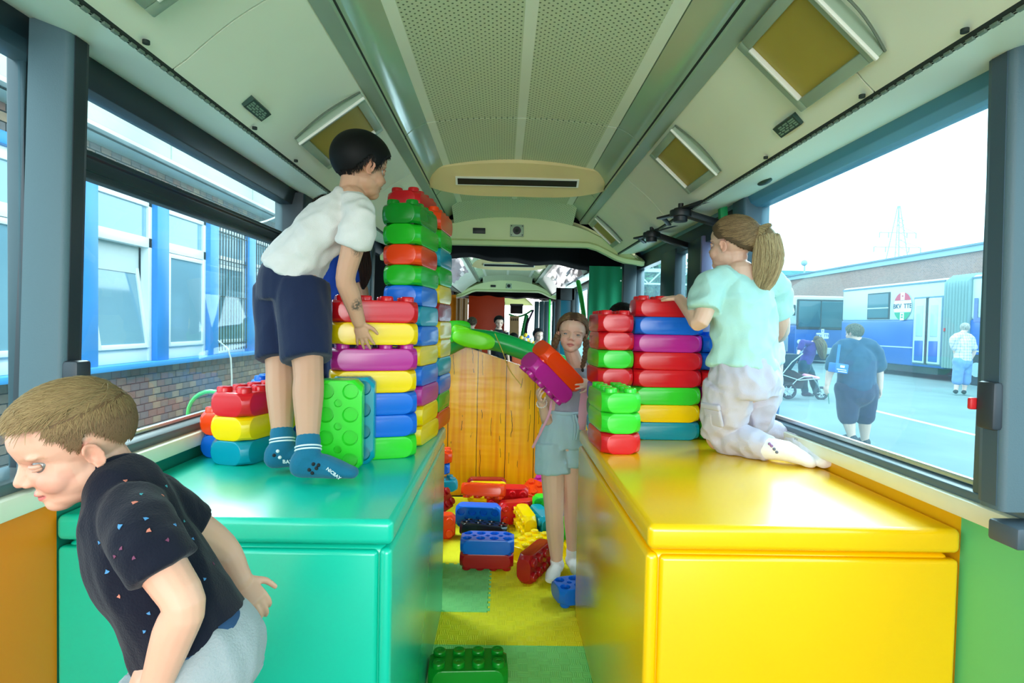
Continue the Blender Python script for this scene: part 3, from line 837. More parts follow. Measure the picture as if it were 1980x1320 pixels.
fb('lime', (.56, 4.22, HW + .02), (-85, 0, -8), 'bright green holed block right of the girl\'s knee')
fb('orange', (.33, 4.45, .13), (30, 10, -35), 'orange block leaning near the foot of the plank screen')
fb('magenta', (.43, 4.58, .16), (20, 0, -10), 'magenta block half hidden behind the girl\'s thigh')
fb('darkred', (.56, 4.5, BL / 2), (0, 90, 10), 'dark red block standing on end behind the girl\'s legs')
fb('yellow', (.49, 3.55, HH), (0, 0, 10), 'small yellow block with studs beside the yellow box', kind='short')
fb('orange', (-.46, 3.86, HW), (90, 0, 4), 'orange-red block on edge beside the teal box')
fb('red', (-.50, 3.66, HW), (90, 0, 85), 'red block half hidden behind the teal box corner')
fb('darkred', (-.455, 4.12, HH + .11), (60, 0, 70), 'dark red block, studs towards the camera, left of the plank screen')
fb('teal', (-.50, 4.42, .20), (0, 0, 20), 'teal studded block left of the plank screen')
fb('blue', (-.56, 4.45, .33), (0, 0, 8), 'blue block in the pile left of the plank screen')
fb('orange', (-.54, 4.45, .42), (0, 0, 2), 'orange-red block topmost of the pile left of the plank screen')
fb('green', (-.62, 4.45, .12), (0, 0, 12), 'green block low in the pile left of the plank screen')
fb('red', (-.62, 4.2, HH), (0, 0, 30), 'red block under the pile left of the plank screen')

hp_ = at(408, 800, Y=2.52)
o = MB().tube([hp_ + V((.10 * math.cos(t), 0, .10 * math.sin(t))) for t in [2 * PI * k / 24 for k in range(25)]], [.009] * 25, 8).build('toy_hoop', mat('green_hoop_plastic', (60, 200, 90), .3)); tag(o, 'thin green plastic hoop behind the orange block by the left window', 'hoop')
# ---------------------------------------------------------------- foam floor mats
def matmat(nm, rgb):
    M = bpy.data.materials.new(nm); M.use_nodes = True
    n = M.node_tree.nodes; l = M.node_tree.links; b = n['Principled BSDF']; b.inputs['Roughness'].default_value = .55
    b.inputs['Base Color'].default_value = lin(rgb)
    tc = n.new('ShaderNodeTexCoord')
    w1 = n.new('ShaderNodeTexWave'); w1.bands_direction = 'X'; w1.inputs['Scale'].default_value = 38; w2 = n.new('ShaderNodeTexWave'); w2.bands_direction = 'Y'; w2.inputs['Scale'].default_value = 38
    ck = n.new('ShaderNodeTexChecker'); ck.inputs['Scale'].default_value = 22
    for q in (w1, w2, ck): l.new(tc.outputs['Object'], q.inputs['Vector'])
    mx = n.new('ShaderNodeMix'); mx.data_type = 'FLOAT'; l.new(ck.outputs['Fac'], mx.inputs['Factor']); l.new(w1.outputs['Fac'], mx.inputs['A']); l.new(w2.outputs['Fac'], mx.inputs['B'])
    bp = n.new('ShaderNodeBump'); bp.inputs['Strength'].default_value = .5; bp.inputs['Distance'].default_value = .004
    l.new(mx.outputs['Result'], bp.inputs['Height']); l.new(bp.outputs['Normal'], b.inputs['Normal'])
    return M
gm = matmat('green_foam', (136, 226, 136)); ym = matmat('yellow_foam', (246, 232, 22))
def mat_tile(x0, x1, y0, y1, mtl, teeth, lab):
    """foam tile; teeth: dict side -> +1 tabs out / -1 tabs in"""
    t = .016; pts = []
    def edge(a, b, nrm, sg):
        a = V((a[0], a[1], 0)); b = V((b[0], b[1], 0)); d = (b - a); L = d.length; d.normalize(); n = max(2, int(L / .05)) ; nv = V((nrm[0], nrm[1], 0))
        pts.append(a)
        if not sg: return
        for i in range(n):
            u0 = L * (i + .28) / n; u1 = L * (i + .72) / n; k = L / n * .08
            for u, h in ((u0, 0), (u0 - k, t), (u1 + k, t), (u1, 0)): pts.append(a + d * u + nv * (h * (1 if sg > 0 else 1)))
    edge((x0, y0), (x1, y0), (0, -1), teeth.get('s', 0)); edge((x1, y0), (x1, y1), (1, 0), teeth.get('e', 0))
    edge((x1, y1), (x0, y1), (0, 1), teeth.get('n', 0)); edge((x0, y1), (x0, y0), (-1, 0), teeth.get('w', 0))
    z = .0015 if teeth else 0
    o = MB().prism([p + V((0, 0, -.012)) for p in pts], (0, 0, .012 + z)).build('foam_mat', mtl, smooth=0)
    return tag(o, lab, 'floor mat', 'interlocking foam floor mats')
mat_tile(-.62, .42, 1.9, 2.555, gm, {}, 'green foam mat nearest the camera between the two boxes')
mat_tile(-.62, .42, 2.555, 2.85, ym, {}, 'narrow yellow foam mat crossing the aisle')
mat_tile(-.62, -.055, 2.85, 3.42, gm, {'e': 1, 'n': 1}, 'green foam mat beside the teal box corner')
mat_tile(-.05, .60, 2.85, 3.45, ym, {}, 'yellow foam mat under the girl\'s foot')
mat_tile(-1.1, -.055, 3.425, 4.05, ym, {}, 'yellow foam mat left of the scattered blocks')
mat_tile(-.05, .60, 3.455, 4.05, ym, {}, 'yellow foam mat under the scattered blocks')
mat_tile(.605, 1.2, 2.9, 4.05, gm, {}, 'green foam mat behind the yellow box')
mat_tile(-1.1, 1.2, 4.055, 4.78, ym, {}, 'yellow foam mat in front of the plank screen')
# ---------------------------------------------------------------- people
def remesh(b, name, voxel, smooth=3, factor=.5):
    me = b.mesh(name)
    bm = bmesh.new(); bm.from_mesh(me); bmesh.ops.recalc_face_normals(bm, faces=bm.faces[:]); bm.to_mesh(me); bm.free()
    o = bpy.data.objects.new(name, me); COL.objects.link(o)
    md = o.modifiers.new('r', 'REMESH'); md.mode = 'VOXEL'; md.voxel_size = voxel; md.use_smooth_shade = True
    if smooth:
        sm = o.modifiers.new('s', 'SMOOTH'); sm.iterations = smooth; sm.factor = factor
    dg = bpy.context.evaluated_depsgraph_get()
    out = bpy.data.meshes.new_from_object(o.evaluated_get(dg)); out.name = name
    bpy.data.objects.remove(o); bpy.data.meshes.remove(me)
    return out
def paint(me, fn):
    ca = me.color_attributes.new('Col', 'FLOAT_COLOR', 'POINT')
    buf = []
    for v in me.vertices: buf += [*fn(v.co), 1.0]
    ca.data.foreach_set('color', buf)
def displace(me, fn):
    me.update()
    nr = [v.normal.copy() for v in me.vertices]
    for v, n_ in zip(me.vertices, nr): v.co = v.co + fn(v.co, n_)
    me.update()

class Head:
    """face frame: x to the person's right ear side, y out of the face, z up; unit = head height H"""
    def __init__(s, c, f, u, H):
        f = V(f).normalized(); u = V(u); u = (u - f * u.dot(f)).normalized(); r = f.cross(u)
        s.H = H; s.M = Matrix.Identity(4)
        for i in range(3): s.M[i][0] = r[i] * H; s.M[i][1] = f[i] * H; s.M[i][2] = u[i] * H
        # c is the centre of the cranium
        o = V(c) - (s.M.to_3x3() @ V((0, -.03, .62)))
        for i in range(3): s.M[i][3] = o[i]
        s.Mi = s.M.inverted(); s.R3 = s.M.to_3x3(); s.f = f; s.u = u; s.r = r
    def w(s, x, y, z): return s.M @ V((x, y, z))
    def loc(s, p): return s.Mi @ p
    def shapes(s, b, ears=True, round_=1.0):
        R3 = s.R3; B = lambda c, r: b.ball(s.w(*c), r, R3, 20, 12)
        B((0, -.04, .635), (.36, .435, .365))
        B((0, .10, .66), (.30, .30, .25))
        B((0, .11, .40), (.285, .27, .27))
        B((0, .06, .27), (.27, .30, .20))
        for sx in (-1, 1):
            B((sx * .145, .20, .33), (.135, .14, .13))
            B((sx * .15, .262, .565), (.12, .070, .040))
        B((0, .235, .125), (.125, .125, .095)); B((0, .12, .17), (.21, .22, .13))
        H = s.H
        b.tube([s.w(0, .335, .53), s.w(0, .375, .46), s.w(0, .425, .385)], [(.036 * H, .036 * H), (.042 * H, .04 * H), (.052 * H, .045 * H)], 12, side=s.r)
        for sx in (-1, 1): B((sx * .05, .385, .355), (.038, .04, .033))
        b.tube([s.w(-.10, .315, .235), s.w(-.04, .362, .245), s.w(0, .368, .240), s.w(.04, .362, .245), s.w(.10, .315, .235)], [(.014 * H), .024 * H, .022 * H, .024 * H, .014 * H], 8, sub=2)
        b.tube([s.w(-.09, .31, .215), s.w(0, .352, .195), s.w(.09, .31, .215)], [.014 * H, .029 * H, .014 * H], 8, sub=3)
        if ears:
            for sx in (-1, 1):
                Me = s.R3 @ Matrix.Rotation(sx * R(-22), 3, 'Z') @ Matrix.Rotation(R(-12), 3, 'X')
                c = s.w(sx * .368, -.06, .425)
                b.ball(c, (.022, .062, .100), Me, 14, 10)
                rim = []
                for k in range(11):
                    a = R(-120 + 27 * k); rim.append(c + Me @ V((sx * .020, -.062 * math.cos(a), .102 * math.sin(a))))
                b.tube(rim, [.0155 * H] * 11, 8)
    def feature(s, p, n_):
        """small carved forms added after the shapes are fused"""
        q = s.loc(p); d = V((0, 0, 0)); H = s.H
        if q.y > .1:
            for sx in (-1, 1):
                e = ((q.x - sx * .155) / .085) ** 2 + ((q.z - .475) / .055) ** 2
                if e < 6: d -= s.f * (H * .040 * math.exp(-e))
            e = (q.x / .11) ** 2 + ((q.z - .222) / .012) ** 2
            if e < 6 and q.y > .25: d -= s.f * (H * .016 * math.exp(-e))
            for sx in (-1, 1):
                e = ((q.x - sx * .035) / .018) ** 2 + ((q.z - .333) / .012) ** 2
                if e < 6 and q.y > .3: d -= s.f * (H * .02 * math.exp(-e))
        for sx in (-1, 1):
            e = ((q.y + .045) / .028) ** 2 + ((q.z - .42) / .05) ** 2
            if e < 5 and sx * q.x > .35: d -= s.r * (sx * H * .035 * math.exp(-e))
        return d
    def skin(s, base, lip=(200, 96, 96), brow=(110, 80, 60), blush=.25, browk=.45):
        bl = lin(base); lp = lin(lip); bw = lin(brow)
        def fn(p):
            c = list(bl[:3]); q = s.loc(p)
            if -.1 < q.z < 1.05 and q.y > .05 and abs(q.x) < .5:
                for sx in (-1, 1):
                    e = ((q.x - sx * .20) / .10) ** 2 + ((q.z - .33) / .09) ** 2
                    k = blush * math.exp(-e) if q.y > .1 else 0
                    c = [c[0] * (1 - .05 * k), c[1] * (1 - .55 * k), c[2] * (1 - .5 * k)]
                    a = abs(q.x - sx * .155); arc = .565 - (a / .13) ** 2 * .03
                    if a < .12 and abs(q.z - arc) < .020 and q.y > .2:
                        k = browk * (1 - abs(q.z - arc) / .022); c = [c[i] * (1 - k) + bw[i] * k for i in range(3)]
                    e = ((q.x - sx * .155) / .095) ** 2 + ((q.z - .475) / .045) ** 2
                    k = .18 * math.exp(-e); c = [c[0] * (1 - k), c[1] * (1 - 1.2 * k), c[2] * (1 - 1.2 * k)]
                if q.y > .29 and abs(q.x) < .105:
                    zc = .222; hh = .042 * (1 - (q.x / .105) ** 2)
                    if abs(q.z - zc) < hh: 
                        k = .75; c = [c[i] * (1 - k) + lp[i] * k for i in range(3)]
                    if abs(q.z - .222) < .006 and abs(q.x) < .09: c = [v * .45 for v in c]
                e = (q.x / .06) ** 2 + ((q.z - .37) / .05) ** 2
                k = .25 * math.exp(-e) if q.y > .35 else 0; c = [c[0], c[1] * (1 - k * .5), c[2] * (1 - k * .5)]
            if abs(abs(q.x) - .40) < .06 and abs(q.y + .02) < .12 and abs(q.z - .42) < .14: c = [c[0], c[1] * .82, c[2] * .80]
            return c
        return fn

def hand(b, w, d, palm, thumb, size, curl=(10, 18, 14), spread=6, curls=None, sc=1.0):
    """w wrist, d direction to the fingers, palm = normal the palm faces, thumb = +1/-1 side of d x palm"""
    d = V(d).normalized(); pn = V(palm); pn = (pn - d * pn.dot(d)).normalized(); sd = d.cross(pn).normalized()
    w = V(w); S = size
    b.tube([w - d * S * .1, w + d * S * .05, w + d * S * .25, w + d * S * .44], [(S * .135, S * .10), (S * .15, S * .095), (S * .21, S * .10), (S * .205, S * .075)], 14, side=sd, sub=3)
    lens = (.40, .47, .44, .34)
    for k in range(4):
        off = (1.5 - k) * thumb
        base = w + d * S * (.44 - .02 * abs(1.5 - k) ** 2) + sd * (off * S * .105)
        dr = (d + sd * (off * math.tan(R(spread)))).normalized()
        cu = curls[k] if curls else curl
        pts = [base - dr * S * .08, base]; L = S * lens[k]; a = 0
        ax = dr.cross(pn).normalized()
        for seg, fr in zip(cu, (.45, .30, .25)):
            a += seg
            q = Matrix.Rotation(R(a), 3, ax) @ dr
            pts.append(pts[-1] + q * L * fr)
        r = S * .052 * (1 if k < 3 else .88)
        b.tube(pts, [r * 1.05, r * 1.08, r, r * .92, r * .75], 10, sub=2)
    base = w + d * S * .12 + sd * (thumb * S * .15)
    dr = (d * .72 + sd * thumb * .75 + pn * .25).normalized(); d2 = (d * .95 + sd * thumb * .35 + pn * .35).normalized()
    b.tube([base - dr * S * .05, base + dr * S * .14, base + dr * S * .27, base + dr * S * .27 + d2 * S * .19], [S * .075, S * .07, S * .058, S * .045], 10, sub=2)

def foot(b, ankle, heel_dir, toe, r, up=(0, 0, 1)):
    """ankle joint, toe tip; r = foot half width"""
    a = V(ankle); t = V(toe); up = V(up); fd = (t - a); fd = (fd - up * fd.dot(up)); L = fd.length; fd.normalize()
    sd = fd.cross(up)
    base = a - up * (a - t).dot(up)       # ground point under the ankle
    h = (a - base).dot(up)
    b.tube([a, base + up * r * 1.1 - fd * r * .4], [(r * .82, r * .95), (r * .95, r * 1.0)], 14, side=sd)
    b.tube([base - fd * r * .55 + up * r * .85, base + fd * L * .25 + up * r * .95, base + fd * L * .6 + up * r * .75, base + fd * L * .97 + up * r * .5], [(r * .85, r * .85), (r * .85, r * .95), (r * 1.05, r * .75), (r * .75, r * .45)], 14, side=sd, sub=3)

def eyes(h, root, iris=(70, 100, 120), open_=1.0, look=(0, 0), sc=(.36, .33, .32)):
    for sx in (-1, 1):
        me_b = MB(); c = h.w(sx * .155, .236, .475)
        fwd = (h.f + h.r * look[0] + h.u * look[1]).normalized()
        Mx_ = Matrix.Identity(3)
        u = (h.u - fwd * h.u.dot(fwd)).normalized(); r = fwd.cross(u)
        for i in range(3): Mx_[i][0] = r[i]; Mx_[i][1] = u[i]; Mx_[i][2] = fwd[i]
        rad = .074 * h.H
        me_b.ball(c, rad, Mx_, 24, 24)
        me = me_b.mesh('eye'); me.materials.append(eyem)
        ir = lin(iris)
        def fn(p, c=c, fwd=fwd):
            a = (p - c).normalized().dot(fwd)
            if a > .965: return (.004, .004, .005)
            if a > .86: return ir[:3]
            return sc
        paint(me, fn); me.polygons.foreach_set('use_smooth', [True] * len(me.polygons))
        o = link_mesh('eye', me); kid(o, root)
        # lids and lash line
        bl = MB(); lash = MB(); up = []; dn = []; la = []
        H = h.H
        for k in range(9):
            t = -1 + k / 4.0; x = sx * .155 + .072 * t
            arch = (1 - t * t)
            yv = .236 + math.sqrt(max(0.0001, .0060 - (.072 * t) ** 2 - (.028 * arch) ** 2)) + .003
            up.append(h.w(x, yv + .003, .475 + .034 * arch * open_ + .012)); la.append(h.w(x, yv + .008, .475 + .030 * arch * open_ - .002 + .002))
            dn.append(h.w(x, yv, .475 - .026 * arch * open_ - .008))
        bl.tube(up, [(.020 * H)] * 9, 8); bl.tube(dn, [(.015 * H)] * 9, 8)
        kid(bl.build('eyelid', h.lidmat), root)
        lash.tube(la, [(.005 * H)] * 9, 6); kid(lash.build('eyelashes', lashm), root)
eyem = mat('eyeball', (230, 230, 230), .08, spec=.8, attr=True)
lashm = mat('dark_lashes', (40, 28, 22), .6)

def hair_region(d, line):
    """d unit dir from cranium centre in the face frame"""
    az = math.degrees(math.atan2(abs(d.x), d.y)); el = math.degrees(math.asin(max(-1, min(1, d.z))))
    for (a0, e0), (a1, e1) in zip(line[:-1], line[1:]):
        if a0 <= az <= a1: return el > e0 + (e1 - e0) * (az - a0) / (a1 - a0)
    return el > line[-1][1]
SHORT = [(0, 30), (35, 27), (55, 20), (68, 4), (78, -14), (86, -20), (93, -4), (100, -2), (112, -18), (130, -34), (180, -40)]
CR = (.375, .455, .385)
def hair(h, root, col, n, length, flow, line=SHORT, thick=.018, lift=.35, width=.0011, seg=4, col2=None, seedv=1, cap_scale=1.0, grav=0.0, jit=.25, label=None, sidedark=False):
    """cap shell + strands combed along flow(d) -> direction in the face frame"""
    rnd = random.Random(seedv); H = h.H
    b = MB(); NU, NV = 104, 56; idx = {}; c0 = V((0, -.04, .635)); vs = []; fs = []
    def P(d, off): return h.w(*(c0 + V((d.x * (CR[0] + off), d.y * (CR[1] + off), d.z * (CR[2] + off)))))
    def vert(i, j, lay):
        k = (i % NU, j, lay)
        if k not in idx:
            th = PI * j / NV - PI / 2; ph = 2 * PI * i / NU; d = V((math.cos(th) * math.cos(ph), math.cos(th) * math.sin(ph), math.sin(th)))
            off = (thick if lay else -.03) * cap_scale
            idx[k] = len(vs); vs.append(P(d, off))
        return idx[k]
    keep = set()
    for i in range(NU):
        for j in range(NV):
            th = PI * (j + .5) / NV - PI / 2; ph = 2 * PI * (i + .5) / NU
            d = V((math.cos(th) * math.cos(ph), math.cos(th) * math.sin(ph), math.sin(th)))
            if hair_region(d, line): keep.add((i, j))
    for (i, j) in keep:
        q = [(i, j), (i + 1, j), (i + 1, j + 1), (i, j + 1)]
        fs.append([vert(a, c, 1) for a, c in q]); fs.append([vert(a, c, 0) for a, c in q][::-1])
        for (di, dj), (p, r_) in (((-1, 0), (3, 0)), ((1, 0), (1, 2)), ((0, -1), (0, 1)), ((0, 1), (2, 3))):
            if ((i + di) % NU, j + dj) not in keep:
                a, c = q[p], q[r_]; fs.append([vert(*a, 0), vert(*c, 0), vert(*c, 1), vert(*a, 1)])
    b.add(vs, fs)
    cap = b.mesh('hair'); bm = bmesh.new(); bm.from_mesh(cap); bmesh.ops.remove_doubles(bm, verts=bm.verts[:], dist=1e-5); bm.to_mesh(cap); bm.free()
    cap.polygons.foreach_set('use_smooth', [True] * len(cap.polygons)); 
    l1 = lin(col); l2 = lin(col2 or [v * .6 for v in col])
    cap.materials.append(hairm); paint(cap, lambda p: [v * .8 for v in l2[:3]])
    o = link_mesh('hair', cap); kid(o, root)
    sv = []; sf = []; sc = []
    made = 0; tries = 0
    while made < n and tries < n * 8:
        tries += 1
        z = rnd.uniform(-.8, 1); a = rnd.uniform(0, 2 * PI); rr = math.sqrt(1 - z * z); d = V((rr * math.cos(a), rr * math.sin(a), z))
        if not hair_region(d, line): continue
        made += 1
        p = V((d.x * (CR[0] + thick * .6), d.y * (CR[1] + thick * .6), d.z * (CR[2] + thick * .6)))
        L = (length(d) if callable(length) else length) * rnd.uniform(.7, 1.15)
        pts = [p.copy()]; nrm = V((p.x / CR[0] ** 2, p.y / CR[1] ** 2, p.z / CR[2] ** 2)).normalized()
        fv = flow(d); jv = V((rnd.gauss(0, jit), rnd.gauss(0, jit), rnd.gauss(0, jit)))
        cur = p.copy()
        for k in range(seg):
            nn = V((cur.x / CR[0] ** 2, cur.y / CR[1] ** 2, cur.z / CR[2] ** 2)).normalized()
            dr = fv + jv; dr = dr - nn * dr.dot(nn) 
            if dr.length < 1e-4: dr = nn.orthogonal()
            dr = dr.normalized() + nn * (lift * (1 - k / seg)) + V((0, 0, -grav))
            cur = cur + dr.normalized() * (L / seg); 
            e = (cur.x / CR[0]) ** 2 + (cur.y / CR[1]) ** 2 + (cur.z / CR[2]) ** 2
            if e < 1.06: cur = cur * math.sqrt(1.06 / e)
            pts.append(cur.copy())
        W = [h.w(*(c0 + q)) for q in pts]
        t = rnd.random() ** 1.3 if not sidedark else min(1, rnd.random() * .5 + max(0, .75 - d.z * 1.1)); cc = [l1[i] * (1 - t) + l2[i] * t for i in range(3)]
        k0 = len(sv); out = (h.R3 @ nrm).normalized()
        for k, q in enumerate(W):
            dd = (W[min(k + 1, seg)] - W[max(k - 1, 0)]).normalized(); sd = dd.cross(out)
            sd = sd.normalized() if sd.length > 1e-5 else V((1, 0, 0)); wv = width * (1 - .75 * (k / seg) ** 2)
            sv.append(q - sd * wv - out * wv * .3); sv.append(q + out * wv * .6); sv.append(q + sd * wv - out * wv * .3); sc += [cc] * 3
        for k in range(seg):
            a_ = k0 + 3 * k
            sf.append((a_, a_ + 1, a_ + 4, a_ + 3)); sf.append((a_ + 1, a_ + 2, a_ + 5, a_ + 4))
    me = bpy.data.meshes.new('hair_strands'); me.from_pydata([tuple(v) for v in sv], [], sf); me.materials.append(hairm)
    ca = me.color_attributes.new('Col', 'FLOAT_COLOR', 'POINT'); buf = []
    for c in sc: buf += [*c, 1]
    ca.data.foreach_set('color', buf); me.polygons.foreach_set('use_smooth', [True] * len(me.polygons))
    so = bpy.data.objects.new('hair_strands', me); COL.objects.link(so); so.parent = o; so['kind'] = 'stuff'
    return o
hairm = mat('hair_fibre', (120, 90, 60), .6, spec=.2, attr=True)
def strand_bundle(root, name, path, rads, n, col, col2, width=.0012, seedv=3, taper=True, base=True):
    """hair hanging along a path (ponytail): solid core plus strands"""
    rnd = random.Random(seedv); P = [V(p) for p in path]
    l1 = lin(col); l2 = lin(col2)
    b = MB(); b.tube(P, [r * .78 for r in rads], 14, sub=4)
    core = b.build(name, hairm, None, smooth=60); kid(core, root); paint(core.data, lambda p: [v * .9 for v in l2[:3]])
    def C(t):
        f = t * (len(P) - 1); i = min(int(f), len(P) - 2); u = f - i
        p0 = P[max(i - 1, 0)]; p1 = P[i]; p2 = P[i + 1]; p3 = P[min(i + 2, len(P) - 1)]
        q = .5 * ((2 * p1) + (p2 - p0) * u + (2 * p0 - 5 * p1 + 4 * p2 - p3) * u * u + (3 * p1 - p0 - 3 * p2 + p3) * u ** 3)
        return q, rads[i] + (rads[i + 1] - rads[i]) * u, (p2 - p1).normalized()
    sv = []; sf = []; sc = []; seg = 9
    for _ in range(n):
        a = rnd.uniform(0, 2 * PI); rr = math.sqrt(rnd.uniform(.6, 1.08)); t1 = rnd.uniform(.72, 1.02); ph = rnd.uniform(0, 6); am = rnd.uniform(0, .30)
        t = rnd.random(); cc = [l1[i] * (1 - t) + l2[i] * t for i in range(3)]; k0 = len(sv)
        for k in range(seg + 1):
            u = min(.999, t1 * k / seg); q, r, tg = C(u); s1 = tg.orthogonal().normalized(); s2 = tg.cross(s1)
            aa = a + am * math.sin(ph + 5 * u); out = s1 * math.cos(aa) + s2 * math.sin(aa); q = q + out * r * rr
            sd = tg.cross(out) * width * (1 - .6 * k / seg)
            sv += [q - sd, q + out * width * .6, q + sd]; sc += [cc] * 3
        for k in range(seg):
            a_ = k0 + 3 * k; sf.append((a_, a_ + 1, a_ + 4, a_ + 3)); sf.append((a_ + 1, a_ + 2, a_ + 5, a_ + 4))
    me = bpy.data.meshes.new('hair_strands'); me.from_pydata([tuple(v) for v in sv], [], sf); me.materials.append(hairm)
    ca = me.color_attributes.new('Col', 'FLOAT_COLOR', 'POINT'); buf = []
    for c in sc: buf += [*c, 1]
    ca.data.foreach_set('color', buf)
    so = bpy.data.objects.new('hair_strands', me); COL.objects.link(so); so.parent = core; so.matrix_parent_inverse = core.matrix_basis.inverted() if False else Matrix.Identity(4); so['kind'] = 'stuff'
    return core

def folds(scale, amp, stretch=(1, 1, 1), seedv=0.0):
    st = V(stretch)
    def fn(p, n_):
        q = V((p.x * st.x, p.y * st.y, p.z * st.z)) * scale + V((seedv, seedv, seedv))
        a = noise.noise(q); c = noise.noise(q * 2.3 + V((5, 1, 2)))
        return n_ * (amp * ((1 - abs(a) * 2.2) * .7 + c * .5))
    return fn
def cloth(name, b, root, mtl, voxel=.006, sm=3, fold=None, label=None, thick=0.0):
    me = remesh(b, name, voxel, sm); me.materials.append(mtl)
    if fold: displace(me, fold)
    o = link_mesh(name, me); kid(o, root)
    if label: o['label'] = label
    return o
def body(b, root, head, skincol, voxel, sm=2, feats=True, spots=None, **kw):
    me = remesh(b, 'body', voxel, sm)
    if head and feats: displace(me, lambda p, n_: head.feature(p, n_) if (head.loc(p) - V((0, 0, .4))).length < .9 else V((0, 0, 0)))
    fn = head.skin(skincol, **kw) if head else (lambda p: lin(skincol)[:3])
    if spots:
        f0 = fn
        def fn(p):
            c = f0(p)
            for (q, r_, cc, k) in spots:
                e = (p - q).length / r_
                if e < 1.6:
                    w_ = k * max(0, 1 - (e / 1.5) ** 2) * (1 if noise.noise(p * 180) > -.1 else .15); c = [c[i] * (1 - w_) + lin(cc)[i] * w_ for i in range(3)]
            return c
    paint(me, fn); me.materials.append(skinm)
    o = link_mesh('body', me); kid(o, root); return o
skinm = mat('skin', (224, 172, 145), .48, spec=.35, attr=True, sub=.12, bump=(300, .05))
def person(lab, loc, group=None):
    r = empty('person', loc); return tag(r, lab, 'person', group)
def fabric(nm, rgb, bumpscale=350, st=.35, var=None, rough=.85):
    return mat(nm, rgb, rough, spec=.2, bump=(bumpscale, st), sheen=.15, var=var)
def lidfor(h, skincol):
    h.lidmat = mat('eyelid_skin_%d_%d' % (skincol[0], skincol[2]), tuple(int(v * .93) for v in skincol), .5)
# ================================================================ boy bending forward, lower left corner
SK1 = (216, 162, 138)
K = person('small boy in navy dotted t-shirt and grey shorts bending forward beside the teal box', (-.60, .86, 0))
Yb = .85
h = Head(at(140, 832, Y=Yb), (-.68, -.62, -.36), (-.30, -.22, .93), .176)
lidfor(h, SK1)
b = MB(); h.shapes(b)
nb = at(240, 952, Y=Yb + .01); ch = at(275, 1065, Y=Yb + .01); bl_ = at(330, 1150, Y=Yb + .01); pv = at(385, 1255, Y=Yb + .01)
b.tube([h.w(0, -.10, .28), h.w(0, -.13, .12), nb], [.040, .038, .042], 14, sub=2)
shL = at(285, 1045, Y=Yb - .085); shR = at(330, 1000, Y=Yb + .09)
acr = (shR - shL).normalized()
b.tube([nb, ch, bl_, pv], [(.048, .044), (.088, .058), (.09, .068), (.095, .07)], 18, side=acr, sub=3)
elL = at(356, 1168, Y=Yb - .11); wrL = at(300, 1330, Y=Yb - .10)
b.tube([shL, (shL + elL) / 2, elL, elL + (wrL - elL) * .35, wrL], [.033, .029, .026, .027, .020], 14, sub=3)
hand(b, wrL, (wrL - elL), (.5, .6, .1), -1, .115, (18, 25, 15))
elR = at(425, 1062, Y=Yb + .17); wrR = at(462, 1122, Y=Yb + .16)
b.tube([shR, elR, wrR], [.038, .031, .023], 14, sub=4)
hand(b, wrR, at(512, 1180, Y=Yb + .15) - wrR, (-.35, .5, -.5), 1, .105, (24, 34, 24), spread=3)
hpL = pv + V((-.0, -.055, -.02)); hpR = pv + V((0, .055, -.02))
knL = V((hpL.x - .04, hpL.y, .52)); knR = V((hpR.x - .20, hpR.y, .60)); anL = V((knL.x + .10, knL.y, .08)); anR = V((knR.x + .02, knR.y, .10))
for hp, kn, an in ((hpL, knL, anL), (hpR, knR, anR)):
    b.tube([hp, kn, an], [.064, .044, .028], 14, sub=4)
    foot(b, an, None, an + V((-.14, 0, -.078)), .032)
sp = [(at(x, y, Y=Yb - .155), .006, (190, 120, 110), .5) for x, y in ((316, 1210), (318, 1224), (362, 1152))]
body(b, K, h, SK1, .0026, 2, spots=sp, lip=(206, 96, 104), brow=(172, 128, 96), blush=.4)
eyes(h, K, (80, 100, 120), open_=.22, look=(0, -.6), sc=(.16, .13, .12))
def flow1(d):
    if d.z > .35: return V((-.15 * 0, 1, .1))
    return V((0, .55, -1))
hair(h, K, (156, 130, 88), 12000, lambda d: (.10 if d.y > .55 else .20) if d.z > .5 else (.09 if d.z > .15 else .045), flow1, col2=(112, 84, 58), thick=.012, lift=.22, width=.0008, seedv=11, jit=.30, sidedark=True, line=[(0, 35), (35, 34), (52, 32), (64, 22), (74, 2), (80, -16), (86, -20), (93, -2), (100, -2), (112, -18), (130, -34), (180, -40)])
cax0 = (h.w(0, -.12, .15) - nb).normalized()
navy = mat('navy_cotton', (18, 20, 34), .9, spec=.15, bump=(320, .3), sheen=.1)
b = MB(True)
b.tube([nb + cax0 * .030, nb + cax0 * .006, nb.lerp(ch, .25), (nb + ch) / 2, ch, bl_, bl_ + (pv - bl_) * .80], [(.047, .046), (.057, .053), (.082, .062), (.095, .064), (.104, .072), (.099, .074), (.102, .080)], 22, side=acr, sub=4)
sl = at(318, 1088, Y=Yb - .115)
b.tube([nb + (shL - nb) * .35, shL, shL + (elL - shL) * .46], [.044, .044, .043], 18, sub=3)
b.tube([nb + (shR - nb) * .35, shR, shR + (elR - shR) * .30], [.050, .049, .046], 18, sub=3)
shirt1 = cloth('t_shirt', b, K, navy, .004, 6, folds(16, .0045, (1, 1, .6), 3))
cb = MB(); cax = (h.w(0, -.12, .15) - nb).normalized(); cs1 = (acr - cax * acr.dot(cax)).normalized(); cs2 = cax.cross(cs1)
cb.tube([nb + cax * .030 + cs1 * (math.cos(a) * .0465) + cs2 * (math.sin(a) * .0455) for a in [2 * PI * k / 20 for k in range(21)]], [.0045] * 21, 8)
kid(cb.build('collar', navy), K)
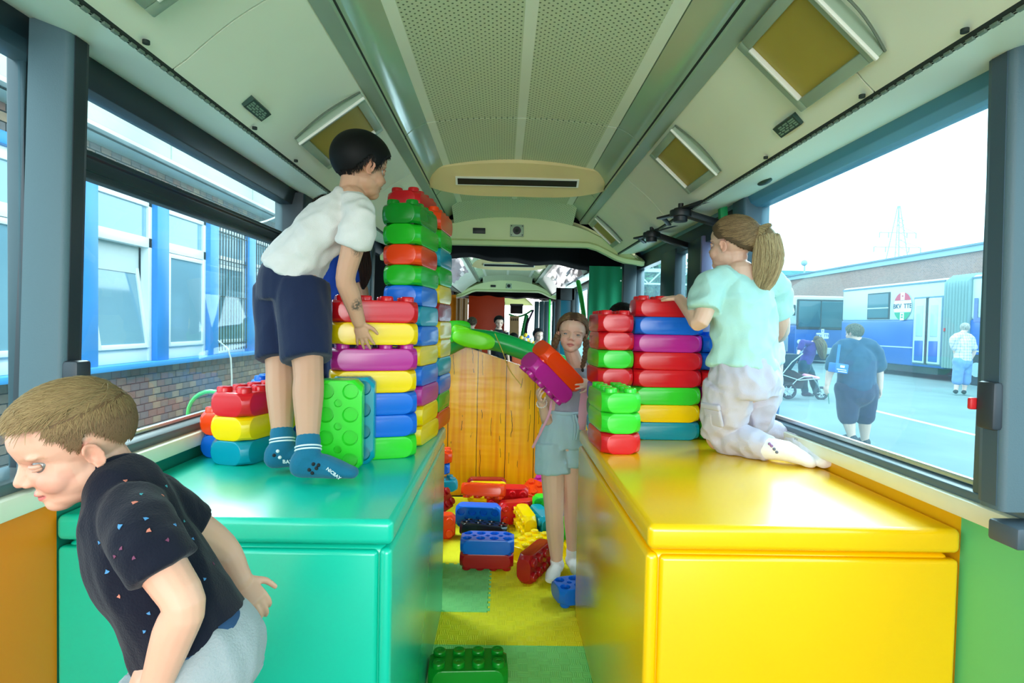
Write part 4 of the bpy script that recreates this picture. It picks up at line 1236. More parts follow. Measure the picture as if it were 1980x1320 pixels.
# little printed dots on the shirt
from mathutils.bvhtree import BVHTree
def on_surface(o, px, py):
    dg = bpy.context.evaluated_depsgraph_get(); me = o.data
    bv = BVHTree.FromPolygons([v.co for v in me.vertices], [p.vertices[:] for p in me.polygons])
    d = (at(px, py, Y=3.0) - EYE).normalized(); r = bv.ray_cast(EYE, d); return r[0], r[1]
def decals(o, items, parent, name, mats_):
    me = o.data; bv = BVHTree.FromPolygons([v.co for v in me.vertices], [p.vertices[:] for p in me.polygons])
    for i, (px, py, r_, mk) in enumerate(items):
        d = (at(px, py, Y=3.0) - EYE).normalized(); q, n_, _, _ = bv.ray_cast(EYE, d)
        if q is None: continue
        b_ = MB(); s1 = n_.orthogonal().normalized(); s2 = n_.cross(s1); a0 = i * 1.3
        pts = []
        for k in range(7):
            a = a0 + 2 * PI * k / 7; pts.append(q + (s1 * math.cos(a) + s2 * math.sin(a)) * r_ * (1 if k % 2 else .55) + n_ * .0006)
        b_.prism(pts, n_ * .0008); kid(b_.build(name, mats_[mk], smooth=0), parent)
pm = {'o': mat('print_coral', (206, 120, 100), .8), 'b': mat('print_blue', (70, 130, 180), .8), 't': mat('print_teal', (60, 150, 160), .8), 'p': mat('print_plum', (110, 50, 80), .8)}
dots = [(243, 930, .0035, 'o'), (260, 972, .0045, 'o'), (314, 958, .003, 'o'), (273, 956, .0028, 't'), (321, 940, .0028, 't'), (232, 1018, .0045, 'b'), (282, 1003, .0035, 'b'), (287, 1026, .0038, 'o'), (193, 1048, .0032, 'b'),
        (235, 1060, .003, 'p'), (324, 1044, .003, 'p'), (208, 1105, .0038, 'b'), (231, 1152, .003, 'o'), (223, 1075, .003, 'p'), (259, 1078, .003, 'p'), (338, 1015, .003, 'b'), (355, 1008, .0025, 't'), (372, 1042, .003, 'b'), (395, 1120, .003, 'b'), (412, 1090, .003, 'p'), (288, 1185, .003, 'b'), (280, 1220, .003, 'b'), (300, 1140, .002, 'p')]
decals(shirt1, dots, K, 'printed_dot', pm)
greyc = fabric('grey_marl_cotton', (150, 156, 160), 300, .4)
b = MB(True)
b.tube([bl_ + (pv - bl_) * .72, pv, pv + V((0, 0, -.03))], [(.098, .078), (.112, .092), (.108, .090)], 20, side=acr, sub=3)
for hp, kn in ((hpL, knL), (hpR, knR)): b.tube([hp, hp + (kn - hp) * .5, hp + (kn - hp) * .85], [.082, .078, .072], 18, sub=3)
cloth('shorts', b, K, greyc, .005, 6, folds(14, .005, (1, 1, .5), 9))
b = MB(True); b.tube([bl_ + (pv - bl_) * .66, bl_ + (pv - bl_) * .84], [(.101, .0815), (.104, .084)], 22, side=acr); cloth('undershirt_hem', b, K, mat('blue_cotton', (26, 62, 100), .85), .005, 3)

# ================================================================ boy in white t-shirt standing on the teal box
SK2 = (200, 150, 122)
K = person('boy in white t-shirt and navy shorts standing on the teal box against the block wall', (at(590, 910, Z=ZT).x, at(590, 910, Z=ZT).y, ZT))
YB = 2.06
h = Head(at(699, 308, Y=YB + .05), (.70, .71, -.10), (.08, 0, 1), .225)
lidfor(h, SK2)
b = MB(); h.shapes(b)
nb = at(679, 384, Y=YB + .03); ch = at(640, 430, Y=YB + .02); be = at(598, 478, Y=YB + .02); pv = at(560, 540, Y=YB + .02)
acr = V((.38, -.92, 0)).normalized()
b.tube([h.w(0, -.12, .28), h.w(0, -.14, .10), nb], [.046, .044, .055], 14, sub=2)
b.tube([nb, ch, be, pv], [(.07, .055), (.125, .080), (.112, .078), (.12, .085)], 18, side=acr, sub=3)
shN = at(694, 428, Y=YB - .09); shF = at(672, 392, Y=YB + .15)
elN = at(668, 538, Y=YB - .07); wrN = at(694, 622, Y=YB + .00)
b.tube([shN, (shN + elN) / 2, elN, elN + (wrN - elN) * .35, wrN], [.044, .039, .034, .035, .024], 14, sub=3)
hand(b, wrN, at(708, 676, Y=YB + .03) - wrN, (.1, 1, -.1), 1, .125, (6, 12, 10), spread=10)
elF = at(680, 470, Y=YB + .16); wrF = at(676, 540, Y=YB + .20)
b.tube([shF, elF, wrF], [.040, .032, .023], 12, sub=3); hand(b, wrF, (.1, .2, -.9), (.3, .9, 0), -1, .12)
fl_ = at(543, 889, Z=ZT + .03); fr_ = at(597, 915, Z=ZT + .03)
hpL = pv + V((-.045, .03, -.03)); hpR = pv + V((.06, -.05, -.03))
anL = at(546, 862, Y=fl_.y - .05); anR = at(596, 878, Y=fr_.y + .0)
knL = at(542, 705, Y=(hpL.y + anL.y) / 2 ); knR = at(596, 712, Y=(hpR.y + anR.y) / 2 + .0)
for hp, kn, an in ((hpL, knL, anL), (hpR, knR, anR)):
    ca_ = kn + (an - kn) * .32
    b.tube([hp, kn, ca_, an], [.072, .050, .050, .031], 14, sub=4)
tL = V((anL.x + .105, anL.y + .06, ZT + .016)); tR = at(684, 926, Z=ZT + .016)
foot(b, anL, None, tL, .036); foot(b, anR, None, tR, .036)
tat = [(at(694, 484, Y=YB - .11), .020, (50, 60, 50), .8), (at(699, 480, Y=YB - .11), .012, (40, 50, 40), .8), (at(692, 588, Y=YB - .05), .018, (50, 58, 56), .85), (at(686, 594, Y=YB - .05), .010, (40, 50, 50), .8)]
body(b, K, h, SK2, .0034, 2, spots=tat, lip=(190, 100, 92), brow=(60, 40, 30))
eyes(h, K, (50, 36, 28))
hair(h, K, (30, 22, 20), 5200, lambda d: .07 if d.y > .4 else .14, lambda d: V((0, .4, -.4)) if d.z > .3 else V((0, .1, -1)), col2=(10, 8, 8), thick=.06, lift=.08, width=.0016, seedv=5, jit=.3, line=[(0, 22), (35, 18), (55, 10), (68, 0), (78, -18), (86, -24), (93, -4), (100, -2), (112, -22), (130, -42), (180, -48)])
white = fabric('white_cotton', (216, 210, 206), 320, .3)
b = MB(True)
b.tube([nb, ch, be, at(572, 512, Y=YB + .02), at(561, 530, Y=YB + .02)], [(.064, .054), (.132, .086), (.132, .090), (.138, .100), (.142, .104)], 24, side=acr, sub=4)
b.tube([nb + (shN - nb) * .2, shN, shN + (elN - shN) * .40], [.052, .057, .056], 18, sub=3)
b.tube([nb + (shF - nb) * .3, shF, shF + (elF - shF) * .5], [.052, .055, .055], 18, sub=3)
cloth('t_shirt', b, K, white, .0055, 4, folds(11, .013, (1, 1, 1), 1.5))
navys = fabric('navy_jersey', (22, 32, 62), 300, .3)
b = MB(True)
b.tube([at(566, 520, Y=YB + .02), pv, at(559, 580, Y=YB + .02)], [(.125, .095), (.138, .105), (.140, .108)], 22, side=acr, sub=3)
b.tube([hpL, hpL.lerp(knL, .5), hpL.lerp(knL, .93)], [.092, .086, .080], 20, sub=3)
b.tube([hpR, hpR.lerp(knR, .5), hpR.lerp(knR, .90)], [.096, .090, .084], 20, sub=3)
cloth('shorts', b, K, navys, .006, 7, folds(10, .006, (1, 1, .4), 4))
sockt = fabric('teal_knit', (24, 104, 136), 420, .35); wht = mat('white_knit', (228, 232, 236), .85)
def sock(an, toe, kn, top, r, m_, stripes=True, nm='sock'):
    b = MB(); ax = (kn - an).normalized()
    b.tube([an + ax * top, an], [r * 1.02, r * 1.0], 16)
    foot(b, an, None, toe, r * 1.10)
    o = cloth(nm, b, K, m_, .004, 3)
    if stripes:
        for dz in (.30, .52):
            c = an + ax * (top * dz); s1 = ax.orthogonal().normalized(); s2 = ax.cross(s1)
            b2 = MB(); b2.tube([c + (s1 * math.cos(t) + s2 * math.sin(t)) * (r * 1.035) for t in [2 * PI * k / 24 for k in range(25)]], [.0028] * 25, 6)
            kid(b2.build('sock_stripe', wht), K)
    return o
s1_ = sock(anL, tL, knL, .045, .0385, sockt); s2_ = sock(anR, tR, knR, .045, .0385, sockt)
# print on the socks
for (px, py, yy, s_, a_) in ((548, 892, anL.y - .1, .019, 4), (645, 915, anR.y - .1, .015, 40)):
    q, n_ = on_surface(s1_ if px < 560 else s2_, px, py)
    if q is not None:
        rt = (Matrix.Rotation(R(-a_ if px > 560 else -a_), 3, n_) @ R_)
        t = text('MCBAY' if px < 560 else 'NICBAY', s_, wht, None, 'sock_lettering', frameM(q + n_ * .0015, rt * 1 if True else rt, n_.cross(rt)), extrude=.0006, bold=True); kid(t, K)
for (px, py) in ((537, 872), (530, 880), (541, 884), (606, 897), (612, 905), (598, 908), (604, 914), (616, 899)):
    q, n_ = on_surface(s1_ if px < 560 else s2_, px, py)
    if q is not None: kid(MB().ball(q, (.006, .006, .006)).build('sock_print', wht if px % 2 else mat('sock_black', (20, 24, 30), .8)), K)

# ================================================================ child in blue standing behind him
K = person('dark-haired child in a blue top almost hidden behind the white-shirted boy', (-.80, 2.66, ZT))
h = Head(at(642, 420, Y=2.66), (.3, .95, 0), (0, 0, 1), .20); lidfor(h, SK2)
b = MB(); h.shapes(b)
nb = h.w(0, -.1, -.12); pv = nb + V((0, 0, -.40))
b.tube([h.w(0, -.1, .3), nb], [.04, .045], 12); b.tube([nb, nb + (pv - nb) * .4, pv], [(.06, .05), (.10, .07), (.10, .08)], 14, side=(1, -.3, 0), sub=3)
for s_ in (-1, 1):
    sh = nb + V((s_ * .115, -s_ * .03, -.05)); el = sh + V((s_ * .05, .02, -.20)); wr = el + V((-s_ * .01, .10, -.14))
    b.tube([sh, el, wr], [.036, .029, .021], 10, sub=3); hand(b, wr, (0, .6, -.8), (-s_, 0, 0), s_, .11)
    hp = pv + V((s_ * .055, 0, 0)); kn = V((hp.x, hp.y, (hp.z + ZT) / 2)); an = V((hp.x, hp.y, ZT + .05)); b.tube([hp, kn, an], [.06, .042, .028], 12, sub=3); foot(b, an, None, an + V((0, .13, -.035)), .03)
body(b, K, h, SK2, .005, 2); eyes(h, K, (50, 36, 28))
hair(h, K, (52, 38, 32), 2600, .3, lambda d: V((0, -.3, -1)), col2=(16, 12, 12), thick=.05, lift=.5, width=.0014, seedv=21, jit=.5)
strand_bundle(K, 'loose_hair', [h.w(.28, -.2, .55), at(690, 460, Y=2.6), at(704, 520, Y=2.6), at(702, 556, Y=2.6)], [.030, .036, .034, .012], 500, (70, 44, 36), (30, 20, 18))
b = MB(True); b.tube([nb + V((0, 0, -.02)), nb + (pv - nb) * .4, pv], [(.07, .06), (.13, .085), (.125, .095)], 16, side=(1, -.3, 0), sub=3)
for s_ in (-1, 1): sh = nb + V((s_ * .115, -s_ * .03, -.05)); b.tube([sh, sh + V((s_ * .025, .01, -.10))], [.05, .048], 14)
cloth('top', b, K, fabric('royal_blue_cotton', (24, 60, 150), 300, .3), .007, 4, folds(12, .006))
b = MB(True); b.tube([pv + V((0, 0, .03)), pv + V((0, 0, -.05))], [(.12, .095), (.12, .1)], 16)
for s_ in (-1, 1): hp = pv + V((s_ * .06, 0, -.04)); b.tube([hp, V((hp.x, hp.y, ZT + .10))], [.075, .05], 14)
cloth('trousers', b, K, fabric('dark_denim', (40, 50, 80), 300, .3), .008, 4, folds(10, .005))

# ================================================================ girl in grey top holding two blocks
SK3 = (226, 184, 162)
YG = 3.22
K = person('girl in grey top and pale denim shorts holding two big blocks in the aisle', (.32, YG, 0))
h = Head(at(1108, 636, Y=YG), (-.16, -.97, .02), (.10, .02, 1), .222); lidfor(h, SK3)
b = MB(); h.shapes(b)
nb = at(1115, 708, Y=YG + .03); ch = at(1112, 740, Y=YG + .02); be = at(1100, 785, Y=YG + .02); pv = at(1085, 850, Y=YG + .03)
b.tube([h.w(0, -.10, .28), h.w(0, -.12, .10), nb], [.044, .040, .048], 14, sub=2)
acr = V((1, -.12, 0)).normalized()
b.tube([nb, ch, be, pv], [(.06, .05), (.125, .072), (.098, .070), (.125, .085)], 18, side=acr, sub=3)
shR = at(1074, 722, Y=YG - .0); shL = at(1152, 724, Y=YG + .04)
elR = at(1046, 806, Y=YG - .10); wrR = at(1048, 772, Y=YG - .20)
elR = at(1060, 812, Y=YG - .02); wrR = at(1047, 778, Y=YG - .16)
b.tube([shR, elR, wrR], [.040, .034, .023], 14, sub=4)
hand(b, wrR, at(1034, 748, Y=YG - .22) - wrR, (.75, .1, .65), -1, .125, (28, 34, 25), spread=9)
elL = at(1176, 790, Y=YG - .04); wrL = at(1142, 742, Y=YG - .20)
b.tube([shL, elL, wrL], [.040, .032, .022], 14, sub=4)
hand(b, wrL, at(1108, 738, Y=YG - .27) - wrL, (-.3, .9, -.2), 1, .125, (4, 14, 12), spread=11)
hpR = pv + V((-.055, -.01, -.02)); hpL = pv + V((.065, .02, -.02))
anR = at(1077, 1096, Y=YG + .05); knR = at(1072, 1000, Y=YG - .03); anL = V((.44, YG + .12, .09)); knL = V((.42, YG + .03, .47))
for hp, kn, an in ((hpR, knR, anR), (hpL, knL, anL)):
    b.tube([hp, hp + (kn - hp) * .5, kn, kn + (an - kn) * .35, an], [.074, .066, .052, .050, .031], 14, sub=4)
foot(b, anR, None, V((anR.x - .05, anR.y - .13, .022)), .034); foot(b, anL, None, V((anL.x + .03, anL.y - .15, .022)), .034)
body(b, K, h, SK3, .0034, 2, lip=(196, 96, 98), brow=(120, 88, 66), blush=.35)
eyes(h, K, (74, 92, 90), open_=.85, look=(.1, 0))
LONG = [(0, 34), (30, 32), (50, 24), (66, 6), (80, -8), (95, -10), (110, -20), (140, -36), (180, -42)]
hair(h, K, (150, 116, 84), 5200, lambda d: .24 if d.y < .4 else .16, lambda d: V(((1 if d.x > .02 else -1) * (1.0 if d.y > -.2 else .3), -.35, -.45)), col2=(84, 60, 44), line=LONG, thick=.03, lift=.10, width=.0013, seedv=8, jit=.3)
def braid(pts, r, nm='braid'):
    b_ = MB(); P = [V(p) for p in pts]; N = 15
    def C(t):
        f = t * (len(P) - 1); i = min(int(f), len(P) - 2); return P[i].lerp(P[i + 1], f - i)
    for k in range(N):
        t = k / (N - 1); q = C(t * .999); rr = r * (1 - .35 * t)
        sgn = 1 if k % 2 else -1
        b_.ball(q + V((sgn * rr * .35, 0, 0)), (rr * .95, rr * .8, rr * 1.25), Matrix.Rotation(R(sgn * 28), 3, 'Y'), 10, 8)
    o = b_.build(nm, hairm, smooth=70); paint(o.data, lambda p: [v * (.8 + .5 * noise.noise(p * 200)) for v in lin((120, 92, 68))[:3]]); kid(o, K)
    e = C(1); kid(MB().ball(e - V((0, 0, r * 1.2)), (r * .5, r * .5, r * .8)).build('hair_tie', mat('dark_band', (30, 26, 30), .7)), K)
braid([h.w(.36, -.05, .38), h.w(.42, .02, .15), h.w(.44, .05, -.2), h.w(.44, .05, -.5)], .017)
braid([h.w(-.36, -.05, .38), h.w(-.40, -.02, .1), h.w(-.38, .02, -.12), h.w(-.36, .04, -.30)], .016)
gtop = fabric('grey_jersey', (160, 160, 174), 320, .35)
b = MB(True)
b.tube([nb + V((0, 0, -.012)), ch, be, at(1098, 800, Y=YG + .02)], [(.068, .056), (.140, .084), (.116, .084), (.118, .088)], 22, side=acr, sub=4)
for sh, el in ((shR, elR), (shL, elL)): b.tube([nb + (sh - nb) * .4, sh, sh + (el - sh) * .35], [.044, .052, .050], 16, sub=3)
cloth('grey_top', b, K, gtop, .0055, 5, folds(13, .004, (1, 1, 1), 7))
den = fabric('pale_blue_denim', (168, 196, 206), 380, .4)
b = MB(True)
b.tube([at(1096, 798, Y=YG + .02), at(1090, 825, Y=YG + .02), pv, pv + V((0, 0, -.04))], [(.112, .088), (.124, .094), (.134, .100), (.132, .100)], 22, side=acr, sub=3)
b.tube([hpR, hpR.lerp(knR, .22), hpR.lerp(knR, .40)], [.092, .096, .100], 20)
b.tube([hpL, hpL.lerp(knL, .22), hpL.lerp(knL, .40)], [.090, .094, .098], 20)
cloth('denim_shorts', b, K, den, .0055, 2, folds(15, .008, (1, 1, .7), 2))
bt = MB(); bt.tube([at(1096, 800, Y=YG - .09) + V((-.10, .06, 0)), at(1096, 800, Y=YG - .09), at(1096, 800, Y=YG - .09) + V((.10, .05, 0))], [(.010, .004)] * 3, 8, side=(0, 0, 1), sub=4); kid(bt.build('waist_tie', den), K)
bt = MB()
for dx in (0, .012): bt.tube([at(1108, 802, Y=YG - .10) + V((dx, 0, 0)), at(1112, 825, Y=YG - .115) + V((dx * 1.5, 0, 0)), at(1110, 850, Y=YG - .12) + V((dx, 0, 0))], [(.006, .003)] * 3, 8, sub=3)
kid(bt.build('waist_tie', den), K)
wsock = fabric('white_sock_knit', (226, 222, 226), 420, .3)
sock(anR, V((anR.x - .052, anR.y - .136, .020)), knR, .045, .0375, wsock, False); sock(anL, V((anL.x + .03, anL.y - .155, .020)), knL, .045, .0375, wsock, False)
# pink cords and bead bracelet
pink = fabric('pink_strap', (220, 160, 180), 300, .2)
kid(MB().tube([at(1066, 775, Y=YG - .10), at(1062, 800, Y=YG - .13), at(1048, 830, Y=YG - .12), at(1030, 865, Y=YG - .10)], [(.007, .003)] * 4, 8, sub=4).build('pink_cord', pink), K)
kid(MB().tube([at(1131, 750, Y=YG - .10), at(1128, 790, Y=YG - .115), at(1124, 830, Y=YG - .11)], [(.020, .004), (.026, .004), (.020, .004)], 8, side=(1, 0, 0), sub=4).build('pink_strap', pink), K)
bb = MB(); ax = (wrR - elR).normalized(); s1 = ax.orthogonal().normalized(); s2 = ax.cross(s1)
for k in range(18): bb.ball(wrR - ax * .008 + (s1 * math.cos(2 * PI * k / 18) + s2 * math.sin(2 * PI * k / 18)) * .0275, (.0042,) * 3, None, 8, 6)
kid(bb.build('bead_bracelet', mat('pearl_bead', (236, 226, 220), .3)), K)
# the two blocks in her hands
ax = (at(1122, 758, Y=YG - .13) - at(1046, 678, Y=YG - .30)).normalized()
stn = V((-.66, -.10, -.60)); stn = (stn - ax * stn.dot(ax)).normalized(); yd = stn.cross(ax)
def held(c, col, lab):
    M = Matrix.Identity(4)
    for i in range(3): M[i][0] = ax[i]; M[i][1] = yd[i]; M[i][2] = stn[i]; M[i][3] = c[i]
    M = M @ Matrix.Translation((0, 0, -BH / 2)); return block(col, None, M=M, label=lab)
cm = at(1058, 731, Y=YG - .235)
held(cm, 'magenta', 'magenta block held by the girl in the aisle, studs facing down')
held(cm - stn * BH * 1.0, 'orange', 'orange-red block held by the girl in the aisle above the magenta one')

# ================================================================ girl kneeling on the yellow box
SK4 = (222, 178, 156)
K = person('girl in mint t-shirt kneeling on the yellow box, seen from behind', (.98, 2.3, ZT))
YK = 2.36
h = Head(at(1418, 461, Y=YK + .06), (-.60, .80, .04), (.03, 0, 1), .225); lidfor(h, SK4)
b = MB(); h.shapes(b)
nb = at(1432, 527, Y=YK + .02); ch = at(1436, 585, Y=YK + .02); be = at(1440, 660, Y=YK); pv = at(1440, 735, Y=YK - .02)
acr = V((.86, .50, 0)).normalized()
b.tube([h.w(0, -.12, .28), h.w(0, -.14, .10), nb], [.046, .043, .052], 14, sub=2)
b.tube([nb, ch, be, pv], [(.065, .055), (.135, .082), (.118, .080), (.135, .10)], 18, side=acr, sub=3)
shL = at(1376, 556, Y=YK - .03); shR = at(1496, 556, Y=YK + .10)
elL = at(1354, 622, Y=YK - .08); wrL = at(1314, 578, Y=YK + .14)
b.tube([shL, elL, elL + (wrL - elL) * .35, wrL], [.042, .035, .034, .023], 14, sub=4)
hand(b, wrL, at(1284, 571, Y=YK + .26) - wrL, (0, .1, -1), 1, .125, (6, 14, 12), spread=9)
elR = at(1512, 640, Y=YK + .20); wrR = at(1480, 660, Y=YK + .36)
b.tube([shR, elR, wrR], [.042, .033, .023], 14, sub=4); hand(b, wrR, (-.6, .6, 0), (0, 0, -1), -1, .12)
hipL = pv + V((-.065, -.02, -.02)); hipR = pv + V((.07, .04, -.02))
knL = at(1390, 850, Y=2.40) ; knL.z = ZT + .058
knR = V((knL.x + .17, knL.y + .09, ZT + .058))
anL = V((at(1490, 868, Z=ZT + .05).x, at(1490, 868, Z=ZT + .05).y, ZT + .050)); toL = at(1568, 893, Z=ZT + .02)
anR = V((at(1528, 846, Z=ZT + .06).x, at(1528, 846, Z=ZT + .06).y + .02, ZT + .055)); toR = at(1592, 893, Z=ZT + .025)
for hp, kn, an, to in ((hipL, knL, anL, toL), (hipR, knR, anR, toR)):
    b.tube([hp, kn], [.080, .055], 14); b.tube([kn, kn + (an - kn) * .4 + V((0, 0, .008)), an], [.052, .050, .032], 14, sub=3)
    b.tube([an, an.lerp(to, .4) + V((0, 0, .012)), to], [(.030, .032), (.032, .032), (.030, .018)], 14, sub=3)
body(b, K, h, SK4, .0036, 2, brow=(130, 100, 76)); eyes(h, K)
hair(h, K, (158, 130, 92), 6500, .30, lambda d: (V((.05, -1.0, .25)) - d) , col2=(96, 76, 56), line=LONG, thick=.035, lift=.05, width=.0013, seedv=14, jit=.16)
tb = h.w(.06, -.46, .74)
strand_bundle(K, 'ponytail', [tb, h.w(.12, -.60, .66), h.w(.16, -.66, .25), h.w(.13, -.62, -.15), h.w(.06, -.56, -.50)], [.022, .048, .060, .050, .012], 2600, (206, 184, 140), (128, 108, 78), width=.0011)
kid(MB().tube([tb + h.R3.normalized() @ V((.026 * math.cos(t), 0, .026 * math.sin(t))) for t in [2 * PI * k / 16 for k in range(17)]], [.006] * 17, 8).build('hair_tie', mat('dark_band', (30, 26, 30), .7)), K)
kid(MB().tube([h.w(-.30, .05, .86), h.w(-.22, .12, .93), h.w(-.14, .16, .97)], [(.006, .004)] * 3, 8, sub=3).build('hair_clip', mat('coral_clip', (226, 130, 96), .4)), K)
mint = fabric('mint_cotton', (172, 212, 203), 320, .3)
b = MB(True)
b.tube([nb + V((0, 0, -.005)), at(1434, 556, Y=YK + .02), ch, be, at(1436, 712, Y=YK - .01)], [(.065, .055), (.135, .078), (.158, .098), (.152, .104), (.162, .120)], 24, side=acr, sub=4)
b.tube([nb + (shL - nb) * .3, shL, shL + (elL - shL) * .66], [.052, .062, .064], 18, sub=3)
b.tube([nb + (shR - nb) * .3, shR, shR + (elR - shR) * .6], [.052, .062, .062], 18, sub=3)
cloth('t_shirt', b, K, mint, .0055, 3, folds(9, .017, (1, 1, 1), 5.5))
gtr = fabric('pale_grey_sweat_fabric', (188, 182, 196), 320, .35)
b = MB(True)
b.tube([at(1438, 700, Y=YK - .01), pv + V((0, 0, .01)), pv + V((0, 0, -.06))], [(.142, .108), (.158, .125), (.150, .125)], 24, side=acr, sub=3)
for hp, kn, an in ((hipL, knL, anL), (hipR, knR, anR)):
    b.tube([hp, hp.lerp(kn, .55), kn + V((0, 0, .012))], [.100, .088, .072], 20, sub=3); b.tube([kn, kn.lerp(an, .5) + V((0, 0, .01)), an - (an - kn).normalized() * .01], [.066, .062, .048], 18, sub=3)
tr = cloth('trousers', b, K, gtr, .0055, 5, folds(13, .014, (1, 1, .8), 8))
for v in tr.data.vertices:
    if v.co.z < ZT + .001: v.co.z = ZT + .001
# cargo pocket flap
q, n_ = on_surface(tr, 1374, 786)
if q is not None:
    up_ = V((0, 0, 1)); up_ = (up_ - n_ * up_.dot(n_)).normalized(); Mp = frameM(q, up_.cross(n_), up_)
    kid(MB().box((-.05, -.012, -.01), (.05, .014, .009), Mp).build('pocket_flap', gtr, bevel=.007, seg=3), K)
    kid(MB().box((-.046, -.085, -.012), (.046, -.01, .004), Mp).build('cargo_pocket', gtr, bevel=.01, seg=3), K)
wsk = fabric('white_ribbed_sock', (236, 234, 240), 420, .3)
for an, to, kn in ((anL, toL, knL), (anR, toR, knR)):
    b = MB(); b.tube([an + (kn - an).normalized() * .03, an, an.lerp(to, .4) + V((0, 0, .012)), to], [(.040, .040), (.038, .042), (.040, .038), (.036, .022)], 18, side=(0, 0, 1) if False else None, sub=4)
    o = cloth('sock', b, K, wsk, .004, 4, folds(20, .003))
    for v in o.data.vertices:
        if v.co.z < ZT + .0015: v.co.z = ZT + .0015
    if an is anR: sR = o
    else: sL = o
q, n_ = on_surface(sR, 1545, 850)
if q is not None:
    rt = Matrix.Rotation(R(-38), 3, n_) @ R_
    kid(text('35-38', .016, mat('grey_sock_print', (110, 112, 130), .8), None, 'sock_lettering', frameM(q + n_ * .001, rt, n_.cross(rt)), extrude=.0004), K)
for px, py, c_ in ((1492, 862, 'v'), (1497, 868, 'g'), (1502, 874, 'g'), (1488, 858, 'v')):
    q, n_ = on_surface(sL, px, py)
    if q is not None: kid(MB().ball(q, (.006,) * 3).build('sock_print', mat('violet_print', (150, 110, 160), .8) if c_ == 'v' else mat('grey_sock_print', (110, 112, 130), .8)), K)

# ================================================================ children farther back
def small_person(lab, c, f, H, Z0, skin, haircol, topcol, sleeve=True, trouser=(40, 44, 60), group=None, vox=.008):
    global K
    K = person(lab, (c.x, c.y, Z0)); h = Head(c, f, (0, 0, 1), H); lidfor(h, skin)
    b = MB(); h.shapes(b); nb = h.w(0, -.1, -.12); T = (nb.z - Z0); pv = V((nb.x, nb.y, Z0 + T * .57)); sd = h.r
    b.tube([h.w(0, -.1, .3), nb], [.2 * H, .22 * H], 12); b.tube([nb, nb + (pv - nb) * .35, pv], [(.3 * H, .25 * H), (.58 * H, .36 * H), (.5 * H, .38 * H)], 14, side=sd, sub=3)
    for s_ in (-1, 1):
        sh = nb + sd * (s_ * .62 * H) + V((0, 0, -.22 * H)); el = sh + sd * (s_ * .15 * H) + V((0, 0, -T * .22)); wr = el + h.f * (.12 * T) + V((0, 0, -T * .12))
        b.tube([sh, el, wr], [.18 * H, .15 * H, .11 * H], 10, sub=3); hand(b, wr, wr - el, -sd * s_, s_, .5 * H)
        hp = pv + sd * (s_ * .28 * H); an = V((hp.x, hp.y, Z0 + .05)); b.tube([hp, (hp + an) / 2, an], [.3 * H, .22 * H, .14 * H], 12, sub=3); foot(b, an, None, an + h.f * .14 + V((0, 0, -.03)), .035)
    body(b, K, h, skin, vox, 1); eyes(h, K, (60, 50, 40))
    hair(h, K, haircol, 900, .16, lambda d: V((0, .3, -1)), col2=[v * .5 for v in haircol], thick=.05, lift=.3, width=.0022, seedv=int(c.x * 100) % 50)
    b = MB(True); b.tube([nb, nb + (pv - nb) * .35, pv], [(.34 * H, .28 * H), (.66 * H, .42 * H), (.60 * H, .46 * H)], 16, side=sd, sub=3)
    for s_ in (-1, 1):
        sh = nb + sd * (s_ * .62 * H) + V((0, 0, -.22 * H)); b.tube([sh, sh + sd * (s_ * .08 * H) + V((0, 0, -T * .13))], [.25 * H, .23 * H], 12)
    cloth('top', b, K, fabric('top_%d_%d_%d' % topcol, topcol), .010, 3, folds(10, .006))
    b = MB(True); b.tube([pv + V((0, 0, .05)), pv - V((0, 0, .1))], [(.6 * H, .46 * H), (.6 * H, .5 * H)], 16, side=sd)
    for s_ in (-1, 1): hp = pv + sd * (s_ * .30 * H) - V((0, 0, .04)); b.tube([hp, V((hp.x, hp.y, Z0 + .12))], [.34 * H, .22 * H], 12)
    cloth('trousers', b, K, fabric('trouser_%d_%d_%d' % trouser, trouser), .012, 3, folds(8, .006))
    return K
small_person('child with black hair mostly hidden behind the right block column', at(1203, 612, Y=3.55), (-.2, 1, 0), .20, 0.0, (214, 168, 146), (24, 20, 22), (60, 90, 130))
small_person('fair-haired child standing at the orange panel far back, seen from behind', at(913, 622, Y=10.2), (.1, 1, 0), .20, 0.0, SK3, (120, 100, 76), (34, 36, 44))
small_person('dark-haired boy in a black zip top before the orange panel', at(965, 620, Y=10.0), (.15, -1, -.15), .21, 0.0, SK3, (34, 26, 24), (22, 24, 30))
small_person('dark-haired child low down at the far play area', at(993, 652, Y=10.8), (0, 1, 0), .20, 0.0, SK3, (30, 24, 24), (60, 40, 70))
small_person('small child in a white top reaching up at the far play area', at(1041, 645, Y=9.0), (.3, -.9, 0), .20, 0.0, SK3, (60, 60, 70), (206, 216, 214))
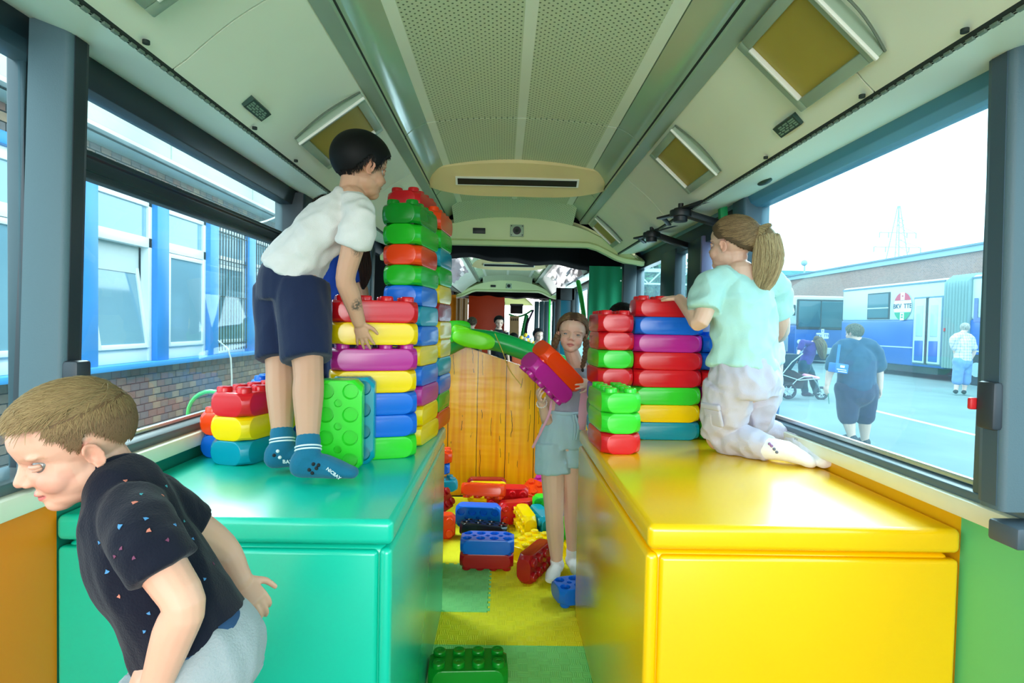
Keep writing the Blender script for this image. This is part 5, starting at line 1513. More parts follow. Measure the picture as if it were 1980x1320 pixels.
# ---------------------------------------------------------------- plank screen with green inflated roof
def plank_print():
    M = bpy.data.materials.new('plank_print_vinyl'); M.use_nodes = True
    n = M.node_tree.nodes; l = M.node_tree.links; b = n['Principled BSDF']; b.inputs['Roughness'].default_value = .28
    tc = n.new('ShaderNodeTexCoord'); sp = n.new('ShaderNodeSeparateXYZ'); l.new(tc.outputs['Object'], sp.inputs[0])
    def mth(op, a, b_=None):
        q = n.new('ShaderNodeMath'); q.operation = op
        for i, t in enumerate((a, b_)):
            if t is None: continue
            if isinstance(t, (int, float)): q.inputs[i].default_value = t
            else: l.new(t, q.inputs[i])
        return q.outputs[0]
    nz = n.new('ShaderNodeTexNoise'); nz.inputs['Scale'].default_value = 1.0; nz.inputs['Detail'].default_value = 5
    mp = n.new('ShaderNodeMapping'); mp.inputs['Scale'].default_value = (30, 1, 1.2); l.new(tc.outputs['Object'], mp.inputs[0]); l.new(mp.outputs[0], nz.inputs['Vector'])
    # black plank seams, hand drawn cracks
    n2 = n.new('ShaderNodeTexNoise'); n2.inputs['Scale'].default_value = 3.5; n2.inputs['Detail'].default_value = 4; l.new(tc.outputs['Object'], n2.inputs['Vector'])
    xw = mth('ADD', sp.outputs[0], mth('MULTIPLY', mth('SUBTRACT', n2.outputs['Fac'], .5), .012))
    fr = mth('ABSOLUTE', mth('SUBTRACT', mth('FRACT', mth('ADD', mth('DIVIDE', xw, .243), .85)), .5))
    seam = mth('GREATER_THAN', fr, .488)
    xw2 = mth('ADD', sp.outputs[0], mth('MULTIPLY', mth('SUBTRACT', n2.outputs['Fac'], .5), .09))
    f2 = mth('ABSOLUTE', mth('SUBTRACT', mth('FRACT', mth('ADD', mth('DIVIDE', xw2, .081), .1)), .5))
    n3 = n.new('ShaderNodeTexNoise'); n3.inputs['Scale'].default_value = 4.0; m3 = n.new('ShaderNodeMapping'); m3.inputs['Location'].default_value = (3, 7, 2); m3.inputs['Scale'].default_value = (2.4, 1, 1); l.new(tc.outputs['Object'], m3.inputs[0]); l.new(m3.outputs[0], n3.inputs['Vector'])
    crack = mth('MULTIPLY', mth('GREATER_THAN', f2, .475), mth('GREATER_THAN', n3.outputs['Fac'], .54))
    line = mth('MAXIMUM', seam, crack)
    cr = n.new('ShaderNodeValToRGB'); e = cr.color_ramp.elements
    e[0].position = .32; e[0].color = lin((240, 140, 4)); e[1].position = .62; e[1].color = lin((255, 180, 6)); l.new(nz.outputs['Fac'], cr.inputs[0])
    mx = n.new('ShaderNodeMix'); mx.data_type = 'RGBA'; l.new(line, mx.inputs['Factor']); l.new(cr.outputs[0], mx.inputs['A']); mx.inputs['B'].default_value = lin((58, 34, 8))
    l.new(mx.outputs['Result'], b.inputs['Base Color'])
    bp = n.new('ShaderNodeBump'); bp.inputs['Strength'].default_value = .25; bp.inputs['Distance'].default_value = .02
    n4 = n.new('ShaderNodeTexNoise'); n4.inputs['Scale'].default_value = 3; m4 = n.new('ShaderNodeMapping'); m4.inputs['Scale'].default_value = (.6, 1, 3); l.new(tc.outputs['Object'], m4.inputs[0]); l.new(m4.outputs[0], n4.inputs['Vector'])
    l.new(n4.outputs['Fac'], bp.inputs['Height']); l.new(bp.outputs['Normal'], b.inputs['Normal'])
    return M
ps = empty('play_house_wall', (0, 4.84, 0)); tag(ps, 'orange printed plank wall of a soft play house with a green gabled roof edge', 'play house')
ZG = lambda px, py: at(px, py, Y=4.80)
apex = ZG(893, 668); le = ZG(800, 712); re = ZG(1140, 752)
b = MB(); n = 24; rs = []
xs = [-1.13 + 2.3 * i / 40 for i in range(41)]
def topz(x): return apex.z + (x - apex.x) * ((le.z - apex.z) / (le.x - apex.x) if x < apex.x else (re.z - apex.z) / (re.x - apex.x))
F1 = []
for x in xs:
    F1.append([V((x, 4.82 - .012 * math.sin(x * 9) - .018 * math.sin(PI * j / 10) , topz(x) * j / 10)) for j in range(11)] + [V((x, 4.90, topz(x))), V((x, 4.90, 0))])
b.rings(F1); kid(b.build('plank_wall', plank_print(), smooth=60), ps)
ggr = mat('green_inflatable_vinyl', (22, 170, 78), .3, bump=(5, .3)); lime = mat('lime_leaf_vinyl', (122, 226, 20), .35, bump=(8, .2)); lgr = mat('green_leaf_vinyl', (60, 204, 28), .4, bump=(14, .5))
a1 = ZG(893, 652); 
kid(MB().tube([ZG(770, 700), ZG(851, 672), a1], [(.10, .09)] * 3, 16, side=(0, 1, 0), sub=3).build('roof_tube', ggr), ps)
kid(MB().tube([a1, ZG(955, 659), ZG(1010, 676), ZG(1150, 730)], [(.10, .082)] * 4, 16, side=(0, 1, 0), sub=3).build('roof_tube', ggr), ps)
kid(MB().prism([ZG(955, 640) + V((0, .08, 0)), ZG(1035, 668) + V((0, .08, 0)), ZG(1150, 712) + V((0, .08, 0)), ZG(1150, 712) + V((0, .5, .0)), ZG(955, 640) + V((0, .5, .0))], (0, 0, -.02)).build('roof_sheet', ggr, smooth=0), ps)
def leafpad(c, rx, rz, rot, m_, nm='leaf', yy=4.66):
    M = Matrix.Rotation(R(rot), 3, 'Y'); c = V((c.x, yy, c.z)); b = MB()
    b.rings([[c + M @ V((rx * (abs(math.cos(t)) ** .7) * (1 if math.cos(t) > 0 else -1) * s_, -.02 * k, rz * (abs(math.sin(t)) ** .8) * (1 if math.sin(t) > 0 else -1) * s_)) for t in [2 * PI * j / 28 for j in range(28)]] for s_, k in ((.9, -1), (1, -.4), (1, .4), (.9, 1), (.5, 1.25))])
    kid(b.build(nm, m_, smooth=50), ps)
leafpad(ZG(918, 655), .175, .072, 10, lime, yy=4.63); leafpad(ZG(875, 634), .16, .06, -6, lgr, yy=4.70); leafpad(ZG(866, 650), .13, .06, -14, lgr, yy=4.68); leafpad(ZG(897, 640), .09, .045, 18, lime, yy=4.65)
kid(MB().tube([at(957, 645, Y=4.66), at(972, 680, Y=4.68), at(985, 715, Y=4.76), at(1008, 745, Y=4.75)], [.003] * 4, 6, sub=4).build('hanging_string', mat('yellow_string', (220, 180, 60), .6)), ps)

# green curtain and orange curtain
def curtain(nm, lab, x0, x1, y, z0, z1, mtl, cat='curtain', amp=.02, k=40):
    b = MB(); rs = []
    for i in range(33):
        t = i / 32; x = x0 + (x1 - x0) * t; w = amp * math.sin(k * t)
        rs.append([V((x, y + w, z0)), V((x, y + w * .7, (z0 + z1) / 2)), V((x, y + w * .3, z1)), V((x, y + w * .3 + .012, z1)), V((x, y + w * .7 + .012, (z0 + z1) / 2)), V((x, y + w + .012, z0))])
    b.rings(rs); return tag(b.build(nm, mtl, smooth=60), lab, cat)
gcur = fabric('deep_green_tarp', (16, 112, 76), 60, .3)
curtain('green_curtain', 'deep green tarpaulin curtain hanging right of the plank wall', .735, 1.02, 4.92, .3, 1.985, gcur, amp=.012, k=16)
for z in (1.97, 1.86): 
    o = MB().cyl((1.005, 4.90, z), .006, .006, 10, Matrix.Rotation(R(90), 3, 'X')).build('curtain_eyelet', whitepl); tag(o, 'white eyelet at the %s edge of the green curtain' % ('upper' if z > 1.9 else 'right'), 'eyelet')
strip('trim_17', 'dark post right of the green curtain', (1.03, 4.90, 0), (1.14, 5.05, 2.02), frame_l)
oc = fabric('orange_tarp', (240, 128, 10), 60, .2); br = mat('brown_tarp', (150, 100, 52), .35, bump=(9, .6))
curtain('orange_curtain', 'orange strip curtain beyond the tower', -1.12, -.97, 11.6, .0, 2.05, oc, amp=.01, k=8)
curtain('brown_curtain', 'crumpled brown tarpaulin beside the orange strip curtain', -.96, -.72, 11.5, .0, 1.98, br, amp=.04, k=14)
org = mat('red_orange_panel', (222, 62, 10), .45, bump=(2, .2))
p0 = at(905, 640, Y=12.6); p1 = at(976, 568, Y=12.6)
o = MB().box((p0.x, 12.6, 0), (p1.x, 12.66, p1.z)).build('orange_partition', org, bevel=.01); tag(o, 'large red-orange partition standing far back in the bus', 'partition')
# ------------- far sections: side walls, pillars, windows
for sx, x in ((-1, -1.2), (1, 1.25)):
    for y0, y1 in ((6.7, 11.6), (14.3, 18.5)):
        struct(MB().box((min(x, x + sx * .08), y0, 0), (max(x, x + sx * .08), y1, 1.0 if sx < 0 else .5)).build('wall_left' if sx < 0 else 'wall_right', frame_l, smooth=0), 'dark side wall of a rear bus section')
        struct(MB().box((min(x, x + sx * .08), y0, 2.05), (max(x, x + sx * .08), y1, 2.3)).build('trim_18', frame_l, smooth=0), 'dark window head in a rear bus section')
        y = y0
        while y < y1:
            struct(MB().box((min(x - .02 * sx, x + sx * .06), y, .5), (max(x - .02 * sx, x + sx * .06), y + .16, 2.1)).build('trim_19', frame_l, bevel=.01), 'dark window post in a rear bus section'); y += 1.55
        pane('window_6', x + sx * .03, y0, y1, .5 if sx > 0 else 1.0, 2.05, paneL if sx < 0 else paneR, 'window row of a rear bus section')
gpole = mat('green_pole_wrap', (40, 190, 60), .5)
o = MB().tube([at(1118, 545, Y=6.9), at(1124, 575, Y=6.85), at(1131, 625, Y=6.8), at(1140, 690, Y=6.75), V((at(1140, 690, Y=6.7).x, 6.7, 0.02))], [.028] * 5, 12, sub=2).build('grab_pole', gpole)
tag(o, 'leaning bright green grab pole behind the standing girl', 'pole')
o = MB().tube([at(1063, 580, Y=11.0), V((at(1063, 580, Y=11.0).x, 11.0, 0.0))], [.02] * 2, 10).build('grab_pole', gpole); tag(o, 'thin green grab pole beside the dark door panels far back', 'pole')
for px0, px1, yy, lab in ((1034, 1062, 11.2, 'dark folded door panels far back on the right'), (1068, 1074, 8.5, 'black upright post behind the standing girl')):
    p0 = at(px0, 582, Y=yy); p1 = at(px1, 582, Y=yy)
    r = empty('folded_door', ((p0.x + p1.x) / 2, yy, 0)); tag(r, lab, 'door')
    nn = 3 if px0 < 1050 else 1; w = (p1.x - p0.x) / nn
    for i in range(nn): kid(MB().box((p0.x + i * w, yy - .02 * (i % 2), 0.02), (p0.x + (i + .92) * w, yy + .05, p0.z)).build('door_leaf', mat('dark_teal_leaf', (14, 44, 48), .4), bevel=.012), r)
p0 = at(1076, 556, Y=8.2); p1 = at(1112, 556, Y=8.2)
r = empty('inner_door', ((p0.x + p1.x) / 2, 8.2, 0)); tag(r, 'dark framed inner door with a slanted pane behind the standing girl', 'door')
for a, b_ in (((p0.x, 8.2, 0), (p0.x + .07, 8.25, p0.z)), ((p1.x - .05, 8.2, 0), (p1.x, 8.25, p0.z)), ((p0.x, 8.2, p0.z - .18), (p1.x, 8.25, p0.z)), ((p0.x, 8.2, 0), (p1.x, 8.25, .9))): kid(MB().box(a, b_).build('door_frame', blackm, bevel=.01), r)
kid(MB().box((p0.x + .05, 8.22, .9), (p1.x - .04, 8.235, p0.z - .15)).build('door_pane', mat('dark_teal_glass', (20, 70, 84), .1)), r)
# far end of the bus
fe = empty('far_play_area', (0, 17.5, 0)); tag(fe, 'far front end of the bus with a dark monitor box under the ceiling', 'bus end')
kid(MB().box((-1.2, 18.4, 0), (1.3, 18.5, .85)).build('dash', frame_l), fe); kid(MB().box((-1.2, 18.4, 2.1), (1.3, 18.5, 2.5)).build('header', bulk), fe)
kid(MB().box((-.02, 18.35, .8), (.04, 18.5, 2.2)).build('screen_post', frame_l), fe)
p = at(998, 598, Y=14.8); kid(MB().box((p.x - .15, 14.7, p.z - .11), (p.x + .17, 14.9, p.z + .09)).build('monitor_box', blackm, bevel=.01), fe)
kid(MB().box((p.x - .16, 14.72, p.z + .09), (p.x + .18, 14.9, p.z + .14)).build('box_bracket', frame_l), fe)
p0 = at(985, 650, Y=12.2); p1 = at(1004, 611, Y=12.2)
r = empty('cardboard_box', ((p0.x + p1.x) / 2, 12.2, 0)); tag(r, 'tall brown cardboard box with faded print far back', 'box')
cb = mat('cardboard', (176, 130, 86), .8, var=(6, .06)); kid(MB().box((p0.x, 12.2, .05), (p1.x, 12.45, p1.z)).build('carton', cb, bevel=.004), r)
for i in range(4): kid(MB().box((p0.x + .03 + .04 * i, 12.19, p1.z - .10), (p0.x + .055 + .04 * i, 12.201, p1.z - .05)).build('print_mark', mat('carton_print', (70, 50, 40), .8), smooth=0), r)
# ball cluster
r = random.Random(4)
colb = [mat('ball_yellow', (226, 186, 40), .4), mat('ball_blue', (20, 70, 160), .4), mat('ball_white', (220, 224, 220), .4)]
c0 = at(1014, 650, Y=10.2)
for i in range(26):
    x = c0.x + r.uniform(-.16, .16); z = c0.z - .12 + r.uniform(-.02, .18) * (1 - abs(x - c0.x) / .2); y = 10.2 + r.uniform(-.1, .12)
    o = MB().ball((x, y, z), .036, None, 12, 8).build('plastic_ball', colb[i % 3]); tag(o, 'small %s ball somewhere in the heap of play balls far back' % ('yellow', 'blue', 'white')[i % 3], 'ball', ('yellow', 'blue', 'white')[i % 3] + ' balls in the heap')
o = MB().box((c0.x - .22, 10.0, 0), (c0.x + .26, 10.4, c0.z - .13)).build('ball_table', mat('orange_tub', (210, 90, 50), .5), bevel=.02); tag(o, 'orange tub under the heap of play balls far back', 'tub')
o = MB().tube([at(985, 608, Y=13.0), at(1000, 612, Y=13), at(1015, 608, Y=13), at(1028, 600, Y=13)], [.022] * 4, 10, sub=3).build('green_tube', ggr); tag(o, 'thin green soft tube arching across the far opening', 'tube')
o = MB().tube([at(1018, 612, Y=12.9), at(1012, 640, Y=12.9), at(1010, 655, Y=12.9)], [.05, .05, .05], 12, sub=3).build('green_tube', ggr); tag(o, 'thick green soft tube hanging in the far opening', 'tube')
o = MB().tube([at(1031, 600, Y=12.8), at(1020, 625, Y=12.8), at(1017, 650, Y=12.8)], [.022] * 3, 10, sub=3).build('purple_tube', mat('purple_tube', (70, 20, 70), .5)); tag(o, 'dark purple curved tube beside the green one far back', 'tube')
# crumpled foil covers of the joint ceilings
foil = mat('crumpled_silver_foil', (226, 216, 220), .25, metal=.3, bump=(9, 1.0))
for (s_, x0, x1, y0, y1, lab) in ((-1, -.56, -.85, 6.7, 9.0, 'left'), (1, .71, .95, 6.7, 9.4, 'right'), (1, .71, .95, 14.3, 16.0, 'far right')):
    rr = random.Random(int(y0)); b = MB(); g = [[slope_pt(s_, x0 + (x1 - x0) * i / 9, y0 + (y1 - y0) * j / 9, .012 + rr.uniform(0, .05)) for j in range(10)] for i in range(10)]
    vs = [p for row in g for p in row]; b.add(vs, [(i * 10 + j, i * 10 + j + 1, (i + 1) * 10 + j + 1, (i + 1) * 10 + j) for i in range(9) for j in range(9)])
    tag(b.build('foil_cover', foil, smooth=20), 'crumpled silver foil under the ' + lab + ' ceiling panels of the rear section', 'foil')
# ================================================================ outside
GZ = -0.08
def asphalt():
    return mat('pale_asphalt', (118, 138, 136), .9, spec=.2, var=(.8, .10), bump=(40, .3))
struct(MB().box((-40, -30, GZ - .1), (90, 140, GZ)).build('floor', asphalt(), smooth=0), 'pale asphalt yard round the bus')
o = MB().prism([at(1690, 792, Z=GZ), at(1900, 843, Z=GZ), at(1900, 846, Z=GZ), at(1690, 795, Z=GZ)], (0, 0, .004)).build('painted_line', mat('faded_yellow_paint', (226, 214, 150), .8), smooth=0)
tag(o, 'faded yellow line painted across the asphalt yard', 'road marking')

# ---------------------------------------------------------------- left building
LX = -3.5
lb = empty('office_building', (LX, 8, GZ)); tag(lb, 'brick office building with blue posts and white windows outside the left windows', 'building')
blue = mat('blue_painted_steel', (24, 132, 208), .4, var=(3, .05)); blued = mat('blue_painted_sill', (60, 150, 214), .4)
wframe = mat('white_window_frame', (232, 238, 238), .35); conc = mat('weathered_concrete', (196, 206, 194), .85, var=(1.3, .16), bump=(30, .4)); concd = mat('dark_concrete_edge', (84, 98, 100), .9, var=(5, .25))
mortar = mat('grey_mortar', (98, 96, 94), .95)
bcols = [mat('brick_brown', (126, 106, 92), .85, var=(20, .08)), mat('brick_tan', (156, 130, 104), .85, var=(20, .08)), mat('brick_grey', (106, 98, 96), .85, var=(20, .08)), mat('brick_red', (134, 96, 82), .85, var=(20, .08))]
SZ = 1.03; TZ = 2.64
def kb(lo, hi, nm, m_, bev=0, par=None): return kid(MB().box(lo, hi).build(nm, m_, bevel=bev, smooth=40 if bev else 0), par or lb)
kb((LX - .3, 2.0, GZ), (LX - .02, 24, SZ - .04), 'wall', mortar); kb((LX - .3, 2.0, TZ + .09), (LX - .02, 24, 3.1), 'wall', mortar)
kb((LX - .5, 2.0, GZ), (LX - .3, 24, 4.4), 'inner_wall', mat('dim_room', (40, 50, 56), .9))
kb((LX - .1, 2.0, SZ - .05), (LX + .09, 24, SZ), 'window_sill', blued, .006)
kb((LX - .1, 2.0, TZ), (LX + .03, 24, TZ + .09), 'blue_beam', blue, .006)
y = 2.05
while y < 24: kb((LX - .1, y, 3.0), (LX + .24, y + 1.78, 4.35), 'fascia_panel', conc, .01); y += 1.8
kb((LX - .1, 2.0, 2.93), (LX + .243, 24, 3.0), 'fascia_edge', conc, .004)
kb((LX + .20, 2.0, 2.93), (LX + .246, 24, 2.965), 'fascia_edge', concd, .004)  # lower edge strip in a darker concrete colour
# bricks: one mesh, four colours
bm_ = MB().box((0, 0, 0), (.022, .124, .062)).mesh('brick'); 
bmm = []
for m_ in bcols:
    q = bm_.copy(); q.materials.append(m_); bmm.append(q)
rb = random.Random(5); rest = [MB() for _ in bcols]; cnt = 0
def brickrows(z0, z1, y0, y1, pa, pb):
    global cnt
    z = z0; row = 0
    while z < z1:
        y = y0 - (.067 if row % 2 else 0)
        while y < y1:
            k = rb.choice((0, 0, 1, 2, 2, 3)); dx = rb.uniform(-.003, .003)
            if pa <= y <= pb and cnt < 300:
                o_ = link_mesh('brick', bmm[k], None, (LX - .02 + dx, y, z)); kid(o_, lb); cnt += 1
            else: rest[k].box((LX - .02 + dx, y, z), (LX + .002 + dx, y + .124, z + .062))
            y += .134
        z += .072; row += 1
brickrows(SZ - .05 - .072 * 9, SZ - .06, 3.0, 14.0, 4.7, 7.0)
brickrows(TZ + .092, 2.95, 3.0, 14.0, 4.2, 7.0)
for k, r_ in enumerate(rest):
    o = r_.build('brickwork', bcols[k], smooth=0); o['kind'] = 'stuff'; kid(o, lb)
curtm = mat('grey_net_curtain', (128, 150, 156), .8)
def winglass():
    M = mat('office_window_glass', (120, 160, 176), .08, spec=.9); return M
wg = winglass()
blindm = mat('white_roller_blind', (206, 216, 214), .6)
for k in range(-2, 10):
    y0 = 4.93 + 1.03 * k; y1 = y0 + .83
    kb((LX - .1, y1, SZ), (LX + .035, y1 + .20, TZ), 'blue_post', blue, .006)
    fr = kb((LX - .10, y0, SZ), (LX - .03, y1, SZ + .13), 'window_frame', wframe, .006)
    fx0, fx1 = LX - .10, LX - .02
    def sub(lo, hi, nm, m_, bev=.004):
        o_ = MB().box(lo, hi).build(nm, m_, bevel=bev); o_.parent = fr; o_.matrix_parent_inverse = (fr.matrix_parent_inverse.inverted() if False else Matrix.Identity(4)); return o_
    W = .055; TR = SZ + (TZ - SZ) * .72
    for lo, hi, nm in (((fx0, y0, SZ), (fx1, y0 + W, TZ), 'frame_stile'), ((fx0, y1 - W, SZ), (fx1, y1, TZ), 'frame_stile'), ((fx0, y0, TZ - .09), (fx1, y1, TZ), 'frame_rail'), ((fx0, y0, TR - .04), (fx1, y1, TR + .06), 'frame_rail')):
        kb(lo, hi, nm, wframe, .005)
    def pn(ya, yb, za, zb, x, open_=0):
        kb((x - .004, ya, za), (x, yb, zb), 'pane', wg)
    pn(y0 + W, y1 - W, TR + .05, TZ - .08, LX - .045)
    # casement; the first one is tilted open
    ax = LX - .035; t = .045
    rot = 7 if k == 0 else 0
    cm_ = Matrix.Translation((ax, y0 + W, SZ + .13)) @ Matrix.Rotation(R(rot), 4, 'X')
    hh = TR - .05 - SZ - .13; ww = y1 - y0 - 2 * W
    if k == 0: cm_ = Matrix.Translation((ax, y0 + W, SZ + .13)) @ Matrix.Rotation(R(-8), 4, 'Y') @ Matrix.Translation((0, 0, 0))
    for lo, hi in (((0, 0, 0), (.03, t, hh)), ((0, ww - t, 0), (.03, ww, hh)), ((0, t, 0), (.03, ww - t, t)), ((0, t, hh - t), (.03, ww - t, hh))):
        kid(MB().box(lo, hi, cm_).build('casement_rail', wframe, bevel=.004), lb)
    kid(MB().box((.01, t, t), (.014, ww - t, hh - t), cm_).build('pane', wg, smooth=0), lb)
    # curtain inside
    b = MB(); rs = []
    for i in range(25):
        yy = y0 + .1 + (y1 - y0 - .2) * i / 24; rs.append([V((LX - .14 + .012 * math.sin(i * 1.9), yy, SZ + .1)), V((LX - .14 + .012 * math.sin(i * 1.9), yy, TR - (.2 if k % 2 else .32)))])
    b.rings(rs, cap=False, closed=False); kid(b.build('curtain', curtm, smooth=60), lb)
    kb((LX - .12, y0 + .06, TR - .3), (LX - .115, y1 - .06, TR), 'roller_blind', blindm)
    if k >= 2:
        for zz in (SZ + .12, (SZ + TZ) / 2 - .1, (SZ + TZ) / 2 + .35, TZ - .12): kid(MB().box((LX + .005, y0 + .02, zz), (LX + .015, y1 - .02, zz + .012)).build('grille_rail', blackm, smooth=0), lb)
        for i in range(11):
            yy = y0 + .05 + (y1 - y0 - .1) * i / 10; kid(MB().box((LX + .015, yy - .005, SZ + .04), (LX + .025, yy + .005, TZ - .05)).build('grille_bar', blackm, smooth=0), lb)
kid(MB().tube([(LX + .26, 8.3, 3.3), (LX + .26, 8.25, 2.98), (LX + .10, 7.7, 2.72), (LX + .03, 7.3, 2.6)], [.013] * 4, 8, sub=4).build('wall_cable', whitepl), lb)
kid(MB().tube([(LX + .03, 6.98, 1.2), (LX + .12, 7.12, .98), (LX + .12, 7.14, .1)], [.010] * 3, 8, sub=3).build('wall_cable', whitepl), lb)

# ---------------------------------------------------------------- right: long brick hall
rbx = 20.0
hall = empty('brick_hall', (rbx, 28, GZ)); tag(hall, 'long low brick hall behind the parked buses', 'building')
def brickmat():
    M = bpy.data.materials.new('far_brickwork'); M.use_nodes = True
    n = M.node_tree.nodes; l = M.node_tree.links; b = n['Principled BSDF']; b.inputs['Roughness'].default_value = .9
    tc = n.new('ShaderNodeTexCoord'); mp = n.new('ShaderNodeMapping'); mp.inputs['Rotation'].default_value = (0, 0, 0)
    sp = n.new('ShaderNodeSeparateXYZ'); cb_ = n.new('ShaderNodeCombineXYZ'); l.new(tc.outputs['Object'], sp.inputs[0]); l.new(sp.outputs[1], cb_.inputs[0]); l.new(sp.outputs[2], cb_.inputs[1])
    bt = n.new('ShaderNodeTexBrick'); l.new(cb_.outputs[0], bt.inputs['Vector']); bt.inputs['Scale'].default_value = 4
    bt.inputs['Color1'].default_value = lin((168, 122, 108)); bt.inputs['Color2'].default_value = lin((148, 110, 98)); bt.inputs['Mortar'].default_value = lin((170, 150, 140))
    l.new(bt.outputs[0], b.inputs['Base Color']); return M
fb_ = brickmat()
zt = at(1893, 474, X=rbx).z; zl = zt - 0.25; zb = at(1893, 565, X=rbx).z
def hk(lo, hi, nm, m_, bev=0): return kid(MB().box(lo, hi).build(nm, m_, bevel=bev, smooth=0), hall)
paleb = mat('pale_blue_trim', (150, 176, 186), .5); wh2 = mat('white_hall_frame', (216, 222, 222), .5)
hk((rbx, 8, zb), (rbx + 10, 42, zl), 'brick_wall', fb_); hk((rbx - .12, 8, zl), (rbx + 10, 42.1, zt), 'parapet', paleb); hk((rbx - .2, 8, zt), (rbx + 10, 42.2, zt + .08), 'coping', mat('grey_coping', (104, 132, 146), .6))
hk((rbx + .05, 8, GZ), (rbx + 10, 42, zb), 'base_wall', wh2)
hk((rbx - .25, 8, zb - .16), (rbx + .1, 42, zb), 'canopy_edge', paleb); hk((rbx - .35, 8, zb - .30), (rbx + .1, 42, zb - .22), 'canopy_edge', wh2)
darkw = mat('far_window_glass', (60, 92, 104), .15)
y = 9.0
while y < 41:
    hk((rbx + .02, y, zb - 1.5), (rbx + .06, y + 1.35, zb - .42), 'window', darkw); y += 1.6
# far roof and trees
o = empty('far_shed', (30, 62, GZ)); tag(o, 'distant flat green roofed shed beyond the hall', 'building')
p = at(1500, 527, Y=62); kid(MB().box((p.x - 12, 60, GZ), (p.x + 14, 72, p.z - .5)).build('shed_wall', wh2), o); kid(MB().box((p.x - 13, 59.5, p.z - .5), (p.x + 15, 73, p.z)).build('shed_roof', mat('shed_green_roof', (90, 150, 150), .6)), o)
leafm = [mat('tree_leaf_%d' % i, c, .7, var=(3, .2)) for i, c in enumerate([(46, 108, 70), (66, 128, 80), (34, 88, 60)])]
barkm = mat('tree_bark', (74, 62, 52), .9)
def tree(lab, x, y, h, w, sd):
    r = random.Random(sd); t = empty('tree', (x, y, GZ)); tag(t, lab, 'tree', None)
    kid(MB().tube([(x, y, GZ), (x + .2, y, h * .35), (x, y, h * .7)], [.28, .2, .08], 8).build('trunk', barkm), t)
    for k in range(3):
        b = MB()
        for i in range(1500):
            a = r.uniform(0, 2 * PI); u = r.uniform(-1, 1); rr = r.random() ** .4; q = math.sqrt(1 - u * u)
            lump = 1 + .25 * math.sin(a * 3 + sd) + .15 * math.sin(u * 7)
            c = V((x + w * rr * q * math.cos(a) * lump, y + w * rr * q * math.sin(a) * lump, h * .62 + h * .38 * rr * u * lump))
            s = r.uniform(.14, .30); d1 = V((r.uniform(-1, 1), r.uniform(-1, 1), r.uniform(-1, 1))).normalized(); d2 = d1.orthogonal().normalized()
            b.add([c - d1 * s, c + d2 * s * .5, c + d1 * s, c - d2 * s * .5], [(0, 1, 2, 3)])
        o_ = b.build('foliage', leafm[k], smooth=0); o_['kind'] = 'stuff'; kid(o_, t)
for i, (px, yy, hh, w) in enumerate(((1225, 46, 6.0, 2.6), (1258, 44, 6.9, 2.3), (1305, 47, 6.0, 2.5), (1345, 46, 6.4, 2.6), (1395, 52, 6.6, 3.0))):
    tree('leafy green tree seen through the door panes, ' + ('leftmost', 'second from the left', 'middle one', 'second from the right', 'rightmost')[i] + ' of five', at(px, 600, Y=yy).x, yy, hh, w, i + 3)
for i, px in enumerate((1530, 1570, 1610)):
    tree('low distant tree crown above the hall roof, ' + ('left', 'middle', 'right') + ' one' if False else 'low distant tree above the hall roof, %s one' % ('left', 'middle', 'right')[i], at(px, 600, Y=85).x, 85, 9.3, 3.5, i + 20)
# pipe gantry
g = empty('pipe_gantry', (15, 40, GZ)); tag(g, 'white lattice pipe gantry crossing behind the trees', 'gantry')
wp = mat('white_lattice_steel', (190, 206, 208), .5)
z1 = at(1280, 523, Y=40).z; z0 = at(1280, 549, Y=40).z; xa = at(1150, 540, Y=40).x; xb = at(1440, 540, Y=40).x
kid(MB().bar((xa, 40, z1), (xb, 40, z1), .25, .25).build('pipe', wp), g); kid(MB().bar((xa, 40, z0), (xb, 40, z0), .12, .12).build('lower_chord', wp), g)
x = xa; up = True
while x < xb - .5: kid(MB().bar((x, 40, z0 if up else z1), (x + .95, 40, z1 if up else z0), .08, .08).build('brace', wp), g); x += .95; up = not up
for xx in (xa + .3, xb - .3): kid(MB().bar((xx, 40, GZ), (xx, 40, z1), .3, .3).build('gantry_leg', wp), g)
# pylon
py = empty('power_pylon', (at(1735, 480, Y=130).x, 130, GZ)); tag(py, 'distant grey lattice power pylon with two cross arms', 'pylon')
pm_ = mat('galvanised_lattice', (150, 176, 186), .5); px_ = py.location.x; HT = at(1735, 398, Y=130).z
def pw(z): return 3.2 * (1 - z / HT) ** 1.0 + .35
for sx, sy in ((-1, -1), (1, -1), (1, 1), (-1, 1)): kid(MB().bar((px_ + sx * pw(0), 130 + sy * pw(0), GZ), (px_ + sx * .15, 130 + sy * .15, HT), .18, .18).build('leg', pm_), py)
z = 0; i = 0
while z < HT - 3:
    z2 = z + pw(z) * 1.3
    for s_ in (-1, 1): kid(MB().bar((px_ - s_ * pw(z), 130 - pw(z), z), (px_ + s_ * pw(z2), 130 - pw(z2), z2), .1, .1).build('brace', pm_), py)
    z = z2
for yy_, w in ((450, 36), (478, 46)):
    zz = at(1735, yy_, Y=130).z; k = w * 130 / 1100
    kid(MB().bar((px_ - k, 130, zz), (px_ + k, 130, zz), .16, .16).build('cross_arm', pm_), py)
    for s_ in (-1, 1): kid(MB().bar((px_ + s_ * k, 130, zz), (px_, 130, zz + 1.8), .1, .1).build('arm_stay', pm_), py)
    for xx in (-k, -k / 2, k / 2, k): kid(MB().cyl((px_ + xx, 130, zz - 1.2), .14, 1.2, 6).build('insulator', pm_), py)
o = MB().tube([(at(1555, 540, Y=55).x, 55, GZ), (at(1555, 540, Y=55).x, 55, at(1555, 508, Y=55).z)], [.12, .08], 8).ball(at(1555, 508, Y=55), .3).build('lamp_post', pm_); tag(o, 'thin distant lamp post above the hall roof', 'lamp post')

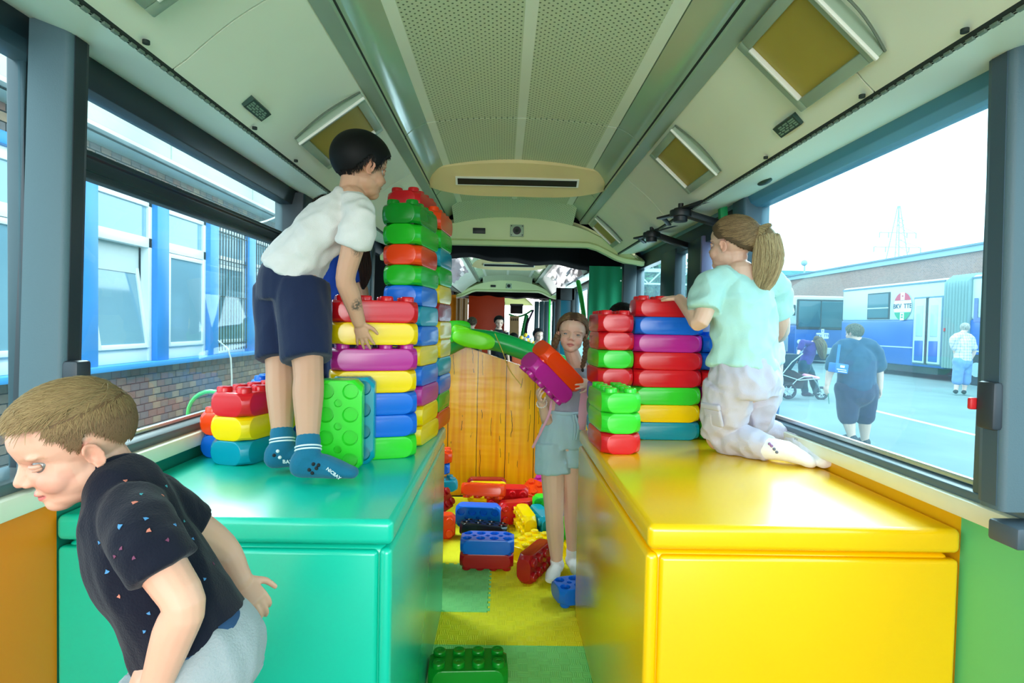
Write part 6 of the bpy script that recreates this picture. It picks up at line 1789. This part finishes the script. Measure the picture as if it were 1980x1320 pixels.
# ---------------------------------------------------------------- articulated bus, side on
AX = 14.3
ay = lambda px: at(px, 600, X=AX).y
busw = mat('bus_white_paint', (188, 208, 212), .3, coat=.3); busb = mat('bus_blue_paint', (30, 92, 172), .3, coat=.3, var=(1.2, .05)); rub = mat('dark_rubber', (34, 44, 50), .7); bg_ = mat('bus_dark_glass', (44, 92, 104), .08); bell = mat('grey_bellows', (150, 180, 178), .7)
zr = at(1790, 541, X=AX).z; zm = at(1740, 620, X=AX).z; zbt = .32
A = empty('articulated_bus', (AX + 1.2, 18, GZ)); tag(A, 'long articulated bus in white above and blue below, parked side on', 'bus')
yR1, yR0, yB0, yF0 = ay(1628), ay(1829), ay(1876), 7.0
def ka(lo, hi, nm, m_, bev=0, root=None): return kid(MB().box(lo, hi).build(nm, m_, bevel=bev, seg=3, smooth=50 if bev else 0), root or A)
for y0_, y1_ in ((yR0, yR1), (yF0, yB0)):
    ka((AX, y0_, zm), (AX + 2.5, y1_, zr), 'upper_body', busw, .10); ka((AX - .005, y0_, zbt), (AX + 2.5, y1_, zm + .02), 'lower_body', busb, .05)
    ka((AX + .05, y0_ + .3, zbt - .22), (AX + 2.4, y1_ - .3, zbt), 'underbody', rub)
    ka((AX - .02, y0_ + .05, zbt + .62), (AX + .01, y1_ - .05, zbt + .66), 'side_strip', mat('chrome_strip', (180, 196, 204), .3))
    ka((AX - .03, y0_ + .05, zr - .12), (AX + .02, y1_ - .05, zr - .07), 'rain_gutter', mat('gutter_grey', (84, 120, 140), .5))
b = MB(); rs = []
nf = 16
for i in range(nf + 1):
    yy = yR0 + (yB0 - yR0) * i / nf; o_ = .10 if i % 2 else -.10
    rs.append([V((AX + .02 + o_, yy, zbt + .05)), V((AX + .02 + o_, yy, zr - .15)), V((AX + .2, yy, zr - .02 - o_)), V((AX + 2.3, yy, zr - .02 - o_)), V((AX + 2.45, yy, zbt + .05))])
b.rings(rs); kid(b.build('bellows', bell, smooth=20), A)
ya, yb = ay(1678), ay(1721)
zwa, zwb = at(1700, 617, X=AX).z, at(1700, 566, X=AX).z
ka((AX - .03, yb, zwa), (AX + .05, ya, zwb), 'side_window', rub, .02); ka((AX - .04, yb + .06, zwa + .06), (AX, ya - .06, zwb - .05), 'window_pane', bg_, .0); ka((AX - .05, yb + .05, zwa + .40), (AX, ya - .05, zwa + .44), 'window_bar', busw)
da, db_ = ay(1768), ay(1826); zd0 = at(1797, 706, X=AX).z; zd1 = at(1797, 573, X=AX).z
ka((AX - .03, db_, zd0), (AX + .04, da, zd1), 'door_frame', mat('gutter_grey', (84, 120, 140), .5), .02)
mid = (da + db_) / 2
for y0_, y1_ in ((db_ + .06, mid - .04), (mid + .04, da - .06)):
    lf = ka((AX - .06, y0_, zd0 + .05), (AX + .0, y1_, zd1 - .06), 'door_leaf', busw, .02)
    ka((AX - .075, y0_ + .09, zd0 + .12), (AX, y1_ - .09, zd0 + .82), 'door_lower_panel', busb, .02); ka((AX - .075, y0_ + .12, zd0 + .95), (AX, y1_ - .12, zd1 - .28), 'door_pane', mat('pale_door_glass', (168, 198, 204), .1), .03)
ka((AX - .07, mid - .05, zd0 + .03), (AX, mid + .05, zd1 - .04), 'door_seal', rub); ka((AX - .06, db_ - .12, zd0 + 1.15), (AX, db_ - .04, zd0 + 1.25), 'red_button', mat('red_button', (210, 60, 60), .5))
for yy in (ay(1700), ay(1894)):
    kid(MB().cyl((AX + .02, yy, .40), .52, .12, 28, Matrix.Rotation(R(90), 3, 'Y')).build('wheel_arch', rub), A); kid(MB().cyl((AX - .01, yy, .40), .46, .12, 28, Matrix.Rotation(R(90), 3, 'Y')).build('wheel', rub), A)
    kid(MB().cyl((AX - .03, yy, .40), .22, .06, 20, Matrix.Rotation(R(90), 3, 'Y')).build('hub', bell), A)
redm = mat('logo_red', (200, 50, 80), .5); grm = mat('logo_green', (20, 150, 110), .5); lw = mat('logo_white', (235, 240, 240), .5); ink = mat('logo_ink', (50, 60, 90), .5)
def roundel(root, c, right, up, r, band=True, rz=None, mono=None):
    rz = rz or r; M = frameM(c, right, up); n = 40
    def seg(a0, a1, m_, nm, h=.006):
        pts = [M @ V((r * math.cos(a0 + (a1 - a0) * k / n), rz * math.sin(a0 + (a1 - a0) * k / n), 0)) for k in range(n + 1)]
        kid(MB().prism(pts, (M.to_3x3() @ V((0, 0, h)))).build(nm, m_, smooth=0), root)
    kid(MB().prism([M @ V((r * math.cos(2 * PI * k / n), rz * math.sin(2 * PI * k / n), -.004)) for k in range(n)], M.to_3x3() @ V((0, 0, .006))).build('roundel', lw, smooth=0), root)
    a = R(25)
    seg(a, PI - a, mono or redm, 'roundel_segment'); seg(PI + a, 2 * PI - a, mono or grm, 'roundel_segment')
    kid(MB().box((-r * .22, rz * .45, .004), (r * .22, rz * 1.0, .009), M).build('roundel_stripe', lw, smooth=0), root)
    kid(MB().box((-r * .22, -rz * 1.0, .004), (r * .22, -rz * .45, .009), M).build('roundel_stripe', lw, smooth=0), root)
    t = text('BKV  TTE', r * .50, ink if not mono else mono, None, 'lettering', M @ Matrix.Translation((0, 0, .012)), bold=True); kid(t, root)
    for zz in (.72, -.62, -.80): kid(MB().box((-r * .10, rz * zz - .02, .008), (r * .10, rz * zz + .03, .012), M).build('roundel_mark', redm if zz > 0 and not mono else (mono or grm), smooth=0), root)
roundel(A, at(1745, 592, X=AX - .03), (0, -1, 0), (0, 0, 1), .46, rz=.50)
c = at(1905, 600, X=AX - .02); t = text('LO', 1.0, mat('violet_blue_print', (96, 116, 190), .5), None, 'lettering', frameM(at(1880, 602, X=AX - .02), (0, -1, 0), (0, 0, 1)), align='LEFT', bold=True); kid(t, A)

def bus_front(root, x0, x1, y, zt_, lab):
    w = x1 - x0; zz = lambda f: zbt + (zt_ - zbt) * f
    ka((x0, y, zz(.50)), (x1, y + 11, zt_), 'upper_body', busw, .10, root); ka((x0, y - .01, zbt), (x1, y + 11, zz(.50)), 'lower_body', busb, .06, root)
    ka((x0 + .05, y + .05, zbt - .25), (x1 - .05, y + 10.9, zbt), 'underbody', rub, 0, root)
    ka((x0 + .06, y - .05, zz(.43)), (x1 - .06, y + .05, zz(.94)), 'windscreen_rubber', rub, .06, root)
    ka((x0 + .14, y - .07, zz(.47)), (x1 - .14, y, zz(.91)), 'windscreen', bg_, .05, root); ka(((x0 + x1) / 2 - .02, y - .08, zz(.46)), ((x0 + x1) / 2 + .02, y, zz(.92)), 'windscreen_bar', rub, 0, root)
    ka((x0 + .1, y - .10, zz(.02)), (x1 - .1, y, zz(.13)), 'bumper', busw, .03, root)
    for s_ in (0, 1):
        xx = x0 + .22 if s_ == 0 else x1 - .22; kid(MB().cyl((xx, y - .03, zz(.22)), .11, .06, 20, Matrix.Rotation(R(90), 3, 'X')).build('headlamp', lw), root)
    ka((x0 - .18, y - .12, zz(.66)), (x0 - .04, y + .02, zz(.84)), 'mirror', rub, .03, root)
    roundel(root, V(((x0 + x1) / 2 + .1, y - .09, zz(.33))), (1, 0, 0), (0, 0, 1), .32, mono=busb)
    # side doors
    for k in range(2):
        ya_ = y + .6 + k * .75; ka((x0 - .03, ya_, zz(.04)), (x0 + .02, ya_ + .68, zz(.90)), 'door_leaf', busw, .02, root); ka((x0 - .05, ya_ + .12, zz(.40)), (x0, ya_ + .56, zz(.84)), 'door_pane', bg_, .03, root)
    for k in range(5): ka((x0 - .02, y + 2.6 + 1.6 * k, zz(.52)), (x0 + .02, y + 4.0 + 1.6 * k, zz(.86)), 'side_window', bg_, .03, root)
    for yy in (y + 2.5, y + 8.5): kid(MB().cyl((x0 - .02, yy, .40), .47, .15, 24, Matrix.Rotation(R(90), 3, 'Y')).build('wheel', rub), root)
B_ = empty('parked_bus', (15.3, 28, GZ)); tag(B_, 'blue-fronted bus facing the camera behind the woman with the stroller', 'bus')
bus_front(B_, at(1538, 600, Y=27).x, at(1634, 600, Y=27).x, 27, at(1590, 572, Y=27).z, '')
C_ = empty('parked_bus', (10.8, 25, GZ)); tag(C_, 'blue-fronted bus mostly hidden behind the kneeling girl', 'bus')
bus_front(C_, at(1420, 600, Y=24).x, at(1512, 600, Y=24).x, 24, at(1470, 580, Y=24).z, '')

# ---------------------------------------------------------------- people in the yard
def adult(lab, Yp, head, skin, hc, top, low, J, H=.235, f=(0, 1, 0), build=1.0, shorts=None, shoe=(30, 40, 44), longhair=False, vox=.011):
    """J: dict of joint name -> (px, py, dy) on depth Yp"""
    global K
    P = {k: at(v[0], v[1], Y=Yp + v[2]) for k, v in J.items()}
    K = person(lab, (P['pelvis'].x, Yp, GZ)); h = Head(at(head[0], head[1], Y=Yp), f, head[2] if len(head) > 2 else (0, 0, 1), H); lidfor(h, skin)
    b = MB(); h.shapes(b); B = build; nb = P['neck']; sdv = (P['shR'] - P['shL']).normalized()
    b.tube([h.w(0, -.08, .28), nb], [.055 * B, .06 * B], 12)
    ch = nb.lerp(P['pelvis'], .30); be = nb.lerp(P['pelvis'], .70)
    b.tube([nb, ch, be, P['pelvis']], [(.09 * B, .07), (.17 * B, .11 * B), (.16 * B, .12 * B), (.17 * B, .12 * B)], 16, side=sdv, sub=3)
    for s_, hs in (('L', -1), ('R', 1)):
        b.tube([P['sh' + s_], P['el' + s_], P['wr' + s_]], [.055 * B, .042 * B, .028 * B], 12, sub=4); d = P['wr' + s_] - P['el' + s_]
        hand(b, P['wr' + s_], d, (-hs, .2, 0), 1 if hs > 0 else -1, .18, (16, 22, 18))
        hp = P['pelvis'] + sdv * (hs * .095 * B)
        b.tube([hp, P['kn' + s_], P['kn' + s_].lerp(P['an' + s_], .3), P['an' + s_]], [.095 * B, .062 * B, .062 * B, .038 * B], 12, sub=3); foot(b, P['an' + s_], None, P['an' + s_] + V((f[0], f[1], 0)).normalized() * .17 - V((0, 0, .06)), .045)
    body(b, K, h, skin, vox, 2); eyes(h, K, (70, 90, 100))
    hair(h, K, hc, 1500 if not longhair else 2500, .14 if not longhair else .5, (lambda d: V((0, .2, -1))) if not longhair else (lambda d: V((0, .1, -1))), col2=[v * .6 for v in hc], thick=.03, lift=.2, width=.003, seedv=4)
    tm = top if not isinstance(top, tuple) else fabric('yard_top_%d_%d_%d' % top, top, 5, .05)
    lm = fabric('yard_low_%d_%d_%d' % low, low, 5, .05)
    b = MB(); b.tube([nb - V((0, 0, .02)), ch, be, nb.lerp(P['pelvis'], .97)], [(.10 * B, .08), (.20 * B, .14 * B), (.19 * B, .15 * B), (.20 * B, .15 * B)], 20, side=sdv, sub=3)
    for s_ in 'LR': b.tube([nb.lerp(P['sh' + s_], .4), P['sh' + s_], P['sh' + s_].lerp(P['el' + s_], .75)], [.08 * B, .085 * B, .082 * B], 16, sub=3)
    cloth('shirt', b, K, tm, .016, 3, folds(6, .014))
    b = MB(); b.tube([nb.lerp(P['pelvis'], .85), P['pelvis'] - V((0, 0, .06))], [(.19 * B, .145 * B), (.20 * B, .155 * B)], 18, side=sdv)
    for s_, hs in (('L', -1), ('R', 1)):
        hp = P['pelvis'] + sdv * (hs * .10 * B); q = [hp, P['kn' + s_]]
        if shorts is None: q += [P['an' + s_] + V((0, 0, .05))]
        else: q = [hp, hp.lerp(P['kn' + s_], .5), hp.lerp(P['kn' + s_], shorts) if shorts <= 1 else P['kn' + s_].lerp(P['an' + s_], shorts - 1)]
        b.tube(q, [.125 * B, .11 * B, .10 * B if shorts else .075], 16, sub=2)
    cloth('shorts' if shorts else 'trousers', b, K, lm, .016, 3, folds(5, .012))
    for s_ in 'LR':
        b = MB(); a = P['an' + s_]; foot(b, a - V((0, 0, .02)), None, a + V((f[0], f[1], 0)).normalized() * .19 - V((0, 0, .065)), .055); cloth('shoe', b, K, mat('yard_shoe_%d' % shoe[0], shoe, .6), .012, 2)
    return h, P
YM = at(1660, 868, Z=GZ).y
h, P = adult('stout man in dark polo shirt and shorts walking away across the yard', YM, (1652, 640), (226, 186, 166), (112, 104, 82), (22, 66, 98), (34, 42, 74),
      dict(neck=(1656, 660, 0), shL=(1626, 676, -.02), shR=(1688, 676, 0), elL=(1606, 716, 0), elR=(1700, 716, 0), wrL=(1600, 742, -.02), wrR=(1702, 750, 0), pelvis=(1656, 752, 0), knL=(1640, 808, 0), knR=(1672, 808, .06), anL=(1647, 846, -.03), anR=(1672, 852, .15)), H=.24, f=(-.35, .94, 0), build=1.22, shorts=.92)
bgr = empty('shoulder_bag', at(1626, 712, Y=YM - .2)); tag(bgr, 'bright blue printed bag hanging at the stout man\'s left hip', 'bag')
c = at(1626, 712, Y=YM - .26); Mb = frameM(c, (1, .1, -.12), (0, 0, 1)); kid(MB().box((-.09, -.06, -.12), (.09, .06, .02), Mb).build('bag_body', mat('bag_blue', (26, 110, 190), .5), bevel=.01), bgr)
for a, b_ in (((-.07, -.02), (.06, -.01)), ((-.05, -.045), (.07, -.035)), ((-.03, .01), (.03, .04))): kid(MB().box((a[0], a[1], .02), (b_[0], b_[1], .024), Mb).build('bag_print', lw, smooth=0), bgr)
kid(MB().bar(c + V((-.05, 0, .06)), c + V((-.0, .05, .30)), .03, .008).build('strap', mat('bag_blue', (26, 110, 190), .5)), bgr)
o = MB().tube([at(1601, 757, Y=YM - .05), at(1603, 780, Y=YM - .05)], [.008, .005], 8).build('hand_strap', mat('green_strap', (70, 130, 110), .6)); tag(o, 'thin green strap hanging from the stout man\'s left hand', 'strap')
def plaid():
    M = bpy.data.materials.new('plaid_cotton'); M.use_nodes = True; n = M.node_tree.nodes; l = M.node_tree.links; b = n['Principled BSDF']; b.inputs['Roughness'].default_value = .85
    tc = n.new('ShaderNodeTexCoord'); sp = n.new('ShaderNodeSeparateXYZ'); l.new(tc.outputs['Object'], sp.inputs[0]); outs = []
    for i in (0, 2):
        m1 = n.new('ShaderNodeMath'); m1.operation = 'MULTIPLY'; l.new(sp.outputs[i], m1.inputs[0]); m1.inputs[1].default_value = 14
        m2 = n.new('ShaderNodeMath'); m2.operation = 'FRACT'; l.new(m1.outputs[0], m2.inputs[0]); m3 = n.new('ShaderNodeMath'); m3.operation = 'LESS_THAN'; l.new(m2.outputs[0], m3.inputs[0]); m3.inputs[1].default_value = .22; outs.append(m3.outputs[0])
    ad = n.new('ShaderNodeMath'); ad.operation = 'ADD'; l.new(outs[0], ad.inputs[0]); l.new(outs[1], ad.inputs[1]); mm = n.new('ShaderNodeMath'); mm.operation = 'MULTIPLY'; mm.inputs[1].default_value = .45; l.new(ad.outputs[0], mm.inputs[0])
    mx = n.new('ShaderNodeMix'); mx.data_type = 'RGBA'; l.new(mm.outputs[0], mx.inputs['Factor']); mx.inputs['A'].default_value = lin((224, 220, 222)); mx.inputs['B'].default_value = lin((120, 140, 180)); l.new(mx.outputs['Result'], b.inputs['Base Color']); return M
YO = at(1860, 764, Z=GZ).y
adult('white-haired man in a plaid shirt and pale jeans standing by the bus bellows', YO, (1866, 632), (230, 196, 180), (220, 216, 204), plaid(), (116, 156, 204),
      dict(neck=(1861, 645, 0), shL=(1845, 655, -.05), shR=(1876, 655, .05), elL=(1846, 676, 0), elR=(1884, 678, .05), wrL=(1850, 696, .05), wrR=(1878, 694, .1), pelvis=(1861, 698, 0), knL=(1852, 728, 0), knR=(1868, 728, .05), anL=(1848, 756, 0), anR=(1864, 757, .05)), H=.25, f=(.6, .8, 0), build=1.08, shorts=1.3)
YW = at(1562, 766, Z=GZ).y
adult('woman in purple top bending forward over the stroller, hair hanging', YW, (1582, 664, (.55, 0, .6)), (224, 190, 174), (120, 104, 80), (66, 52, 120), (26, 60, 68),
      dict(neck=(1572, 664, 0), shL=(1552, 662, -.1), shR=(1566, 668, .1), elL=(1546, 676, -.15), elR=(1560, 690, .15), wrL=(1541, 690, -.2), wrR=(1556, 705, .1), pelvis=(1556, 704, 0), knL=(1553, 734, 0), knR=(1572, 734, .1), anL=(1556, 760, 0), anR=(1578, 759, .1)), H=.23, f=(.75, -.2, -.6), build=.85, longhair=True)
strand_bundle(K, 'hanging_hair', [at(1580, 655, Y=YW - .05), at(1588, 668, Y=YW - .08), at(1590, 684, Y=YW - .08), at(1592, 694, Y=YW - .08)], [.10, .12, .09, .03], 500, (150, 132, 100), (90, 76, 56), width=.004)
YS = 8.6
adult('person in a white t-shirt and jeans mostly hidden behind the kneeling girl', YS, (1478, 630), (226, 190, 170), (90, 70, 50), (224, 230, 232), (60, 100, 150),
      dict(neck=(1480, 648, 0), shL=(1456, 662, 0), shR=(1503, 662, 0), elL=(1450, 700, 0), elR=(1509, 706, 0), wrL=(1450, 735, 0), wrR=(1506, 742, -.05), pelvis=(1482, 740, 0), knL=(1474, 790, 0), knR=(1492, 790, .06), anL=(1474, 832, -.03), anR=(1490, 832, .05)), H=.24, f=(-.2, .98, 0))

# ---------------------------------------------------------------- stroller
YT = at(1550, 768, Z=GZ).y - .35
S = lambda px, py, dy=0: at(px, py, Y=YT + dy)
st = empty('stroller', (S(1550, 760).x, YT, GZ)); tag(st, 'black three-wheeled stroller with a pink blanket in front of the woman', 'stroller')
blk = fabric('stroller_black_fabric', (36, 52, 56), 60, .3); sil = mat('stroller_frame', (170, 184, 186), .35, metal=.5)
def wheel(c, r):
    n = 28; b = MB(); b.tube([c + V((math.cos(t) * r, 0, math.sin(t) * r)) for t in [2 * PI * k / n for k in range(n + 1)]], [.028] * (n + 1), 8); w = kid(b.build('wheel', rub), st)
    for k in range(6): t = 2 * PI * k / 6; o_ = MB().bar(c, c + V((math.cos(t) * r, 0, math.sin(t) * r)), .014, .014).build('spoke', sil, smooth=0); o_.parent = w
    o_ = MB().cyl(c + V((0, .03, 0)), .035, .06, 12, Matrix.Rotation(R(90), 3, 'X')).build('hub', sil); o_.parent = w
wheel(S(1525, 756, -.25), .15); wheel(S(1525, 754, .25), .15); wheel(S(1588, 760, 0), .13)
for dy in (-.24, .24):
    kid(MB().tube([S(1512, 724, dy), S(1531, 700, dy), S(1553, 683, dy)], [.013] * 3, 8).build('handle_bar', sil), st); kid(MB().tube([S(1525, 754, dy), S(1540, 735, dy), S(1570, 728, dy), S(1588, 758, dy * .2)], [.013] * 4, 8, sub=2).build('frame_tube', sil), st)
    kid(MB().tube([S(1512, 724, dy), S(1545, 735, dy), S(1582, 732, dy)], [.012] * 3, 8).build('frame_tube', sil), st)
kid(MB().tube([S(1553, 683, -.24), S(1553, 683, .24)], [.016] * 2, 8).build('handle', rub), st)
kid(MB().prism([S(1515, 684, -.22), S(1551, 685, -.22), S(1541, 700, -.22), S(1530, 716, -.22), S(1512, 704, -.22)], (0, .44, 0)).build('hood', blk, bevel=.02), st)
kid(MB().prism([S(1512, 710, -.2), S(1536, 716, -.2), S(1560, 730, -.2), S(1558, 737, -.2), S(1520, 736, -.2), S(1508, 726, -.2)], (0, .40, 0)).build('seat', blk, bevel=.02), st)
kid(MB().prism([S(1516, 738, -.2), S(1556, 738, -.2), S(1552, 752, -.2), S(1522, 750, -.2), S(1511, 744, -.2)], (0, .40, 0)).build('basket', blk, bevel=.02), st)
kid(MB().tube([S(1556, 726, -.12), S(1566, 728, -.12), S(1581, 731, -.12)], [(.07, .05), (.09, .05), (.06, .04)], 10, sub=3).build('pink_blanket', fabric('pink_blanket', (226, 150, 180), 60, .4)), st)
